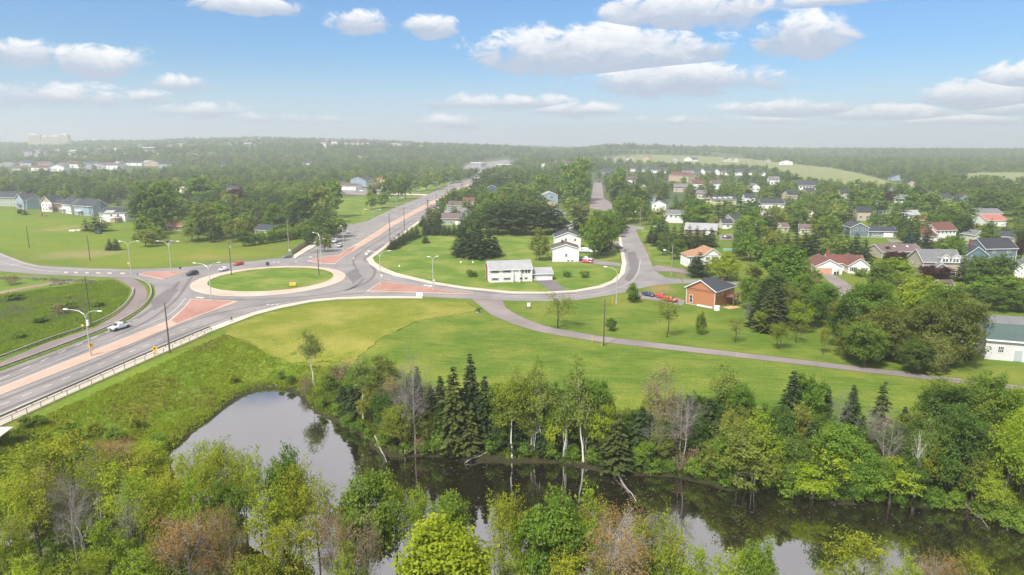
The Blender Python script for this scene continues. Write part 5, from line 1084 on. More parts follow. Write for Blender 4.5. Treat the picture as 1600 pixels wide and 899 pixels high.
# white colonial
r, L = house('house', 'two storey white house with red roof and lower garage wing at the right', (1461, 377.3), (1492, 376.3))
wing(r, L, 10, 5.6, 3.3, 'white', 'redbrown', wins=row('F', [L*.12, L*.32, L*.52, L*.72, L*.9], 3.9, .8, 1.1)+row('F', [L*.62, L*.82], .9, 1.1, 1.3)+[('F', L*.32, .1, 1, 2.1, 'door')])
L2 = (P(1461, 377.3)-P(1443, 378.6)).length
wing(r, L2, 11.5, 3.0, 3.2, 'white', 'redbrown', x0=-L2-.02, y0=-1.2, wins=[('F', L2*.58, .05, 4.4, 2.3, 'garage')])
# brown roofed long bungalow
r, L = house('bungalow', 'long beige bungalow with mauve brown roof in front of the white colonial', (1388, 404), (1450, 403))
wing(r, L, 11, 2.9, 2.3, 'beige', 'mauve', x0=-3, wins=row('F', [L*.42, L*.52, L*.66], 1, 1.2, 1.1)); 
for u in (.25, .58): m = MB(); m.box(-.35, .35, -.5, .5, 0, .1); m.build('skylight', [M['lamp_glass']], r, (L*u, 3.6, 4.55), 0).rotation_euler = (math.atan2(2.3, 5.5), 0, 0)
# beige dormered house
r, L = house('house', 'stone beige house with grey roof and two white dormers behind the maroon tree', (1440, 432), (1500, 433))
wing(r, L, 11.5, 5.6, 3.6, 'beige', 'grey', wins=[('L', 3, 3.2, 1.1, 1.1), ('L', 8, 3.2, 1.1, 1.1), ('F', 3, 1, 1.4, 1.3), ('F', 11, 1, 1.4, 1.3)])
for x in (L*.45, L*.72): wing(r, 2.8, 3.4, 2.1, 1.1, 'white', 'grey', x0=x, y0=-.3, z0=5.1, ridge='y', o=.3, wins=[('F', .85, .5, .8, 1.1), ('F', 1.95, .5, .8, 1.1)])
wing(r, 6.4, 4, 3.2, 2.2, 'beige', 'grey', x0=L*.12, y0=-3.6, ridge='y', wins=[('F', 3.2, .8, 1.6, 1.5)])
wing(r, 7.4, 12, 4.2, 2.6, 'tan', 'grey', x0=L-.5, y0=-5.2, ridge='y', wins=[('F', 3.7, 1.2, 1.3, 1.9), ('F', 6.2, 1.2, .7, 1.3), ('L', 3, 1.2, 1.2, 1.2)])
# blue house with patio
r, L = house('house', 'large blue grey house with white trim and back patio right of the dormered house', (1537, 412), (1586, 411))
wing(r, L, 10.5, 6.2, 3.4, 'slate', 'dark', wins=[('F', L*.28, 4.3, 1.1, 1.2), ('F', L*.74, 4.3, 1.0, 1.0), ('F', L*.24, .2, 1.9, 2.3), ('F', L*.55, .9, 1.2, 1.2), ('F', L*.84, .6, 1.8, 1.9), ('R', 5, 4, 1.2, 1.1)])
wing(r, 9.5, 13, 3.9, 3.2, 'blue', 'dark', x0=-9.7, y0=-1.6, ridge='y', wins=[('F', 5.2, .2, 1.8, 2.2), ('F', 3, 2, .8, 1.6)]); chimney(r, -2.8, 5, 4, 9.2, 1.1)
m = MB(); m.box(L*.1, L*1.02, -4.6, -.2, .3, .5); m.build('patio', [M['walk']], r); m = MB(); [m.box(L*.1+i*.6, L*.1+i*.6+.1, -4.6, -4.5, .5, 1.4) for i in range(20)]; m.box(L*.1, L*.1+11.6, -4.62, -4.48, 1.4, 1.5); m.build('railing', [M['white']], r)
m = MB(); m.prism(oval(1.7, 1.7, 8, Vector((0, 0))), 2.5, 2.62); m.tube([(0, 0, .5), (0, 0, 2.6)], .05, 5); tag(m.build('parasol', [S['navy']], None, P(1563, 414.5)), 'dark blue square parasol on the patio of the blue grey house', 'parasol')
# sage gable and long dark roof behind
r, L = house('house', 'pale sage gabled cottage with pointed roof behind the blue grey house', (1523, 378.5), (1536, 378)); wing(r, L, 9, 3.6, 2, 'sage', 'grey', ridge='y', wins=[('F', L/2, 1.5, 1, 1)])
r, L = house('bungalow', 'low bungalow with long dark slate roof and cream gable at the right edge', (1553, 378), (1590, 380)); wing(r, L+8, 10, 2.9, 2.3, 'cream', 'slate', wins=[('F', 5, 1, 1.2, 1)]); wing(r, 7.5, 9, 2.9, 2.2, 'cream', 'slate', x0=L*.72, y0=-4, ridge='y', wins=[('F', 3.7, 1, 1.6, 1.3)])
r, L = house('house', 'white gable end cut off by the right edge of the view', (1584, 437), (1625, 440)); wing(r, L, 9, 4.2, 3.0, 'white', 'grey', ridge='y', wins=[('F', L*.6, 1.6, 1.2, 1.2)])
r, L = house('garden_shed', 'small brown roofed shed tucked among trees near the maroon tree', (1470, 455), (1488, 455), 'shed'); wing(r, L, 3.4, 2.2, 1.2, 'tan', 'brown', base=0, wins=[('F', L/2, .1, 1.6, 1.8, 'garage')])
# barn at the right
r, L = house('barn', 'pale barn with green grey gambrel roof, teal door and small windows', (1538, 561), (1660, 572), 'barn')
Wd = 9.5; h = 5.1; m = MB()
prof = [(0, 0), (Wd, 0), (Wd, h), (Wd*.82, h+2.9), (Wd*.5, h+4.1), (Wd*.18, h+2.9), (0, h)]
m.extrude(prof, 'x', 0, L); m.build('wall', [S['barn']], r)
def slab(y0, z0, y1, z1, t_=.14, x0=-.4, x1=None, mat='green', nm='roof'):
    m = MB(); m.extrude([(y0, z0), (y1, z1), (y1, z1+t_), (y0, z0+t_)], 'x', x0, L+.4 if x1 is None else x1); m.build(nm, [RF[mat]], r)
slab(-.45, h-.5, Wd*.18, h+2.94); slab(Wd*.18, h+2.94, Wd*.5, h+4.16, mat='grey'); slab(Wd*.5, h+4.16, Wd*.82, h+2.94, mat='grey'); slab(Wd*.82, h+2.94, Wd+.45, h-.5)
m = MB(); m.extrude([(-.55, h-.65), (-.42, h-.65), (-.42, h-.3), (-.55, h-.3)], 'x', -.4, L+.4); m.box(-.08, .1, -.06, .06, 0, h); m.build('fascia', [M['white']], r)
for u, z, w, hh, k in [(2.9, 1.9, 1.0, 1.3, 'w'), (6.3, .15, 1.6, 2.5, 'd'), (10.3, 1.9, 1.1, 1.4, 'w'), (14.5, 1.9, 1.1, 1.4, 'w')]:
    if k == 'w': fm, pm = win_meshes(w, hh, 3); f = link('window', fm, r, (u, -.004, z)); link('pane', pm, f)
    else:
        d = MB(); d.box(-w/2-.13, w/2+.13, -.05, 0, 0, hh+.13); f = d.build('door_frame', [M['white']], r, (u, -.004, z)); d = MB(); d.box(-w/2, w/2, -.09, -.05, 0, hh); d.build('door', [M['door_grey']], f)
# townhouses on the left
TH = [((-14, 322), (26, 323), 12, 6.6, 2.6, 'greygreen', 'slate', 'x', 'grey townhouse block with dark roof at the far left edge', 'mauve'),
      ((26, 326), (38, 328), 10, 6.6, 2.6, 'paleblue', 'slate', 'y', 'pale blue end gable townhouse left of the white one', None),
      ((66, 331), (82, 331.5), 11, 6.4, 2.8, 'white', 'slate', 'y', 'white end gable townhouse with tan gable top and brown balcony', 'tan'),
      ((98, 333), (112, 335), 10, 6.2, 2.5, 'white', 'slate', 'x', 'white middle townhouse with balcony and shadowed terrace', None),
      ((118, 336), (146, 338), 11, 6.2, 2.6, 'paleblue', 'slate', 'x', 'long pale blue townhouse with white balcony rail', None),
      ((144, 338), (168, 336), 11, 6.4, 2.8, 'blue', 'slate', 'y', 'bright blue gable end townhouse with round window', None)]
for (A, B, Wd, h, rr, wl, rf, rd, lb, gb) in TH:
    r, L = house('townhouse', lb, A, B, group='townhouses above the left meadow')
    n = max(1, int(L/3)); wn = [('F', L*(i+.5)/n, z, 1.1, 1.2) for i in range(n) for z in (4.4, 1.2)]
    wing(r, L, Wd, h*1.1, rr+1.2, wl, rf, ridge=rd, wins=wn, gable=gb, o=.7)
r = [o for o in COL.objects if o.get('label', '').startswith('pale blue end')][0]; deck(r, 6, 13, -1.4, 1.2, 3.3); wing(r, 13, 8.5, 6.4, 2.3, 'paleblue', 'slate', x0=5, y0=1.4, base=0, wins=[('F', 10, 4.2, 1.2, 1.3), ('F', 5, 4.2, 1.2, 1.3)])
r = [o for o in COL.objects if o.get('label', '').startswith('white end gable town')][0]; deck(r, 6.6, 12, -.6, 1.2, 3.2); wing(r, 16, 9, 6.2, 2.5, 'brown', 'slate', x0=6, y0=1.4, base=0)
r = [o for o in COL.objects if o.get('label', '').startswith('long pale blue')][0]; deck(r, 3, 9, -2.2, 0, 3.2, 'white'); 
r = [o for o in COL.objects if o.get('label', '').startswith('white middle')][0]; deck(r, 1, 6, -2.2, 0, 3.2, 'white')
r, L = house('townhouse', 'white townhouse with slanting slate roof and pale roof panels at the end of the row', (196, 347), (216, 342), group='townhouses above the left meadow')
wing(r, L, 15, 5.8, 2.4, 'white', 'slate', ridge='y', wins=[('F', L*.35, 3.2, 1.4, 1.1), ('L', 11, 3.6, 1.2, 1.2), ('L', 7, 3.6, 1.2, 1.2)])
for i in range(5): m = MB(); m.box(-.01, 1.25, .2+i*1.1, 1.2+i*1.1, 0, .06); q = m.build('solar_panel', [M['galv']], r, (-.2, 6.5, 5.95)); q.rotation_euler = (0, -math.atan2(2.4, L/2), 0); q.scale = (3.4, 1, 1)
deck(r, -5, -.1, 2, 6, 2.6)
tag(MB().box(-1.6, 1.6, -1.2, 1.2, 0, 2.0).extrude([(-1.4, 2.0), (1.4, 2.0), (0, 2.9)], 'x', -1.8, 1.8).build('garden_shed', [S['tan']], None, P(178, 347)), 'small tan garden shed beside the white end townhouse', 'shed')
# other named houses: label, A, B, depth, wall h, roof rise, wall, roof, ridge, windows n
HL = [('bungalow with slate roof and cream walls behind the wooden fence', (398, 367), (434, 370), 10, 2.9, 2.3, 'cream', 'slate', 'x', 4),
 ('red brown shed with pink roof left of the leafy tree clump', (262, 359), (286, 361), 7, 2.6, 1.4, 'brown', 'red', 'x', 1),
 ('grey green garage house with mauve roof beside the main road', (690, 352), (720, 352), 9, 4.0, 2.7, 'greygreen', 'mauve', 'x', 3),
 ('white two storey house with grey gable beside the mauve roofed garage', (722, 346), (736, 344), 14, 5.4, 2.6, 'white', 'grey', 'y', 2),
 ('white house with brown roof and pointed gable near the main road', (699, 328), (722, 329), 9, 3.4, 2.8, 'cream', 'brown', 'x', 2),
 ('small white house with brown roof behind the grey gabled one', (724, 322), (740, 322), 9, 3.8, 2.6, 'white', 'redbrown', 'x', 1),
 ('dark blue house with grey roof beside the tall spruce', (759, 303), (778, 303), 12, 5.0, 3.0, 'navy', 'slate', 'y', 2),
 ('white house with grey roof and blue trim beyond the park lawn', (548, 289), (572, 292), 12, 6.4, 3.4, 'paleblue', 'slate', 'y', 2),
 ('yellow roofed white house right of the grey one beyond the lawn', (585, 290), (600, 291), 9, 4.5, 3.5, 'brown', 'tan', 'x', 1),
 ('low white shop with pinkish roof beside the gravel parking', (530, 297), (556, 298), 10, 4.5, 2.4, 'white', 'brown', 'x', 3),
 ('white two storey house with mauve grey roof behind the row of spruces', (1037, 348), (1067, 349), 9, 5.4, 2.2, 'white', 'grey', 'x', 4),
 ('white house with dark trim left of the mauve grey roofed one', (1018, 331), (1040, 332), 10, 5.8, 2.3, 'white', 'slate', 'y', 2),
 ('small pale blue house with grey roof at the back of the spruces', (1012, 318), (1025, 318), 9, 5.4, 2.1, 'paleblue', 'slate', 'x', 1),
 ('long low building with pale metal roof behind the spruce row', (1070, 366), (1119, 368), 12, 2.9, 2.6, 'brown', 'light', 'x', 2),
 ('pale yellow bungalow with solar panels and dark roof', (1112, 321), (1150, 320), 10, 4.4, 2.4, 'yellow', 'slate', 'x', 3),
 ('white bungalow with slate roof and pale roof panels', (1189, 327), (1225, 327), 11, 4.2, 3.0, 'white', 'slate', 'x', 4),
 ('white garage bungalow with slate roof above a tan driveway', (1129, 358), (1145, 358), 9, 3.2, 2.0, 'white', 'slate', 'x', 1),
 ('low house with grey blue hipped roof right of the white garage', (1146, 353), (1164, 352), 10, 3.4, 2.6, 'grey', 'slate', 'x', 1),
 ('small white house with black roof between bushy trees', (1262, 347), (1275, 348), 9, 3.8, 3.2, 'white', 'black', 'y', 1),
 ('cream bungalow with pinkish roof among the spruces', (1248, 367), (1272, 368), 8, 3.2, 2.2, 'cream', 'mauve', 'x', 2),
 ('small cream house with pink roof left of the cream bungalow', (1222, 364), (1232, 364), 8, 3.0, 2.0, 'cream', 'mauve', 'x', 1),
 ('grey shed with pinkish roof by the copper tree', (1223, 350), (1230, 350), 6, 3, 1.5, 'tan', 'mauve', 'x', 0),
 ('white building with bright pink red roof near the right edge', (1541, 354), (1572, 354), 14, 3.6, 2.8, 'white', 'red', 'x', 3),
 ('long low building with grey roof behind the pink red roof', (1520, 343), (1565, 343), 12, 3.8, 2.6, 'grey', 'grey', 'x', 3),
 ('tan roofed cottage behind the white colonial house', (1437, 352), (1450, 352), 9, 3, 2, 'tan', 'redbrown', 'x', 1),
 ('white house with grey roof peeking behind the copper trees', (1360, 319), (1378, 319), 10, 4, 2.4, 'white', 'grey', 'x', 2),
 ('white gabled house between the two distant copper trees', (1407, 319), (1424, 319), 10, 4.4, 2.6, 'white', 'grey', 'y', 2),
 ('pale blue house with steep roof behind the right hand trees', (1500, 322), (1512, 322), 10, 6, 2.5, 'paleblue', 'slate', 'y', 2),
 ('white long bungalow glimpsed behind trees near the right houses', (1372, 336), (1392, 336), 10, 3.4, 2.0, 'white', 'light', 'x', 3),
 ('brick red school with peaked entrance behind the round trees', (1045, 283), (1075, 285), 20, 8, 4, 'tan', 'redbrown', 'x', 3),
 ('brown roofed house hidden behind trees right of the driveway cars', (355, 301), (372, 302), 10, 4, 2.5, 'brown', 'dark', 'x', 1),
 ('pale garage house behind trees left of the copper tree', (276, 302), (296, 304), 12, 4, 3, 'cream', 'grey', 'y', 1)]
for (lb, A, B, Wd, h, rr, wl, rf, rd, nw) in HL:
    r, L = house('shed' if 'shed' in lb else 'house', lb, A, B, 'shed' if 'shed' in lb else ('building' if 'building' in lb or 'school' in lb or 'shop' in lb else 'house'))
    zz = h*.62 if h > 4.3 else 1.1; wn = [('F', L*(i+.5)/nw, zz, 1.2, 1.2) for i in range(nw)]
    if nw > 1 and h < 6: wn[-1] = ('F', L*(nw-.5)/nw, .1 if h < 4.4 else .1, min(2.8, L/nw*.8), 2.1, 'garage')
    wing(r, L, Wd, h, rr, wl, rf, ridge=rd, wins=wn)
    if 'solar' in lb or 'roof panels' in lb:
        for i in range(4): m = MB(); m.box(0, L*.16, -.03, 2.6, 0, .08); q = m.build('solar_panel', [M['galv']], r, (L*(.08+i*.22), 1.0, h+.6)); q.rotation_euler = (math.atan2(rr, Wd/2), 0, 0)
# distant dark roofed condominium rows
for i, (A, B, lb) in enumerate([((1066, 272), (1130, 274), 'long white apartment row with dark roof and twin gables beside the field'), ((1132, 274), (1196, 275), 'dark roofed apartment row right of the twin gabled one'), ((1010, 270), (1040, 271), 'cluster of grey roofed townhouses in front of the field'), ((985, 268), (1008, 269), 'small dark roofed row at the left of the condominiums'), ((1238, 297), (1279, 298), 'low brown roofed row with garages beyond the suburb'), ((938, 272), (960, 276), 'pinkish row of townhouses beyond the tall round tree')]):
    r, L = house('apartment_row', lb, A, B, 'building'); wing(r, L, 16, 5.5, 4.2, 'white' if i != 5 else 'mauve', 'slate', o=.9, hip=(.8, .8) if i == 1 else (0, 0), wins=[('F', L*(j+.5)/8, 2.2, 1.8, 1.6) for j in range(8)])
    if i == 0:
        for u in (.45, .8): wing(r, 9, 8, 5.5, 4, 'white', 'slate', x0=L*u, y0=-2, ridge='y', o=.8)
# shops at the far junction
for (A, B, Wd, h, wl, lb) in [((735, 262), (752, 262.5), 16, 9, 'grey', 'two storey grey shop block with white columns at the far junction'), ((774, 262), (791, 263), 16, 6, 'tan', 'low tan and red restaurant at the far junction'), ((692, 228), (705, 228), 30, 12, 'white', 'long white warehouse in front of the misty town'), ((776, 236), (822, 238), 40, 18, 'mauve', 'large hazy apartment block by the far road')]:
    r, L = house('shop', lb, A, B, 'building'); m = MB(); m.box(0, L, 0, Wd, 0, h); m.build('wall', [S[wl]], r); m = MB(); m.box(-.4, L+.4, -.4, Wd+.4, h, h+.8); m.build('parapet', [M['white']], r)
    for j in range(5): fm, pm = win_meshes(L/8, 2, 2); f = link('window', fm, r, (L*(j+.5)/5, -.004, h*.25)); link('pane', pm, f); f = link('window', fm, r, (L*(j+.5)/5, -.004, h*.62)); link('pane', pm, f)
# misty tower blocks at the far left
for i, (x0, x1, yt) in enumerate([(46, 64, 206), (66, 76, 209), (77, 96, 209), (97, 108, 206)]):
    a, b = P(x0, 233.0), P(x1, 233.0); L = (b-a).length; k = 2700/a.y; a *= k; b *= k; L *= k; gz = H1(a.x, a.y+10)
    h = 50
    r = thing('tower_block', ['leftmost pale tower block in the mist at the far left', 'narrow lower tower block second from the left in the mist', 'wide pale tower block third from the left in the mist', 'rightmost pale tower block in the mist at the far left'][i], 'tower block', (a.x, a.y, gz-2), 0, 'misty tower blocks')
    h = CAM_H-(gz-2)+(225-yt-5)/FPX*a.y; m = MB(); m.box(0, L, 0, 18, 0, h); m.box(L*.3, L*.7, 5, 12, h, h+4); m.build('wall', [S['cream']], r)
    m = MB(); n = int(h/3.2)
    for z in range(1, n): m.box(1, L-1, -.15, 0, z*3.2, z*3.2+1.2)
    m.build('window_band', [M['glass']], r)
# scattered distant houses
FARH = []
wl_c = ['white', 'cream', 'paleblue', 'beige', 'grey', 'white', 'tan', 'white']; rf_c = ['grey', 'slate', 'brown', 'mauve', 'dark', 'slate', 'redbrown', 'light']
hr = random.Random(17)
FHPX = [(20, 256, 20), (45, 262, 22), (28, 248, 18), (60, 246, 18), (82, 248, 20), (98, 250, 20), (120, 264, 22), (128, 244, 20), (160, 247, 22), (146, 266, 22), (176, 257, 20), (196, 252, 18), (210, 247, 16), (176, 266, 20), (90, 268, 20), (60, 268, 22), (30, 270, 20), (8, 252, 20), (8, 262, 22), (35, 262, 12), (55, 258, 18), (72, 254, 18), (68, 262, 16), (88, 256, 20), (92, 263, 16), (104, 262, 18), (118, 258, 18), (112, 248, 22), (130, 252, 26), (140, 262, 20), (152, 258, 22), (168, 254, 22), (162, 263, 18), (185, 262, 14), (178, 248, 12), (205, 262, 16), (222, 262, 14), (238, 262, 16), (258, 264, 18), (282, 256, 14), (305, 258, 16), (150, 242, 16), (182, 240, 20), (200, 240, 12), (10, 240, 20), (30, 236, 14), (200, 228, 12), (245, 226, 12), (275, 224, 12), (385, 222, 30), (420, 221, 14), (350, 262, 12), (330, 252, 10), (455, 238, 12), (470, 232, 16), (300, 234, 12), (560, 232, 12), (620, 230, 10), (480, 262, 14), (545, 252, 10),
    (955, 249, 10), (985, 249, 10), (1010, 248, 12), (1055, 248, 10), (1075, 247, 12), (1085, 249, 10), (1140, 248, 10), (1150, 249, 9), (1225, 258, 14), (1200, 252, 8), (870, 258, 14), (885, 262, 12), (850, 262, 12), (935, 246, 10), (1400, 282, 14), (1420, 292, 8), (1395, 308, 12), (1450, 312, 14), (1480, 318, 14), (1240, 312, 16), (1268, 306, 14), (1060, 300, 16), (1090, 296, 16), (1180, 300, 14), (1120, 296, 14), (1005, 300, 12), (985, 290, 12), (1210, 290, 16), (1320, 312, 14), (1170, 318, 12), (1195, 345, 14), (1345, 345, 12), (1425, 345, 14), (1305, 318, 12), (1095, 312, 12)]
for (px, py, w) in FHPX:
    tilt = hr.uniform(-.9, .9); A = (px-w/2, py+tilt*.4); B = (px+w/2, py-tilt*.4)
    a, b = P(*A), P(*B)
    if a.y > 1800: a = a*(1750/a.y); b = b*(1750/b.y)
    wl, rf, rd = hr.choice(wl_c), hr.choice(rf_c), hr.choice('xxy'); L = min(max((b-a).length, 8), 26)
    ang = hr.uniform(-.35, .35)
    L = min(L, 26)/2*1.0 if False else L; sc_ = 1+.5*min(1, max(0, (a.y-500)/800)); L = min(max((b-a).length, 8)/sc_, 24); r = thing('house', None, 'house', (a.x, a.y, H1(a.x, a.y)), ang); r.scale = (sc_,)*3; FARH.append((r, px, wl, rf, a.x, a.y)); HOUSES.append((a.x+L/2, a.y, L*.6, None))
    wing(r, L, 10, hr.choice([3.6, 4.6, 5.8]), 2.6, wl, rf, ridge=rd, trim=None, fascia=False, wins=[('F', L*.25, 1.5, 1.5, 1.4), ('F', L*.72, 1.5, 1.5, 1.4)])
# ---------------------------------------------------------------- vehicles
def paint_mat(n, c): return plain('paint_'+n, c, .28, .15, .5, .03, 2, coat=.6)
PAINT = {k: paint_mat(k, c) for k, c in dict(white=(.74, .76, .78), red=(.5, .03, .04), orange_red=(.52, .07, .04), black=(.015, .017, .02), dark=(.04, .045, .055), grey=(.15, .155, .15), silver=(.42, .45, .48), navy=(.02, .035, .08), teal=(.02, .22, .22), darkred=(.3, .03, .04)).items()}
_vm = {}
def loft(stations, name, mat, smooth=True):
    """stations: (x, half width bottom, half width top, z0, z1) -> closed rounded body"""
    V = []; F = []; n = 8
    for (x, wb, wt, z0, z1) in stations:
        hm = (z0+z1)/2
        V += [(x, -wb*.9, z0), (x, -wb, z0+.12*(z1-z0)), (x, -max(wb, wt), hm), (x, -wt*.93, z1), (x, wt*.93, z1), (x, max(wb, wt), hm), (x, wb, z0+.12*(z1-z0)), (x, wb*.9, z0)]
    for i in range(len(stations)-1):
        for k in range(n): k2 = (k+1) % n; F.append((i*n+k, i*n+k2, (i+1)*n+k2, (i+1)*n+k))
    F.append(tuple(range(n))); F.append(tuple(range((len(stations)-1)*n, len(stations)*n))[::-1])
    me = bpy.data.meshes.new(name); me.from_pydata(V, [], F); me.materials.append(mat)
    bm = bmesh.new(); bm.from_mesh(me); bmesh.ops.recalc_face_normals(bm, faces=bm.faces)
    bmesh.ops.bevel(bm, geom=[e for e in bm.edges if e.calc_face_angle(0) > .6], offset=.05, segments=1, affect='EDGES'); bm.to_mesh(me); bm.free()
    for p in me.polygons: p.use_smooth = smooth
    return me
def vehicle_parts(kind):
    if kind in _vm: return _vm[kind]
    P_ = []
    if kind == 'sedan':
        L, W_, wx, wr = 4.6, .9, (1.4, -1.35), .33
        body = [(2.3, .6, .55, .42, .62), (2.2, .78, .72, .28, .72), (1.4, .9, .86, .22, .88), (.6, .9, .86, .2, .95), (-1.5, .9, .86, .2, .98), (-2.1, .84, .76, .28, .98), (-2.3, .7, .62, .45, .9)]
        cab = [(.95, .78, .74, .85, .93), (.3, .8, .62, .85, 1.38), (-.3, .8, .64, .85, 1.45), (-1.0, .8, .62, .85, 1.4), (-1.75, .78, .72, .85, 1.0)]
        top = 1.45
    elif kind == 'suv':
        L, W_, wx, wr = 4.7, .93, (1.45, -1.4), .38
        body = [(2.35, .65, .6, .45, .8), (2.25, .82, .78, .3, .92), (1.3, .93, .9, .25, 1.05), (-1.8, .93, .9, .25, 1.08), (-2.25, .86, .82, .3, 1.05), (-2.35, .75, .72, .5, 1.0)]
        cab = [(1.1, .82, .78, .95, 1.07), (.45, .84, .68, .95, 1.6), (-.6, .84, .7, .95, 1.7), (-1.7, .84, .68, .95, 1.64), (-2.2, .8, .74, .95, 1.12)]
        top = 1.7
    elif kind == 'pickup':
        L, W_, wx, wr = 5.8, 1.0, (1.85, -1.75), .43
        body = [(2.9, .78, .75, .55, 1.0), (2.8, .93, .9, .42, 1.12), (1.5, 1.0, .97, .4, 1.2), (-.75, 1.0, .97, .4, 1.22), (-.8, 1.0, .97, .4, 1.22), (-2.8, 1.0, .97, .45, 1.22), (-2.9, .93, .93, .5, 1.2)]
        cab = [(1.35, .9, .85, 1.1, 1.22), (.75, .9, .72, 1.1, 1.82), (-.2, .9, .74, 1.1, 1.9), (-.7, .9, .73, 1.1, 1.85), (-.95, .88, .82, 1.1, 1.2)]
        top = 1.9
    else:   # van
        L, W_, wx, wr = 5.4, 1.0, (1.7, -1.6), .36
        body = [(2.7, .7, .7, .45, .9), (2.6, .9, .88, .3, 1.05), (1.9, 1.0, .96, .25, 1.3), (1.2, 1.0, .9, .25, 2.1), (-2.6, 1.0, .9, .25, 2.15), (-2.7, .95, .85, .35, 2.05)]
        cab = None; top = 2.1
    P_.append(('body', 'PAINT', body)); P_.append(('cabin', 'PAINT', cab)) if cab else None
    _vm[kind] = (L, W_, wx, wr, body, cab, top); return _vm[kind]
_vmesh = {}
def vehicle(kind, color, front, back, label, name=None, cat='car', group=None, rim='rim'):
    L, W_, wx, wr, body, cab, top = vehicle_parts(kind)
    a, b = P(*front), P(*back); d = a-b; c = (a+b)/2; rz = math.atan2(d.y, d.x)
    r = thing(name or {'sedan': 'car', 'suv': 'car', 'pickup': 'pickup_truck', 'van': 'van'}[kind], label, cat, (c.x, c.y, .075), rz, group)
    key = (kind, color, rim)
    if key not in _vmesh:
        out = [('body', loft(body, 'body', PAINT[color]), (0, 0, 0), 0, [])]
        if cab:
            out.append(('cabin', loft(cab, 'cabin', PAINT[color]), (0, 0, 0), 0, []))
            # glazing laid just outside the cabin: windscreen, rear screen, side windows
            def pane(p0, p1, sx):
                (x0, wb0, wt0, z0, z1), (x1, wb1, wt1, z2, z3) = p0, p1
                return [(x0+sx, -wt0*.86, z1+.015), (x0+sx, wt0*.86, z1+.015), (x1+sx*.4, wt1*.84, z3-.02), (x1+sx*.4, -wt1*.84, z3-.02)]
            m = MB(); q = pane(cab[0], cab[1], .05); m.face(q); m.face([(x-.03, y, z-.02) for x, y, z in q][::-1]); out.append(('windscreen', m.mesh('windscreen', M['glass']), (0, 0, 0), 0, []))
            m = MB(); q = pane(cab[-1], cab[-2], -.05); m.face(q[::-1]); m.face([(x+.03, y, z-.02) for x, y, z in q]); out.append(('rear_window', m.mesh('rear_window', M['glass']), (0, 0, 0), 0, []))
            xm = (cab[1][0]+cab[-2][0])/2; zb = cab[0][4]+.03; zt = top-.16
            for s in (-1, 1):
                for (xa, xb) in ((cab[1][0]-.02, xm+.05), (xm-.05, cab[-2][0]+.02)):
                    m = MB(); wb = cab[1][1]*.985; wt = cab[1][2]+.05; sl = .12 if xa == cab[1][0]-.02 else -.12
                    m.face([(xa+(.28 if sl > 0 else 0), s*wb, zb), (xb-(.18 if sl < 0 else 0), s*wb, zb), (xb, s*wt, zt), (xa, s*wt, zt)]); out.append(('side_window', m.mesh('side_window', M['glass']), (0, 0, 0), 0, []))
        else:
            m = MB(); m.face([(1.95, -.8, 1.32), (1.95, .8, 1.32), (1.27, .78, 2.0), (1.27, -.78, 2.0)]); out.append(('windscreen', m.mesh('windscreen', M['glass']), (0, 0, 0), 0, []))
            for s in (-1, 1): m = MB(); m.face([(1.6, s*1.01, 1.35), (.5, s*1.01, 1.35), (.5, s*.96, 1.9), (1.25, s*.96, 1.9)]); out.append(('side_window', m.mesh('side_window', M['glass']), (0, 0, 0), 0, []))
        if kind == 'pickup':
            m = MB(); m.box(-2.72, -1.02, -.8, .8, 1.215, 1.235); out.append(('cargo_bed', m.mesh('cargo_bed', M['black']), (0, 0, 0), 0, []))
        fx = body[0][0]; m = MB(); gz = body[1][3]; m.box(fx-.06, fx+.03, -W_*.5, W_*.5, gz+.16, gz+.16+(.34 if kind == 'pickup' else .2)); out.append(('grille', m.mesh('grille', M['black']), (0, 0, 0), 0, []))
        for s in (-1, 1):
            m = MB(); m.box(fx-.2, fx-.02, s*W_*.72-.13, s*W_*.72+.13, body[1][4]-.2, body[1][4]-.04); out.append(('headlight', m.mesh('headlight', M['lamp_glass']), (0, 0, 0), 0, []))
            m = MB(); m.box(body[-1][0]-.01, body[-1][0]+.16, s*W_*.74-.12, s*W_*.74+.12, body[-1][4]-.32, body[-1][4]-.1); out.append(('tail_light', m.mesh('tail_light', M['red_glass']), (0, 0, 0), 0, []))
            m = MB(); m.box(body[2][0]-.55, body[2][0]-.35, s*(W_+.02)-.08, s*(W_+.02)+.08, body[2][4]+.02, body[2][4]+.16); out.append(('mirror', m.mesh('mirror', PAINT[color]), (0, 0, 0), 0, []))
        ty = MB(); ty.tube([(0, -.12, 0), (0, .12, 0)], wr, 14); tm = ty.mesh('wheel', M['rubber']); ri = MB(); ri.tube([(0, -.135, 0), (0, .135, 0)], wr*.62, 8); rmh = ri.mesh('rim', M[rim])
        for x in wx:
            for s in (-1, 1): out.append(('wheel', tm, (x, s*(W_-.1), wr-.02), 0, [('rim', rmh)]))
        _vmesh[key] = out
    for (n, me, loc, rz_, subs) in _vmesh[key]:
        o = link(n, me, r, loc, rz_)
        for (sn, sm) in subs: link(sn, sm, o)
    return r
vehicle('pickup', 'white', (171, 519.5), (203, 510), 'white pickup truck driving away from the roundabout on the near left road', cat='pickup truck', rim='rim_dark')
vehicle('suv', 'black', (291, 432), (310, 428.5), 'black hatchback leaving the left side of the roundabout')
vehicle('sedan', 'white', (339, 426), (360, 420.5), 'white saloon car following the black one round the roundabout')
vehicle('sedan', 'red', (362.5, 416.5), (383, 412.5), 'red car behind the white saloon at the top of the roundabout')
vehicle('sedan', 'grey', (440, 404), (460, 401.5), 'grey saloon car entering the top of the roundabout')
vehicle('suv', 'silver', (525, 389.5), (537, 383), 'silver white suv waiting in the inner lane above the roundabout')
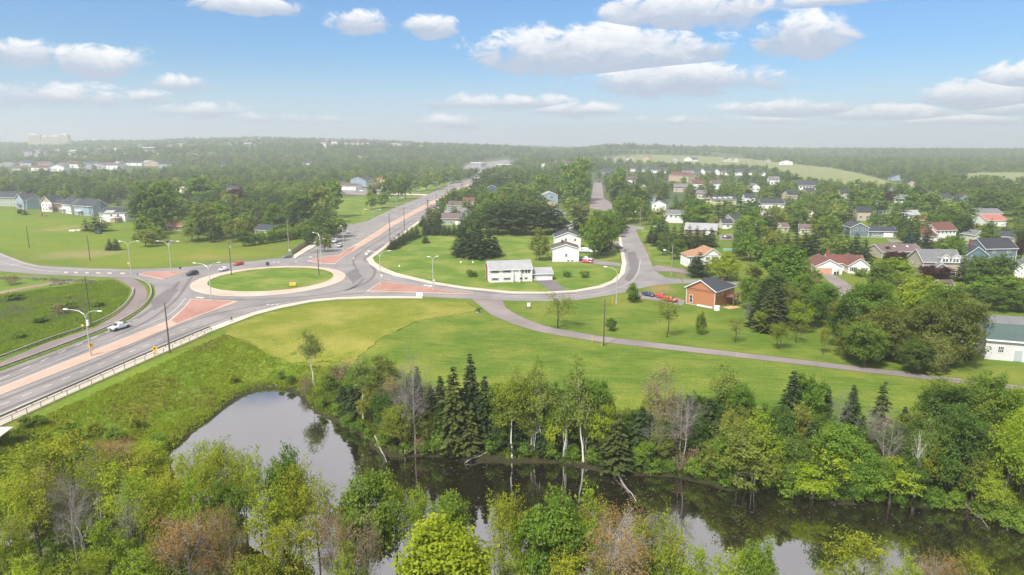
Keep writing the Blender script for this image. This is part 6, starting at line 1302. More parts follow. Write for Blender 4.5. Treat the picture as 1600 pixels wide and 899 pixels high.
vehicle('pickup', 'white', (517, 382.5), (529, 376.5), 'small white pickup in the outer lane beside the silver suv', cat='pickup truck')
vehicle('suv', 'silver', (548, 367.5), (540, 362), 'silver grey suv turning out of the side entrance')
vehicle('sedan', 'navy', (1024, 465), (1002, 460.5), 'dark blue saloon parked nearest the curved road by the orange house')
vehicle('sedan', 'red', (1043, 468), (1025, 464), 'bright red car parked between the dark blue and orange red cars')
vehicle('suv', 'orange_red', (1060, 473.5), (1034, 469.5), 'orange red car parked closest to the orange house')
vehicle('sedan', 'red', (928, 412), (909, 410.5), 'red car parked beside the nearest tall white house')
vehicle('pickup', 'silver', (926, 408.5), (906, 407), 'silver pickup parked just behind the red car', cat='pickup truck')
vehicle('van', 'white', (905, 394.5), (920, 395), 'white van parked behind the tall white houses', cat='van')
vehicle('suv', 'white', (932, 395.5), (918, 395), 'white car parked in front of the white van')
vehicle('suv', 'dark', (973, 389.5), (958, 388), 'dark car parked at the kerb under the maroon tree')
vehicle('sedan', 'navy', (919, 370.5), (906, 369.5), 'dark car parked on the upper driveway left of the teal one')
vehicle('sedan', 'teal', (934, 373), (919, 371.5), 'teal car parked on the upper driveway behind the white houses')
vehicle('sedan', 'silver', (903, 350), (890, 348.5), 'pale car parked beside the low white house with mauve roof')
vehicle('van', 'white', (604, 296), (590, 295), 'white delivery van parked beyond the park trees', cat='van')
vehicle('sedan', 'white', (560, 298.5), (549, 298), 'white car parked left of the gravel area')
vehicle('suv', 'white', (571, 300), (559, 299.5), 'white car parked nearest the pinkish roofed shop')
vehicle('suv', 'darkred', (592, 295), (584, 293.5), 'dark red car parked left of the white delivery van')
vehicle('suv', 'black', (1142, 373.5), (1131, 373), 'black car parked on the tan driveway below the white garage')
vehicle('sedan', 'silver', (1177, 449), (1163, 448), 'grey car parked on the side road behind the orange house')
vehicle('sedan', 'dark', (1214, 342), (1204, 341.5), 'dark car parked left of the small black roofed house')
vehicle('suv', 'white', (1188, 347), (1199, 347), 'white car on the street behind the blue grey hipped roof')
vehicle('suv', 'black', (159, 366), (148, 365), 'small dark vehicle parked under the spruces in the left meadow')
vehicle('sedan', 'silver', (300, 309), (289, 309), 'pale car parked behind the leafy clump near the maroon tree'); vehicle('suv', 'white', (294, 312), (283, 312), 'white car parked in front of the pale garage house')
for i, (px, py, cc, q) in enumerate([(722, 269, 'white', 1), (733, 266, 'dark', 1), (744, 267, 'silver', 0), (757, 265, 'silver', 1), (765, 266.5, 'white', 0), (772, 263, 'dark', 1), (790, 266, 'white', 1), (742, 272, 'dark', 0), (757, 270, 'red', 0), (726, 262, 'silver', 1)]):
    col_ = {'white': 'white', 'dark': 'dark', 'silver': 'silver', 'red': 'red'}[cc]
    vehicle('suv' if i % 2 else 'sedan', col_, (px-3, py+.3), (px+3, py-.3), ['leftmost white car', 'dark car by the grey shop block', 'silver car below the grey shop block', 'silver car between the shop block and the restaurant', 'white car right of the centre', 'dark car beside the red restaurant', 'rightmost white car', 'dark car nearest the sign gantry', 'red car', 'silver car at the back left'][i] + ' in the far junction car park', group='cars in the distant car park')

# ---------------------------------------------------------------- street furniture
_c = {}
def cached(key, fn):
    if key not in _c: _c[key] = fn()
    return _c[key]
def lamp(px, pyb, pyt, arms, label, face=0.0, box=False):
    """arms: list of world angles (radians) and reach"""
    g = ground(px, pyb); h = height_to(px, pyb, pyt, g.z)
    r = thing('street_lamp', label, 'street lamp', g, 0, 'street lamps')
    m = MB(); m.tube([(0, 0, -.3), (0, 0, h*.5), (0, 0, h*.84)], [.17, .14, .11], 8); m.build('pole', [M['galv']], r)
    m = MB(); m.box(-.25, .25, -.25, .25, 0, .35); m.build('base', [M['concrete']], r)
    for (ang, reach) in arms:
        pts = [(0, 0, h*.82), (.08*reach, 0, h*.9), (.35*reach, 0, h*.965), (.7*reach, 0, h*.985), (reach, 0, h*.99)]
        m = MB(); m.tube(pts, [.10, .09, .08, .07, .06], 6); a = m.build('arm', [M['galv']], r, (0, 0, 0), ang)
        m = MB(); m.extrude([(-.2, -.04), (.2, -.04), (.13, .12), (-.13, .12)], 'x', reach-.15, reach+.95); m.build('lamp_head', [M['lamp_glass']], a, (0, 0, h*.99))
    if box: m = MB(); m.box(.12, .5, -.2, .2, h*.66, h*.78); m.build('control_box', [M['white']], r)
    return r
pi = math.pi
lamp(142, 557, 484, [(pi*.95, 4.5), (-.25, 3.8)], 'tall double armed street lamp on the red median near the white pickup', box=True)
lamp(205, 427, 377, [(pi*.95, 2.8), (.35, 3.0)], 'double armed street lamp left of the small traffic island by the meadow')
lamp(268, 427, 377, [(pi*.93, 4.2), (.15, 3.0), (1.2, 1.2)], 'triple headed street lamp on the small island left of the roundabout')
lamp(330.5, 470, 412, [(pi*.9, 4.8), (.9, 3.0)], 'double armed street lamp on the wedge of the left median')
lamp(595, 446, 393, [(pi*.9, 3.6), (.6, 3.2)], 'double armed street lamp at the tip of the right traffic island')
lamp(677, 453, 401, [(.6, 1.3), (pi, .9)], 'single curved street lamp on the right traffic island below the white bungalow')
lamp(502, 410, 364, [(pi*.8, 3.6)], 'single armed street lamp on the red wedge above the roundabout')
lamp(537, 392, 353, [(pi, .4)], 'plain grey pole lamp beside the silver suv')
lamp(584, 366, 327, [(pi, 3.6), (0, 3.6)], 'first T shaped street lamp up the median of the town road')
lamp(620, 344, 309, [(pi, 3.6), (0, 3.6)], 'second T shaped street lamp up the median of the town road')
lamp(655, 326, 295, [(pi, 3.6), (0, 3.6)], 'third T shaped street lamp up the median of the town road')
lamp(683, 311, 284, [(pi, 3.6), (0, .6)], 'fourth street lamp up the median of the town road')
lamp(703, 301, 277, [(pi, 3.2), (0, 3.2)], 'fifth street lamp up the median just before the sign gantry')
lamp(963, 474, 418, [(pi*.86, 3.4)], 'thin grey street lamp with one arm beside the curved road')
for i, (px, b, t_) in enumerate([(760, 280, 258), (825, 254, 240), (716, 266, 252), (800, 263, 250)]): lamp(px, b, t_, [(pi, 3)], ['street lamp right of the sign gantry beyond the spruce', 'distant street lamp on the far road bend', 'distant street lamp left of the car park', 'distant street lamp right of the car park'][i])
def upole(px, pyb, pyt, label, lampang=None, mat='pole_wood', cross=False, tr=False):
    g = ground(px, pyb); h = height_to(px, pyb, pyt, g.z); r = thing('utility_pole', label, 'utility pole', g, 0, 'utility poles')
    m = MB(); m.tube([(0, 0, -.4), (0, 0, h*.5), (0, 0, h)], [.19, .16, .12], 7); m.build('pole', [M[mat]], r)
    if cross: m = MB(); m.box(-1.1, 1.1, -.06, .06, h-1.0, h-.86); m.build('crossarm', [M['old_wood']], r, None, .6)
    if tr: m = MB(); m.tube([(.4, 0, h*.8), (.4, 0, h*.8+1.0)], .27, 10); m.build('transformer', [M['galv']], r)
    if lampang is not None:
        m = MB(); m.tube([(0, 0, h*.72), (1.6, 0, h*.8), (2.7, 0, h*.81)], .05, 5); a = m.build('lamp_arm', [M['galv']], r, None, lampang)
        m = MB(); m.box(2.6, 3.4, -.15, .15, h*.8, h*.83+.1); m.build('lamp_head', [M['lamp_glass']], a)
    return (g, h)
W1 = upole(46, 388, 353, 'dark wooden pole in the left meadow below the townhouses'); W2 = upole(141, 408, 369, 'dark wooden pole on the meadow edge above the western road')
upole(143, 511, 433, 'dark pole behind the guardrail at the left'); upole(265.5, 552, 474, 'bare dark pole standing beside the south railing')
W3 = upole(362, 432, 377, 'dark pole with white box at the left rim of the roundabout grass', tr=True); upole(498.5, 432, 390, 'thin dark pole on the right side of the roundabout grass')
W4 = upole(452, 396, 343, 'pale pole with crossarm in front of the wooden fence', cross=True, mat='old_wood'); W5 = upole(522, 371, 348, 'short dark pole with a lamp box at the fence corner', tr=True)
NEP = [upole(609.5, 379, 334, 'dark pole nearest the roundabout on the right kerb of the town road'), upole(632, 360, 324, 'second dark pole along the right kerb of the town road'), upole(668, 336, 308, 'third dark pole along the right kerb of the town road'), upole(682, 324, 302, 'fourth dark pole along the right kerb of the town road'),
       upole(699, 315, 296, 'fifth dark pole along the right kerb of the town road'), upole(725, 304, 288, 'last dark pole before the spruce on the town road')]
W6 = upole(943, 541, 468, 'tall dark pole in the grass beside the field lane'); W7 = upole(1049, 431, 383, 'leaning pale pole with lamp arm at the side road corner', lampang=pi*.85, mat='old_wood')
W8 = upole(1031, 373, 350, 'pole with transformer in front of the spruce row', lampang=pi, tr=True, mat='old_wood'); W9 = upole(1000, 354, 326, 'grey pole with lamp arm at the top of the curved road', lampang=pi*.9, mat='old_wood')
upole(957, 394, 368, 'pale pole beside the tall green tree', mat='old_wood'); upole(1252, 428, 395, 'grey pole left of the red roofed bungalow', mat='old_wood'); upole(1024, 320, 300, 'far grey pole right of the quiet street', mat='old_wood')
upole(1547, 377, 352, 'grey pole above the sage cottage', mat='old_wood', tr=True); upole(1599, 360, 340, 'pale pole at the right edge by the pink roof', mat='old_wood'); upole(1437, 374, 352, 'pole at the left of the white colonial garage', mat='old_wood')
def wire(a, b, name='overhead_wire', label=None, sag=.8, dz=0):
    (g1, h1), (g2, h2) = a, b; p = g1+Vector((0, 0, h1-.4-dz)); q = g2+Vector((0, 0, h2-.4-dz))
    pts = [p.lerp(q, i/8)-Vector((0, 0, sag*4*(i/8)*(1-i/8))) for i in range(9)]; m = MB(); m.tube(pts, .03, 3); o = m.build(name, [M['dark_metal']]); tag(o, label, 'wire', 'overhead wires')
for i, (a, b) in enumerate([(W4, W5), (NEP[0], NEP[1]), (NEP[1], NEP[2]), (NEP[2], NEP[3]), (W7, W8), (W8, W9), (W1, W2)]):
    wire(a, b, label=['wire from the crossarm pole to the fence corner pole', 'wire between the first and second dark poles of the town road', 'wire between the second and third dark poles of the town road', 'wire between the third and fourth dark poles of the town road', 'wire from the leaning pole to the transformer pole', 'wire from the transformer pole to the top of the curved road', 'wire between the two poles in the left meadow'][i])
# guardrails and railings: posts and rails are parts
def rail_line(name, label, cat, px, step, kind, z=0.0):
    pts = spline(P2(px), 6); seg = np.hypot(*np.diff(pts, axis=0).T); s = np.concatenate([[0], np.cumsum(seg)]); n = max(2, int(s[-1]/step))
    q = [Vector((np.interp(u, s, pts[:, 0]), np.interp(u, s, pts[:, 1]), z)) for u in np.linspace(0, s[-1], n+1)]
    r = thing(name, label, cat, q[0]); o = q[0]
    if kind == 'guard':
        pm = MB().box(-.09, .09, -.07, .07, -.3, .72).mesh('post', M['rail_metal']); prof = [(.5, .055), (.58, .10), (.64, .055), (.72, .10), (.80, .055)]
        m = MB()
        for (z0, z1) in ((.44, .60), (.62, .80)):
            for i in range(n):
                a, b = q[i]-o, q[i+1]-o; d = (b-a).normalized(); nn = Vector((-d.y, d.x, 0))*.1
                m.face([a+nn+Vector((0, 0, z0)), b+nn+Vector((0, 0, z0)), b+nn*1.5+Vector((0, 0, z1)), a+nn*1.5+Vector((0, 0, z1))])
                m.face([a-nn+Vector((0, 0, z0)), a+nn+Vector((0, 0, z0)), b+nn+Vector((0, 0, z0)), b-nn+Vector((0, 0, z0))]); m.face([a-nn+Vector((0, 0, z1)), b-nn+Vector((0, 0, z1)), b+nn*1.5+Vector((0, 0, z1)), a+nn*1.5+Vector((0, 0, z1))])
        m.build('rail', [M['rail_metal']], r)
    else:
        pm = MB().box(-.06, .06, -.06, .06, -.3, 1.2).mesh('post', M[kind])
        for zz in (.35, .78, 1.18): m = MB(); m.tube([p-o+Vector((0, 0, zz)) for p in q], .045, 5); m.build('rail', [M[kind]], r)
    for i, p in enumerate(q):
        d = q[min(i+1, n)]-q[max(i-1, 0)]; link('post', pm, r, p-o, math.atan2(d.y, d.x))
rail_line('guardrail', 'outer guardrail between the meadow and the walking path at the left', 'guardrail', [(-90, 592), (0, 561.5), (75, 533), (140, 511), (185, 488), (206, 464), (208, 452)], 3.0, 'guard')
rail_line('guardrail', 'inner guardrail between the walking path and the near left road', 'guardrail', [(-90, 612), (0, 578.5), (85, 547), (162, 517), (205, 495), (226, 478), (236.5, 461), (232, 446), (212, 436.6)], 3.0, 'guard')
rail_line('railing', 'brown metal pedestrian railing along the south sidewalk above the embankment', 'railing', [(-90, 706), (0, 667.5), (100, 622), (200, 577.5), (300, 534), (331, 520)], 3.0, 'rail_metal', .14)
rail_line('railing', 'low cream guardrail on the road side of the south sidewalk', 'guardrail', [(-90, 696), (0, 657), (100, 613), (200, 569), (300, 526), (328, 514.5)], 3.4, 'guard', .12)
# wooden fence of panels by the corner
fp = [P(*p) for p in [(456, 398), (462, 394), (470, 388), (478, 384), (486, 380), (494, 376), (502, 372), (510, 367), (518, 362)]]; r = thing('wooden_fence', 'grey weathered wooden fence curving up beside the dark hedge', 'fence', fp[0])
for a, b in zip(fp[:-1], fp[1:]):
    d = b-a; n = 5; q = link('fence_panel', None, r, a-fp[0], math.atan2(d.y, d.x)); 
    m = MB(); w = d.length/n*.92
    m.box(0, d.length, .04, .1, .4, .52); m.box(0, d.length, .04, .1, 1.5, 1.62); bpy.data.objects.remove(q); q = m.build('fence_panel', [M['old_wood']], r, a-fp[0], math.atan2(d.y, d.x))
    for i in range(n): m = MB(); m.box(i*d.length/n, i*d.length/n+w, -.02, .03, 0, 2.1); m.build('board', [M['old_wood']], q)
rl = P(1263, 498); r = thing('wooden_fence', 'short red brown fence panel under the bushy tree right of the spruces', 'fence', rl)
for i in range(12): MB().box(i*.5, i*.5+.46, -.03, .03, 0, 1.5+.05*(i % 2)).build('board', [M['brown_wood']], r)
# sign gantry over the town road
a, b = P(701, 300), P(740, 290); d = b-a; L = d.length; r = thing('sign_gantry', 'pale steel sign gantry over the town road carrying a green sign', 'gantry', a, math.atan2(d.y, d.x)); h = 9.5
for x in (0, L): MB().tube([(x, 0, -.5), (x, 0, h)], .28, 8).build('gantry_post', [M['galv']], r)
for z in (h, h-1.3): MB().tube([(0, 0, z), (L, 0, z)], .15, 6).build('gantry_beam', [M['galv']], r)
for i in range(10): MB().tube([(L*i/10, 0, h-1.3*(i % 2)), (L*(i+1)/10, 0, h-1.3*((i+1) % 2))], .07, 4).build('brace', [M['galv']], r)
MB().box(-2.6, 2.6, -.35, -.22, h-3.0, h+.9).build('green_sign', [M['green_sign']], r, (L-1.6, 0, 0)); MB().box(-1.0, 1.0, -.33, -.2, h-2.2, h+.3).build('dark_sign', [M['brick']], r, (L-6, 0, 0))
MB().box(-4, 4, -.33, -.24, h-1.9, h-.1).build('sign_back', [M['galv']], r, (L-12.5, 0, 0))
# small signs
def sign(px, pyb, pyt, w, label, mat, face=0.0, shape='rect', tab=False, post='galv', dark=False):
    g = ground(px, pyb); h = height_to(px, pyb, pyt, g.z); r = thing('road_sign', label, 'sign', g, face)
    MB().tube([(0, 0, -.3), (0, 0, h*.97)], .045, 6).build('post', [M[post]], r)
    m = MB(); s = w/2; zc = h-s
    if shape == 'diamond': m.extrude([(-s*1.2, zc), (0, zc-s*1.2), (s*1.2, zc), (0, zc+s*1.2)], 'y', -.1, -.06)
    elif shape == 'tri': m.extrude([(-s, zc+s), (0, zc-s), (s, zc+s)], 'y', -.1, -.06)
    else: m.box(-s, s, -.1, -.06, zc-s, zc+s)
    f = m.build('sign_face', [M[mat]], r)
    if dark: MB().extrude([(-s*.1, zc-s*.45), (s*.45, zc-s*.1), (s*.1, zc+s*.1), (s*.3, zc+s*.45), (-s*.15, zc+s*.35), (-s*.4, zc)], 'y', -.115, -.101).build('pictogram', [M['black']], f)
    if tab: MB().box(-.32, .32, -.1, -.06, zc-s*1.2-.62, zc-s*1.2-.08).build('supplementary_plate', [M[mat]], r)
sign(143.5, 556, 535.5, 1.25, 'yellow pedestrian warning sign with tab on the median beside the tall lamp', 'yellow', .35, 'diamond', True, dark=True)
sign(242.5, 555, 541, 1.15, 'yellow pedestrian warning sign with tab beside the south railing', 'yellow', .35, 'diamond', True, dark=True)
sign(130, 516, 507, .6, 'narrow yellow marker post by the outer guardrail', 'yellow')
sign(573, 408, 395, .9, 'pale square sign on the kerb right of the roundabout exit', 'white'); sign(596, 440, 429, .8, 'white square sign at the tip of the right traffic island', 'white')
sign(524, 394, 381, .8, 'small pale sign at the end of the red median above the roundabout', 'galv'); sign(678.5, 449, 437, .6, 'small white sign beside the single curved lamp', 'white')
sign(201.5, 418, 410, .8, 'small yellow sign beside the western road', 'yellow'); sign(216, 436, 427.5, .5, 'small dark sign at the start of the walking path', 'dark_metal'); sign(282, 423, 417, .9, 'dark back of a sign above the small left island', 'dark_metal')
sign(418.5, 415.8, 409.5, 1.4, 'dark chevron board on the top rim of the roundabout', 'dark_metal'); sign(335, 443, 435, .4, 'little dark marker on the left rim of the roundabout grass', 'dark_metal'); sign(665.5, 441, 434, .3, 'tiny dark post in the lawn left of the bungalow', 'dark_metal')
sign(925, 536, 525, .25, 'short yellow stake beside the field lane left of the tall pole', 'yellow', post='yellow'); sign(940, 543, 529, .22, 'pale yellow stake at the foot of the tall pole', 'yellow', post='yellow'); sign(957, 476, 464, .25, 'pale yellow stake beside the thin grey lamp', 'yellow', post='yellow')
sign(60, 386, 379, .22, 'leaning yellow stake in the left meadow', 'yellow', post='yellow'); sign(568, 338, 330, .8, 'yellow sign in the park lawn by the main road', 'yellow'); sign(453, 398, 390, .7, 'white post at the lower end of the wooden fence', 'white')
# real estate sign by the lane and flowered board by the field
def board(px, pyb, pyt, w, label, name='lawn_sign'):
    g = ground(px, pyb); h = height_to(px, pyb, pyt, g.z); r = thing(name, label, 'sign', g, .1)
    for x in (-w/2, w/2): MB().box(x-.06, x+.06, -.06, .06, -.2, h).build('post', [M['black']], r)
    MB().box(-w/2+.06, w/2-.06, -.05, .05, h*.4, h).build('board', [M['white']], r)
board(826, 483, 473.5, 1.2, 'white board on two black posts beside the field lane')
g = P(748, 489); r = thing('planter', 'white round planter with dark shrub at the corner of the field lane', 'planter', g); MB().prism(oval(.75, .75, 12, Vector((0, 0))), 0, .7).build('pot', [M['white']], r)
link('foliage', proto('shrub', 0, 0)[1], r, (0, 0, .3), 0, (.7, .7, .5))
# yellow planter on the roundabout
g = P(458, 449); r = thing('flower_planter', 'yellow planter box with pale flowers on the roundabout grass', 'planter', (g.x, g.y, .6)); MB().box(-1.1, 1.1, -.5, .5, 0, .75).build('planter_box', [M['yellow']], r)
rngf = np.random.default_rng(4); c_ = rngf.uniform([-1.0, -.45, .75], [1.0, .45, 1.1], (160, 3)); V, Q = leaf_quads(c_, .09, rngf, np.array([0, 0, .3])); link('flowers', mesh_np('flowers', V, [Q], [M['white']]), r)
# person walking on the sidewalk
def person(px, py, label, rz):
    g = P(px, py); r = thing('person', label, 'person', (g.x, g.y, .15), rz)
    def skin(name, verts, edges, radii, mat, root=0, sub=2):
        me = bpy.data.meshes.new(name); me.from_pydata(verts, edges, []); o = link(name, me, r); me.materials.append(mat)
        md = o.modifiers.new('skin', 'SKIN'); sv = me.skin_vertices[0].data
        for i, q in enumerate(radii): sv[i].radius = (q, q); sv[i].use_root = (i == root)
        o.modifiers.new('sub', 'SUBSURF').levels = sub; o.modifiers['sub'].render_levels = sub; return o
    skin_m = plain('skin_tone', (.45, .27, .19), .6)
    v = [(0, 0, .95), (0, 0, 1.2), (0, 0, 1.42), (.01, 0, 1.52), (.03, 0, 1.62), (.03, 0, 1.72), (-.02, .19, 1.40), (-.1, .25, 1.12), (.08, .26, .90), (.12, .26, .82), (.02, -.19, 1.40), (.1, -.25, 1.12), (.22, -.24, .95), (.26, -.23, .88),
         (.0, .1, .90), (.2, .1, .5), (.28, .1, .07), (.42, .1, .03), (0, -.1, .9), (-.12, -.1, .48), (-.36, -.1, .12), (-.26, -.1, .03)]
    e = [(0, 1), (1, 2), (2, 3), (3, 4), (4, 5), (2, 6), (6, 7), (7, 8), (8, 9), (2, 10), (10, 11), (11, 12), (12, 13), (0, 14), (14, 15), (15, 16), (16, 17), (0, 18), (18, 19), (19, 20), (20, 21)]
    rd = [.13, .13, .12, .055, .09, .08, .06, .045, .035, .03, .06, .045, .035, .03, .09, .065, .045, .04, .09, .065, .045, .04]
    skin('body', v, e, rd, skin_m)
    j = [0, 1, 2, 6, 7, 8, 10, 11, 12]; jm = {a: i for i, a in enumerate(j)}; skin('jacket', [v[i] for i in j], [(jm[a], jm[b]) for a, b in e if a in jm and b in jm], [rd[i]+.03 for i in j], M['black'])
    j = [0, 14, 15, 16, 18, 19, 20]; jm = {a: i for i, a in enumerate(j)}; skin('trousers', [v[i] for i in j], [(jm[a], jm[b]) for a, b in e if a in jm and b in jm], [rd[i]+.02 for i in j], M['dark_metal'])
    skin('hair', [(0, 0, 1.7), (-.05, 0, 1.62)], [(0, 1)], [.10, .08], M['black'])
person(362, 503.5, 'person in dark clothes walking along the south sidewalk past the mown field', .5)
# yard things
def bench(px, py, L, label, rz, mat='old_wood'):
    g = ground(px, py); r = thing('timber_trough', label, 'bench', g, rz)
    for i in range(4): MB().box(-L/2, L/2, -.5+i*.26, -.5+i*.26+.22, .5, .6).build('plank', [M[mat]], r)
    MB().box(-L/2, L/2, -.55, -.48, .1, .62).build('side', [M['brown_wood']], r); MB().box(-L/2-.2, -L/2, -.55, .5, 0, .8).build('end_block', [M['white']], r); MB().box(L/2, L/2+.12, -.55, .5, 0, .62).build('end_block', [M[mat]], r)
bench(1352, 543, 4.4, 'long low weathered timber table on the lawn under the big trees', -.1)
g = ground(1370, 565); r = thing('stump', 'pale broken tree stump with small log pile on the lawn', 'stump', g)
MB().tube([(0, 0, -.1), (.05, 0, .7), (.12, .05, 1.5)], [.42, .34, .2], 9).build('stump_trunk', [M['bark_pale']], r)
for i in range(5): MB().tube([(-3.2+i*.5, -.3+i*.1, .12), (-1.2+i*.35, .1-i*.12, .16)], .1, 6).build('log', [M['bark']], r)
for i, (px, py) in enumerate([(1304, 429.2), (1308, 429.2)]): g = P(px, py); tag(MB().box(-.32, .32, -.35, .35, 0, 1.05).box(-.35, .35, -.4, .38, 1.05, 1.13).build('wheelie_bin', [M['black']], None, g), ['left', 'right'][i]+' one of two black wheeled bins by the tan garage door', 'bin', 'wheeled bins')
for i, (px, py) in enumerate([(720, 411), (739, 411), (730, 407), (624, 417)]): tag(MB().tube([(0, 0, 0), (0, 0, .7)], [.35, .25], 8).build('garden_ornament', [M['white']], None, P(px, py)), ['left white stone ornament below the dark spruce clump', 'right white stone ornament below the dark spruce clump', 'middle white stone ornament closest to the dark spruce clump', 'lone white marker on the lawn near the roundabout'][i], 'ornament')
for i, (px, py, sx) in enumerate([(113, 361.5, 1.6), (120, 361, 2.0)]): tag(MB().box(-sx, sx, -.5, .5, 0, .7).build('white_crate', [M['white']], None, P(px, py), .3*i), ['left', 'right'][i]+' white covered pile on the grass below the townhouses', 'crate')
tag(MB().box(-3, 3, -1, 1, 0, .5).box(-.4, .4, -.4, .4, .5, 2.2).build('fire_pit', [M['brick']], None, P(66, 338)), 'dark brown heap of timber in front of the white gable townhouse', 'heap')
# trampoline like teal net by the spruces
g = P(1140, 393); tr_ = thing('garden_fence', 'pale teal garden net fence on the lawn behind the tan roofed house', 'fence', g); MB().box(-3, 3, -.05, .05, .3, 1.4).build('net', [plain('teal_net', (.2, .42, .36), .8)], tr_); [MB().tube([(x, 0, 0), (x, 0, 1.6)], .05, 5).build('post', [M['galv']], tr_) for x in (-3, 0, 3)]
# culvert shelter at the lower left corner
g = Vector(P(-6, 722, -2.5)); r = thing('shelter', 'small pale roofed shelter with dark green front at the lower left edge', 'shelter', (g.x, g.y, H1(g.x, g.y)-.2), .05)
MB().box(-7, -1.6, 0, 4, 0, 2.6).build('wall', [plain('dark_green_wall', (.03, .07, .06), .7)], r); MB().extrude([(-.4, 2.6), (2.8, 2.85), (2.8, 3.0), (-.4, 2.75)], 'x', -7.4, 1.6).build('roof', [M['concrete']], r); MB().box(-1.2, -.95, -.3, -.05, 0, 2.62).build('post', [M['white']], r)
r = thing('wooden_fence', 'brown rail fence on the slope at the lower left edge', 'fence', ground(-4, 770)); 
for i in range(4): MB().box(i*1.8-.08, i*1.8+.08, -.08, .08, -.4, 1.2).build('post', [M['brown_wood']], r, (0, i*.9, .1*i))
for z in (.5, 1.0): MB().tube([(-.2, 0, z), (5.6, 2.8, z+.3)], .06, 5).build('rail', [M['new_wood']], r)
# fallen trunks in the river
def log(p, q, r0, label, mat='bark_grey', stubs=3):
    a, b = P(*p, WATER_Z+.25), P(*q, WATER_Z+.1); a.z = H1(a.x, a.y)+.6 if H1(a.x, a.y) > WATER_Z else WATER_Z+.5; o = a.copy(); pts = [a.lerp(b, i/5)-o+Vector((0, 0, .25*math.sin(i*1.9))) for i in range(6)]
    r = thing('fallen_tree', label, 'fallen tree', o); MB().tube(pts, np.linspace(r0, r0*.35, 6).tolist(), 7).build('trunk', [M[mat]], r)
    for i in range(stubs): s = pts[2+i % 4]; MB().tube([s, s+Vector((random.uniform(-1, 1), random.uniform(-.6, .6), random.uniform(.3, 1.3)))], [.07, .02], 4).build('branch', [M[mat]], r)
log((960, 738), (994, 783), .2, 'pale fallen trunk reaching into the river from below the olive fir'); log((586, 688), (604, 722), .2, 'thin dead trunk leaning from the grassy point into the dark water')
log((782, 706), (726, 724), .2, 'dead branchy trunk lying along the far bank left of the yellow green tree', stubs=6); log((1515, 775), (1575, 828), .2, 'thin pale trunk sloping down the right hand bank'); log((1492, 778), (1545, 826), .22, 'brown curved trunk dipping into the water at the right', 'bark')
log((1160, 745), (1192, 765), .16, 'white dead limb hanging over the river edge', 'birch')
for i, (px, py, s) in enumerate([(20, 838, 1.1), (34, 834, .9), (52, 842, .8), (8, 850, 1.0), (65, 833, .6), (28, 852, .7)]):
    g = ground(px, py); bm = bmesh.new(); bmesh.ops.create_icosphere(bm, subdivisions=2, radius=s)
    for v in bm.verts: v.co = Vector((v.co.x*1.3, v.co.y, v.co.z*.6))*(1+.18*math.sin(v.co.x*5+i)+.12*math.cos(v.co.y*7))
    me = bpy.data.meshes.new('boulder'); bm.to_mesh(me); bm.free(); me.materials.append(M['bark_grey']); tag(link('boulder', me, None, g+Vector((0, 0, .1))), ['largest grey boulder', 'second grey boulder from the left edge', 'grey boulder nearest the dark trunk', 'grey boulder closest to the edge of the view', 'small grey boulder furthest right', 'small grey boulder in front'][i]+' on the slope under the lower left trees', 'boulder', 'boulders in the lower left woods')
FARB = []
# ---------------------------------------------------------------- trees of the suburb, placed one by one
OPEN = [P2(p) for p in [[(914, 356), (914, 326), (966, 326), (966, 356)], [(862, 372), (862, 322), (840, 322), (845, 312), (880, 312), (890, 335), (912, 350), (912, 372)], [(-40, 326), (-40, 311), (60, 313), (130, 318), (232, 326), (236, 350), (60, 340)], 
  [(-200, 325), (0, 325), (60, 335), (200, 352), (222, 372), (236, 390), (300, 386), (400, 382), (450, 392), (500, 400), (620, 372), (640, 358), (700, 372), (760, 366), (870, 374), (905, 384), (960, 384), (985, 350), (1010, 356), (1060, 415), (1180, 440), (1190, 470), (1280, 500), (1320, 560), (1800, 600), (1800, 900), (-200, 900)],
  [(480, 350), (470, 330), (510, 306), (612, 308), (700, 291), (735, 281), (752, 268), (800, 256), (838, 243), (856, 236), (861, 236), (840, 245), (806, 258), (764, 272), (738, 296), (690, 325), (640, 362), (590, 400), (540, 380), (520, 352)],
  [(525, 305), (525, 290), (610, 288), (625, 300), (660, 288), (700, 286), (700, 292), (612, 308)], [(712, 272), (724, 258), (795, 252), (806, 258), (765, 270)],
  [(912, 332), (922, 286), (946, 286), (950, 310), (966, 320), (962, 332)], [(895, 372), (900, 402), (985, 402), (985, 372)], [(1120, 380), (1118, 366), (1150, 364), (1150, 380)], [(1060, 395), (1075, 420), (1130, 420), (1160, 400), (1118, 380)], [(1195, 376), (1230, 376), (1230, 368), (1195, 368)],
  [(1275, 430), (1300, 430), (1345, 460), (1310, 465)], [(1455, 380), (1500, 380), (1530, 390), (1540, 420), (1600, 440), (1600, 410), (1520, 400), (1480, 395)], [(1380, 376), (1412, 376), (1420, 382), (1385, 382)]]] + [FIELD1, FIELD2]
fr = random.Random(23)
def is_open(x, y):
    for p in OPEN:
        if inpoly(np.array([x]), np.array([y]), p)[0]: return True
    return False
def near_house(x, y, pad=3.0):
    for hx, hy, hr_, _ in HOUSES:
        dx, dy = x-hx, y-hy; rr = hr_+pad
        if dx*dx+(dy-hr_*.7)**2 < rr*rr: return True
        D = math.hypot(hx, hy); ux, uy = -hx/D, -hy/D; al = dx*ux+dy*uy; la = abs(dx*uy-dy*ux)
        if 0 < al < 24+hr_ and la < hr_*.95: return True
        if 0 < al < min(.17*D, 190) and la < hr_*.85 and fr.random() < .82: return True
    return False
cand = []; Yv = 215.0
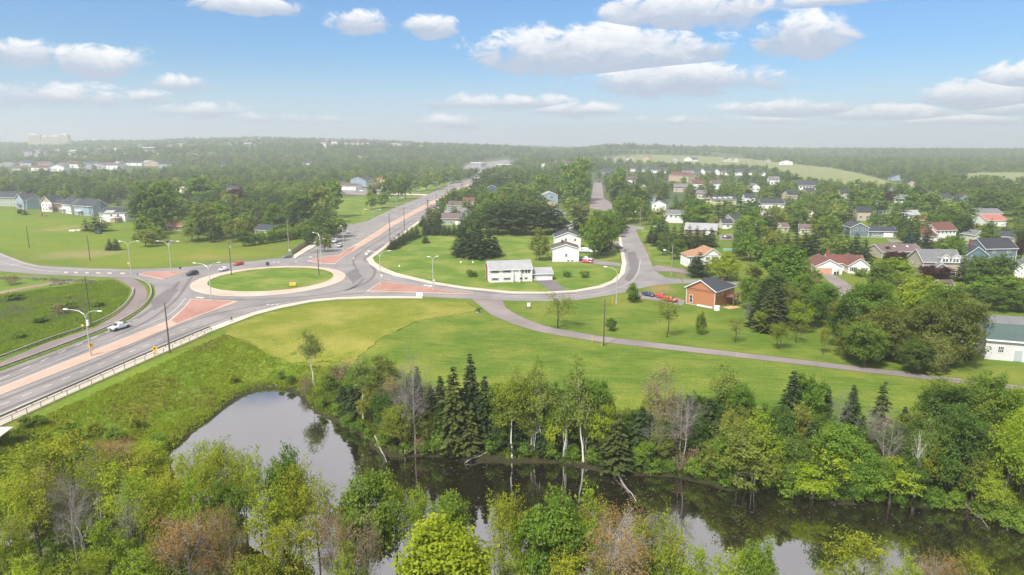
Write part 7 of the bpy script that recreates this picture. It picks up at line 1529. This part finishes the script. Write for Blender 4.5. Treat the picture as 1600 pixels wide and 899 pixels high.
while Yv < 1500:
    s = 9.5 if Yv < 420 else (11.5 if Yv < 700 else 15.0)
    half = Yv*.80+20; Xv = -half
    while Xv < half:
        cand.append((Xv+fr.uniform(-.42, .42)*s, Yv+fr.uniform(-.42, .42)*s)); Xv += s
    Yv += s*.88
cx_ = np.array(cand); opn = np.zeros(len(cx_), bool)
for p in OPEN: opn |= inpoly(cx_[:, 0], cx_[:, 1], p)
cx_ = cx_[~opn]; dens_n = smooth_noise(cx_[:, 0], cx_[:, 1], .012, 31)
auto = []
for (x, y), dn in zip(cx_, dens_n):
    px, py = proj(x, y, 0)
    if not (-60 < px < 1660): continue
    right = px > 960
    prob = .62 if right and y < 650 else .93
    if px < 262 and 236 < py < 272: prob = .13
    elif px < 262 and 272 <= py < 288: prob = .6
    if py > 372: prob = .42
    if dn < -.35: prob *= .5
    if fr.random() > prob: continue
    if near_house(x, y): continue
    if any((x-ox)**2+(y-oy)**2 < (orr+2.2)**2 for ox, oy, orr in OCC[-0:] if abs(ox-x) < 12 and abs(oy-y) < 12): continue
    u = fr.random()
    con = .36 + .25*max(-1, min(1, math.sin(x*.013+y*.021)*1.6))
    if u < con: k = fr.choices(['spruce', 'pine', 'bluespruce'], [7, 2, 1.2])[0]; h = fr.uniform(9, 15)
    else: k = fr.choices(['round', 'dark', 'olive', 'airygreen', 'airy', 'copper', 'lime'], [5, 5.5, 3.5, 2.4, .5, .4, .25])[0]; h = fr.uniform(8, 14)
    if k == 'copper': h = fr.uniform(6, 9)
    auto.append((y, x, k, h, px, py))
auto.sort()
CON = {'spruce', 'pine', 'bluespruce', 'fir'}
cnt = {True: sum(1 for t_ in TREES if t_[1] in CON), False: sum(1 for t_ in TREES if t_[1] not in CON)}
rest = []
for (y, x, k, h, px, py) in auto:
    c = k in CON
    if cnt[c] < 296:
        cnt[c] += 1; add_tree(k, x, y, h, h*fr.uniform(.72, .98) if not c else h*fr.uniform(.42, .55))
    else: rest.append((x, y, k, h))
print('trees', len(TREES), 'rest', len(rest))
# far wood: thousands of crowns that read as one mass, real trees merged into one mesh
kinds_far = ['round', 'dark', 'olive', 'airygreen', 'spruce', 'pine', 'copper', 'bluespruce']
def massed(name, label, items):
    """a wood nobody could count: points that carry whole trees through geometry nodes"""
    crowns = {}
    for (o, k, x, y, lb) in TREES:
        K = KINDS[k]
        for ch in o.children:
            if ch.name.startswith('crown'):
                for key, (tm, cm) in K['cache'].items():
                    if key[0] == 2 and ch.data == cm: crowns.setdefault(k, {})[key] = ch
    rg = np.random.default_rng(len(items)); flat = [(k, c) for k in crowns for c in crowns[k].values()]
    byk = {}
    for i, (k, c) in enumerate(flat): byk.setdefault(k, []).append(i)
    items = [t_ if t_[2] in byk else (t_[0], t_[1], 'round', t_[3]) for t_ in items]
    zz = hgt(np.array([i[0] for i in items]), np.array([i[1] for i in items]))
    me = bpy.data.meshes.new(name); me.vertices.add(len(items)); me.vertices.foreach_set('co', np.array([(i[0], i[1], z-.4) for i, z in zip(items, zz)], np.float32).ravel())
    a = me.attributes.new('which', 'INT', 'POINT'); a.data.foreach_set('value', np.array([byk[i[2]][rg.integers(len(byk[i[2]]))] for i in items], np.int32))
    a = me.attributes.new('turn', 'FLOAT', 'POINT'); a.data.foreach_set('value', rg.uniform(0, 6.28, len(items)).astype(np.float32))
    sz = np.array([i[3]/KINDS[i[2]]['H'] for i in items]); sx = sz*rg.uniform(.85, 1.25, len(items)); a = me.attributes.new('size', 'FLOAT_VECTOR', 'POINT'); a.data.foreach_set('vector', np.stack([sx, sx, sz], 1).astype(np.float32).ravel())
    ob = link(name, me); tag(ob, label, kind='stuff')
    ng = bpy.data.node_groups.new(name, 'GeometryNodeTree'); ng.interface.new_socket('Geometry', in_out='INPUT', socket_type='NodeSocketGeometry'); ng.interface.new_socket('Geometry', in_out='OUTPUT', socket_type='NodeSocketGeometry')
    N = ng.nodes; gi = N.new('NodeGroupInput'); go = N.new('NodeGroupOutput'); jn = N.new('GeometryNodeJoinGeometry'); ng.links.new(jn.outputs[0], go.inputs[0])
    def attr(nm, ty): n = N.new('GeometryNodeInputNamedAttribute'); n.data_type = ty; n.inputs[0].default_value = nm; return n.outputs[0]
    wh, tu, si = attr('which', 'INT'), attr('turn', 'FLOAT'), attr('size', 'FLOAT_VECTOR'); cb = N.new('ShaderNodeCombineXYZ'); ng.links.new(tu, cb.inputs[2])
    for i, (k, c) in enumerate(flat):
        cmp = N.new('FunctionNodeCompare'); cmp.data_type = 'INT'; cmp.operation = 'EQUAL'; ng.links.new(wh, cmp.inputs[2]); cmp.inputs[3].default_value = i
        oi = N.new('GeometryNodeObjectInfo'); oi.inputs[0].default_value = c; oi.transform_space = 'ORIGINAL'; oi.inputs[1].default_value = True
        ip = N.new('GeometryNodeInstanceOnPoints'); ng.links.new(gi.outputs[0], ip.inputs['Points']); ng.links.new(cmp.outputs[0], ip.inputs['Selection']); ng.links.new(oi.outputs['Geometry'], ip.inputs['Instance']); ng.links.new(cb.outputs[0], ip.inputs['Rotation']); ng.links.new(si, ip.inputs['Scale']); ng.links.new(ip.outputs[0], jn.inputs[0])
    ob.modifiers.new('trees', 'NODES').node_group = ng; print(name, len(items))
massed('suburban_wood', 'mass of distant trees filling the suburb beyond the nearer gardens', rest)
far_items = []; Yv = 1500.0
while Yv < 4600:
    s = 17 if Yv < 2000 else (23 if Yv < 3000 else 32); half = Yv*.80; n = int(2*half/s); X_ = -half+np.arange(n)*s
    for x in X_: far_items.append((x+fr.uniform(-.45, .45)*s, Yv+fr.uniform(-.45, .45)*s))
    Yv += s*1.0
fa = np.array(far_items); op = np.zeros(len(fa), bool)
for p in OPEN[1:]: op |= inpoly(fa[:, 0], fa[:, 1], p)
dn = smooth_noise(fa[:, 0], fa[:, 1], .004, 5); fa = fa[~op & (dn > -.42)]
ITM = [(x, y, fr.choices(kinds_far[:6], [4, 5, 3, 2.5, 4, 3])[0], fr.uniform(10, 17)*(1 if y < 2400 else 1.45)) for x, y in fa]
massed('far_forest', 'hazy forest covering the far plain and hills', ITM)

# ---------------------------------------------------------------- rough growth: tufts, reeds, meadow clumps, garden hedges
def tufts(name, label, poly, n, h, mat, seed, cond=None, blades=4, wid=.115):
    rg = np.random.default_rng(seed); A = np.array(poly); x0, y0 = A.min(0); x1, y1 = A.max(0); X_ = rg.uniform(x0, x1, n*3); Y_ = rg.uniform(y0, y1, n*3)
    ok = inpoly(X_, Y_, poly); X_, Y_ = X_[ok][:n], Y_[ok][:n]; z = hgt(X_, Y_); ok = (z > WATER_Z+.12)
    if cond is not None: ok &= cond(X_, Y_)
    X_, Y_, z = X_[ok], Y_[ok], z[ok]; m = len(X_)
    clump = smooth_noise(X_, Y_, .35, seed); s = (h*(1+.5*clump)*rg.uniform(.5, 1.4, m)).repeat(blades)
    bx = X_.repeat(blades)+rg.normal(0, .18, m*blades); by = Y_.repeat(blades)+rg.normal(0, .18, m*blades); bz = z.repeat(blades)-.03; a = rg.uniform(0, 6.28, m*blades); le = rg.normal(0, .4, (m*blades, 2))*s[:, None]
    w = wid*rg.uniform(.6, 1.5, m*blades)*(s/h)**.5
    V = np.stack([np.stack([bx-np.cos(a)*w, by-np.sin(a)*w, bz], 1), np.stack([bx+np.cos(a)*w, by+np.sin(a)*w, bz], 1), np.stack([bx+le[:, 0], by+le[:, 1], bz+s], 1)], 1).reshape(-1, 3)
    me = mesh_np(name, V, [np.arange(len(V)).reshape(-1, 3)], [mat], attr={'tint': np.clip(.5+.4*clump.repeat(blades)+rg.normal(0, .18, m*blades), 0, 1)})
    tag(link(name, me), label, kind='stuff')
GL = {'g': leaf_mat('grass_blades', (0.15, 0.235, 0.018), (0.29, 0.37, 0.035), .55), 'b': leaf_mat('dry_grass', (0.13, 0.10, 0.03), (0.25, 0.22, 0.06)), 'm': leaf_mat('meadow_grass', (0.10, 0.18, 0.02), (0.23, 0.33, 0.04), .45), 'p': leaf_mat('meadow_weeds', (0.17, 0.15, 0.15), (0.27, 0.26, 0.25)), 'r': leaf_mat('bank_weeds', (0.06, 0.11, 0.018), (0.15, 0.22, 0.03), .4)}
EMB2 = P2([(-60, 735), (0, 672), (200, 582), (352, 523), (390, 537), (440, 552), (548, 559), (600, 590), (592, 690), (460, 640), (262, 735), (100, 800), (0, 800)])
def not_road(x, y): return ((x-ROADLINE[0][0])*(ROADLINE[1][1]-ROADLINE[0][1])-(y-ROADLINE[0][1])*(ROADLINE[1][0]-ROADLINE[0][0])) > 2.5*130
tufts('rough_grass', 'long rough grass on the embankment below the railing', EMB2, 30000, .34, GL['g'], 1, not_road)
tufts('rough_grass', 'dry brown stalks in the embankment grass', EMB2, 3500, .45, GL['b'], 2, lambda x, y: not_road(x, y) & (smooth_noise(x, y, .13, 21) > .05))
tufts('meadow_grass', 'tall meadow grass inside the bend of the walking path', P2([(-60, 470), (0, 462), (150, 440), (178, 438), (203, 452), (198, 470), (150, 509), (0, 559), (-60, 580)]), 26000, .42, GL['m'], 3)
tufts('meadow_weeds', 'grey purple weed patches in the left meadow', P2([(-60, 440), (0, 434), (150, 438), (150, 460), (120, 500), (60, 520), (0, 520)]), 6000, .5, GL['p'], 4, lambda x, y: smooth_noise(x, y, .13, 21) > .1)
BANKP = P2([(430, 604), (470, 600), (540, 560), (600, 590), (700, 620), (850, 655), (1000, 690), (1200, 700), (1400, 715), (1600, 720), (1800, 740), (1800, 866), (1560, 840), (1400, 802), (1150, 780), (1000, 752), (850, 734), (620, 726), (570, 700), (480, 650), (430, 618)])
tufts('bank_weeds', 'weeds and low growth along the far river bank', BANKP, 36000, .5, GL['r'], 5, wid=.14)
tufts('undergrowth', 'undergrowth of the near wood at the bottom of the view', [(-110, 40), (-20, 40), (-20, 78), (-36, 92), (-50, 108), (-75, 108), (-110, 112)], 26000, .6, GL['r'], 6, wid=.16)
tufts('undergrowth', 'undergrowth on the near bank under the front trees', [(-30, 40), (110, 40), (110, 72), (-30, 72)], 16000, .5, GL['r'], 7, wid=.16)
rg = np.random.default_rng(8)
def scatter_shrubs(kind, pxs, label=None):
    for (px, pb, pt, w) in pxs: tree_b(kind, px, pb, pt, w, label)
scatter_shrubs('shrub', [(440, 600, 588, 14), (455, 606, 594, 14), (528, 655, 638, 20), (545, 668, 650, 22), (560, 678, 662, 22), (576, 686, 672, 18), (505, 640, 624, 18), (600, 700, 680, 26), (610, 690, 668, 26), (640, 712, 690, 30), (668, 714, 694, 28), (765, 716, 695, 26), (780, 700, 680, 26), (820, 718, 700, 26), (862, 722, 700, 28), (895, 724, 706, 26), (925, 730, 708, 26), (985, 740, 718, 26), (1020, 744, 720, 30), (1042, 744, 724, 26), (1085, 750, 722, 34), (1100, 740, 712, 30), (1135, 762, 738, 30), (1205, 768, 745, 30), (1232, 778, 752, 34), (1290, 784, 760, 34), (1330, 786, 762, 34), (1365, 784, 762, 30), (1405, 790, 768, 30), (1460, 792, 768, 34), (1490, 796, 770, 34), (1540, 812, 785, 36), (1565, 822, 792, 36), (1590, 830, 800, 36),
   (20, 470, 458, 30), (100, 485, 472, 34), (60, 505, 494, 26), (30, 528, 518, 22), (150, 480, 470, 22)])
scatter_shrubs('bushbare', [(92, 492, 476, 24), (18, 445, 432, 26), (530, 590, 568, 34), (478, 622, 604, 20), (1250, 770, 740, 40), (655, 712, 680, 36), (1088, 735, 700, 40), (1060, 740, 712, 36)])
scatter_shrubs('bushyellow', [(108, 466, 459, 8), (365, 600, 588, 20), (212, 672, 654, 22), (150, 680, 662, 30), (100, 672, 660, 22)])
scatter_shrubs('shrub', [(60, 664, 650, 24), (40, 668, 652, 26), (110, 690, 668, 30), (180, 690, 670, 30), (250, 700, 680, 26), (130, 720, 700, 30)])
for i in range(11): tree_b('shrub', 392+i*8+(0 if i < 8 else 3), 384-i*1.2, 366-i*1.4, 15)
for i in range(3): tree_b('shrub', 480+i*9, 372-i*3, 358-i*3.0, 16)
for (k, px, pb, pt, w) in [('dark', 785, 706, 628, 46), ('spruce', 808, 712, 650, 36), ('olive', 824, 704, 618, 46), ('dark', 858, 712, 625, 50), ('spruce', 890, 712, 645, 36), ('dark', 920, 716, 632, 50), ('olive', 946, 716, 625, 44), ('dark', 965, 720, 660, 40), ('round', 898, 690, 592, 44), ('round', 828, 690, 582, 40), ('spruce', 850, 716, 668, 34), ('fir', 930, 722, 665, 36),
    ('dark', 985, 716, 650, 40), ('spruce', 1015, 722, 648, 40), ('dark', 1040, 722, 655, 46), ('spruce', 1058, 726, 668, 36), ('dark', 1088, 722, 650, 46), ('spruce', 1118, 722, 655, 40), ('olive', 1098, 700, 630, 36), ('airygreen', 1018, 690, 610, 36), ('olive', 1145, 735, 640, 50),
    ('dark', 600, 680, 612, 44), ('olive', 578, 660, 590, 40), ('spruce', 622, 690, 625, 34), ('dark', 640, 700, 630, 44), ('olive', 665, 705, 645, 40), ('spruce', 675, 696, 606, 36), ('dark', 700, 705, 640, 40), ('fir', 722, 700, 610, 36), ('spruce', 775, 700, 615, 34), ('round', 560, 630, 572, 34), ('shrub', 580, 625, 600, 26), ('shrub', 545, 618, 590, 24), ('shrub', 562, 610, 585, 24),
    ('dark', 1190, 745, 670, 50), ('dark', 1215, 730, 640, 50), ('olive', 1240, 725, 632, 44), ('spruce', 1262, 740, 660, 38), ('dark', 1290, 735, 650, 46), ('spruce', 1340, 735, 650, 38), ('dark', 1350, 755, 680, 50), ('dark', 1395, 750, 670, 46), ('olive', 1415, 735, 640, 46), ('dark', 1452, 760, 680, 46), ('dark', 1510, 750, 655, 56), ('olive', 1540, 760, 665, 56), ('dark', 1575, 770, 680, 60), ('round', 1500, 690, 612, 60), ('airy', 1480, 680, 606, 50), ('airygreen', 1565, 690, 600, 60), ('dark', 1290, 778, 715, 50), ('dark', 1240, 775, 715, 46), ('dark', 1420, 786, 725, 46), ('twiggy', 1375, 740, 660, 56), ('bare', 1350, 720, 632, 46)]: tree_b(k, px, pb, pt, w)
for (k, px, pb, pt, w) in [('deadbirch', 832, 717, 644, 34), ('deadbirch', 884, 720, 618, 34), ('deadbirch', 912, 723, 614, 34), ('deadbirch', 1150, 759, 655, 44), ('deadbirch', 1176, 760, 664, 36), ('deadbirch', 1428, 782, 650, 30), ('bare', 1063, 738, 606, 80), ('bare', 650, 716, 552, 66), ('bare', 632, 716, 600, 50), ('bare', 1375, 770, 640, 66), ('bare', 1018, 742, 650, 50), ('birch', 800, 722, 590, 44), ('airygreen', 1185, 752, 650, 70), ('airygreen', 940, 728, 640, 50), ('round', 1135, 754, 676, 60), ('airygreen', 870, 724, 640, 44), ('airy', 625, 716, 640, 50), ('airygreen', 1300, 774, 690, 80)]: tree_b(k, px, pb, pt, w)
for (k, px, pb, pt, w) in [('dark', 812, 690, 605, 44), ('dark', 862, 690, 600, 44), ('dark', 934, 695, 612, 40), ('olive', 968, 705, 640, 40), ('dark', 1000, 700, 640, 36), ('olive', 1050, 695, 618, 44), ('dark', 1086, 695, 628, 40), ('dark', 1124, 700, 625, 40), ('olive', 1165, 710, 630, 44), ('dark', 1200, 715, 640, 44), ('olive', 612, 640, 582, 40), ('dark', 640, 655, 592, 40), ('olive', 672, 670, 600, 36), ('dark', 775, 680, 610, 40)]: tree_b(k, px, pb, pt, w)
for (k, px, pb, pt, w) in [('spruce', 1212, 512, 438, 42), ('spruce', 1190, 500, 436, 38), ('round', 1172, 486, 432, 40), ('dark', 1205, 488, 424, 46), ('olive', 1225, 500, 440, 44), ('round', 1252, 490, 425, 44), ('airygreen', 1190, 520, 480, 30), ('dark', 1272, 512, 455, 36)]: tree_b(k, px, pb, pt, w)
# small town buildings on the misty hill
for i in range(78):
    px = fr.uniform(285, 660) if i < 58 else fr.uniform(0, 280); D = fr.uniform(2300, 3300) if i < 58 else fr.uniform(2000, 2900); az_ = math.atan((px-800)/FPX*.98); x, y = D*math.sin(az_), D*math.cos(az_); z = H1(x, y); wl = fr.choice(['white', 'cream', 'mauve', 'grey', 'beige']); rf = fr.choice(['grey', 'slate', 'brown', 'light'])
    L = fr.uniform(12, 30); r = thing('building', None, 'building', (x, y, z), fr.uniform(-.4, .4)); hh = fr.uniform(9, 17); MB().box(0, L, 0, 16, -3, hh).build('wall', [S[wl]], r); MB().extrude([(-.6, hh), (16.6, hh), (8, hh+4)], 'x', -.6, L+.6).build('roof', [RF[rf]], r)
    FARB.append((r, px, wl, rf, x, y))
# floating flecks on the water near the far bank
c_ = []; 
for k in range(210):
    c0 = [(620, 728, 40, 9), (700, 732, 50, 6), (950, 756, 35, 10), (1040, 765, 40, 9), (830, 738, 40, 6), (1250, 800, 60, 8), (1450, 815, 50, 8)][k % 7]; px = rg.normal(c0[0], c0[2]); py = rg.normal(c0[1], c0[3]); p = P(px, py, WATER_Z+.012)
    if inpoly(np.array([p.x]), np.array([p.y]), POND)[0]: c_.append(p)
V = np.concatenate([np.array([[p.x-.12*s, p.y, p.z], [p.x, p.y-.09*s, p.z], [p.x+.12*s, p.y, p.z], [p.x, p.y+.09*s, p.z]]) for p, s in zip(c_, rg.uniform(.3, 1.1, len(c_)))])
tag(link('floating_leaves', mesh_np('floating_leaves', V, [np.arange(len(V)).reshape(-1, 4)], [M['old_wood']])), 'pale fallen leaves and scum floating on the dark water', kind='stuff')

# ---------------------------------------------------------------- labels that single each tree and far house out
LAND = [('the white split level bungalow', 795, 441), ('the orange house', 1100, 478), ('the roundabout', 424, 440), ('the white pickup truck', 187, 517), ('the tall white gabled houses', 884, 405), ('the tan hipped roof house', 1105, 418), ('the red roofed bungalow', 1305, 428),
 ('the slate blue bungalow', 1362, 371), ('the white colonial house', 1475, 378), ('the dormered beige house', 1475, 432), ('the blue grey patio house', 1562, 412), ('the pale barn', 1565, 562), ('the white end townhouse', 205, 345), ('the pale blue townhouses', 120, 336), ('the cream bungalow by the fence', 416, 369),
 ('the mauve roofed garage house', 705, 352), ('the dark blue house', 768, 303), ('the tan and pale blue houses', 856, 322), ('the sign gantry', 720, 292), ('the parked cars by the trees', 575, 298), ('the mauve grey roofed house', 1052, 348), ('the pale metal roofed building', 1095, 367), ('the yellow solar panelled bungalow', 1131, 321),
 ('the white bungalow with pale panels', 1207, 327), ('the small black roofed house', 1268, 347), ('the pink red roofed building', 1556, 354), ('the brick red school', 1060, 284), ('the condominium rows', 1130, 273), ('the far junction shops', 760, 262), ('the farm field', 1250, 270), ('the quiet upper street', 933, 305),
 ('the grassy river point', 500, 625), ('the timber table', 1352, 543), ('the field lane', 1000, 541), ('the left meadow path bend', 190, 470), ('the far left suburb', 90, 258), ('the maroon tree clump', 365, 305), ('the brown roofed long bungalow', 1415, 403), ('the fallen pale trunk', 975, 760), ('the river bend', 620, 712), ('the right hand river bank', 1480, 790), ('the middle river bank', 1150, 765),
 ('the lower left shelter', 10, 700), ('the lime green maple', 695, 850), ('the pond edge', 270, 715), ('the embankment foot', 150, 720), ('the boulders', 35, 840)]
LW = [(n, *P(px, py)[:2]) for n, px, py in LAND]
def relation(x, y):
    n, lx, ly = min(LW, key=lambda q: (q[1]-x)**2+(q[2]-y)**2); dx, dy = x-lx, y-ly
    if abs(dx) > abs(dy): return ('left of ' if dx < 0 else 'right of ')+n
    return ('in front of ' if dy < 0 else 'behind ')+n
ORD = ['first', 'second', 'third', 'fourth', 'fifth', 'sixth', 'seventh', 'eighth', 'ninth', 'tenth', 'eleventh', 'twelfth', 'thirteenth', 'fourteenth', 'fifteenth', 'sixteenth', 'seventeenth', 'eighteenth', 'nineteenth', 'twentieth']
def autolabel(items):   # items: (obj, singular, plural, x, y)
    groups = {}
    for it in items: groups.setdefault((it[1], it[2], relation(it[3], it[4])), []).append(it)
    for (sg, pl, rel), L in groups.items():
        L.sort(key=lambda q: q[3]/max(q[4], 1))
        for i, it in enumerate(L):
            if len(L) == 1: it[0]['label'] = f'{sg} standing {rel}'
            else:
                k = ORD[i] if i < 20 else 'late'; it[0]['label'] = f'{k} from the left of the {pl} {rel}' if i < 20 else f'one of the rightmost {pl} {rel}'
autolabel([(o, NAMES[k][1], NAMES[k][2], x, y) for (o, k, x, y, lb) in TREES if not lb])
for (o, k, x, y, lb) in TREES:
    if lb: o['label'] = lb
    o['group'] = NAMES[k][2]
autolabel([(r, f'distant {wl} house with {rf} roof', f'distant {wl} houses with {rf} roofs', x, y) for (r, px, wl, rf, x, y) in FARH])
autolabel([(r, f'misty {wl} {rf} roofed building', f'misty {wl} {rf} roofed buildings', x, y) for (r, px, wl, rf, x, y) in FARB])
for (r, *_) in FARB: r['group'] = 'misty town buildings on the hill'
for (r, *_) in FARH: r['group'] = 'distant houses'; r['label'] = r['label'].replace('paleblue', 'pale blue').replace('redbrown', 'red brown')
seen = {}
for o in COL.objects:
    if o.parent is None and 'label' in o and o.get('kind') != 'structure':
        w_ = o['label'].split()
        if len(w_) > 16: o['label'] = ' '.join(w_[:16])
        seen.setdefault(o['label'], []).append(o)
for k, v in seen.items():
    if len(v) > 1 and v[0].get('kind') != 'stuff': print('dup label', len(v), k)

# ---------------------------------------------------------------- haze
hm, t, o = new_mat('haze_air'); pvn = t.add('ShaderNodeVolumePrincipled'); pvn.inputs['Density'].default_value = 0.00029; pvn.inputs['Color'].default_value = (0.94, 0.955, 0.99, 1); pvn.inputs['Anisotropy'].default_value = 0.45
t.link(pvn.outputs[0], o.inputs['Volume'])
hz = MB(); hz.box(-6400, 6400, -1700, 6400, -8, 142); ob = hz.build('haze', [hm]); tag(ob, 'thin pale haze lying over the whole valley', kind='stuff'); ob.visible_shadow = True
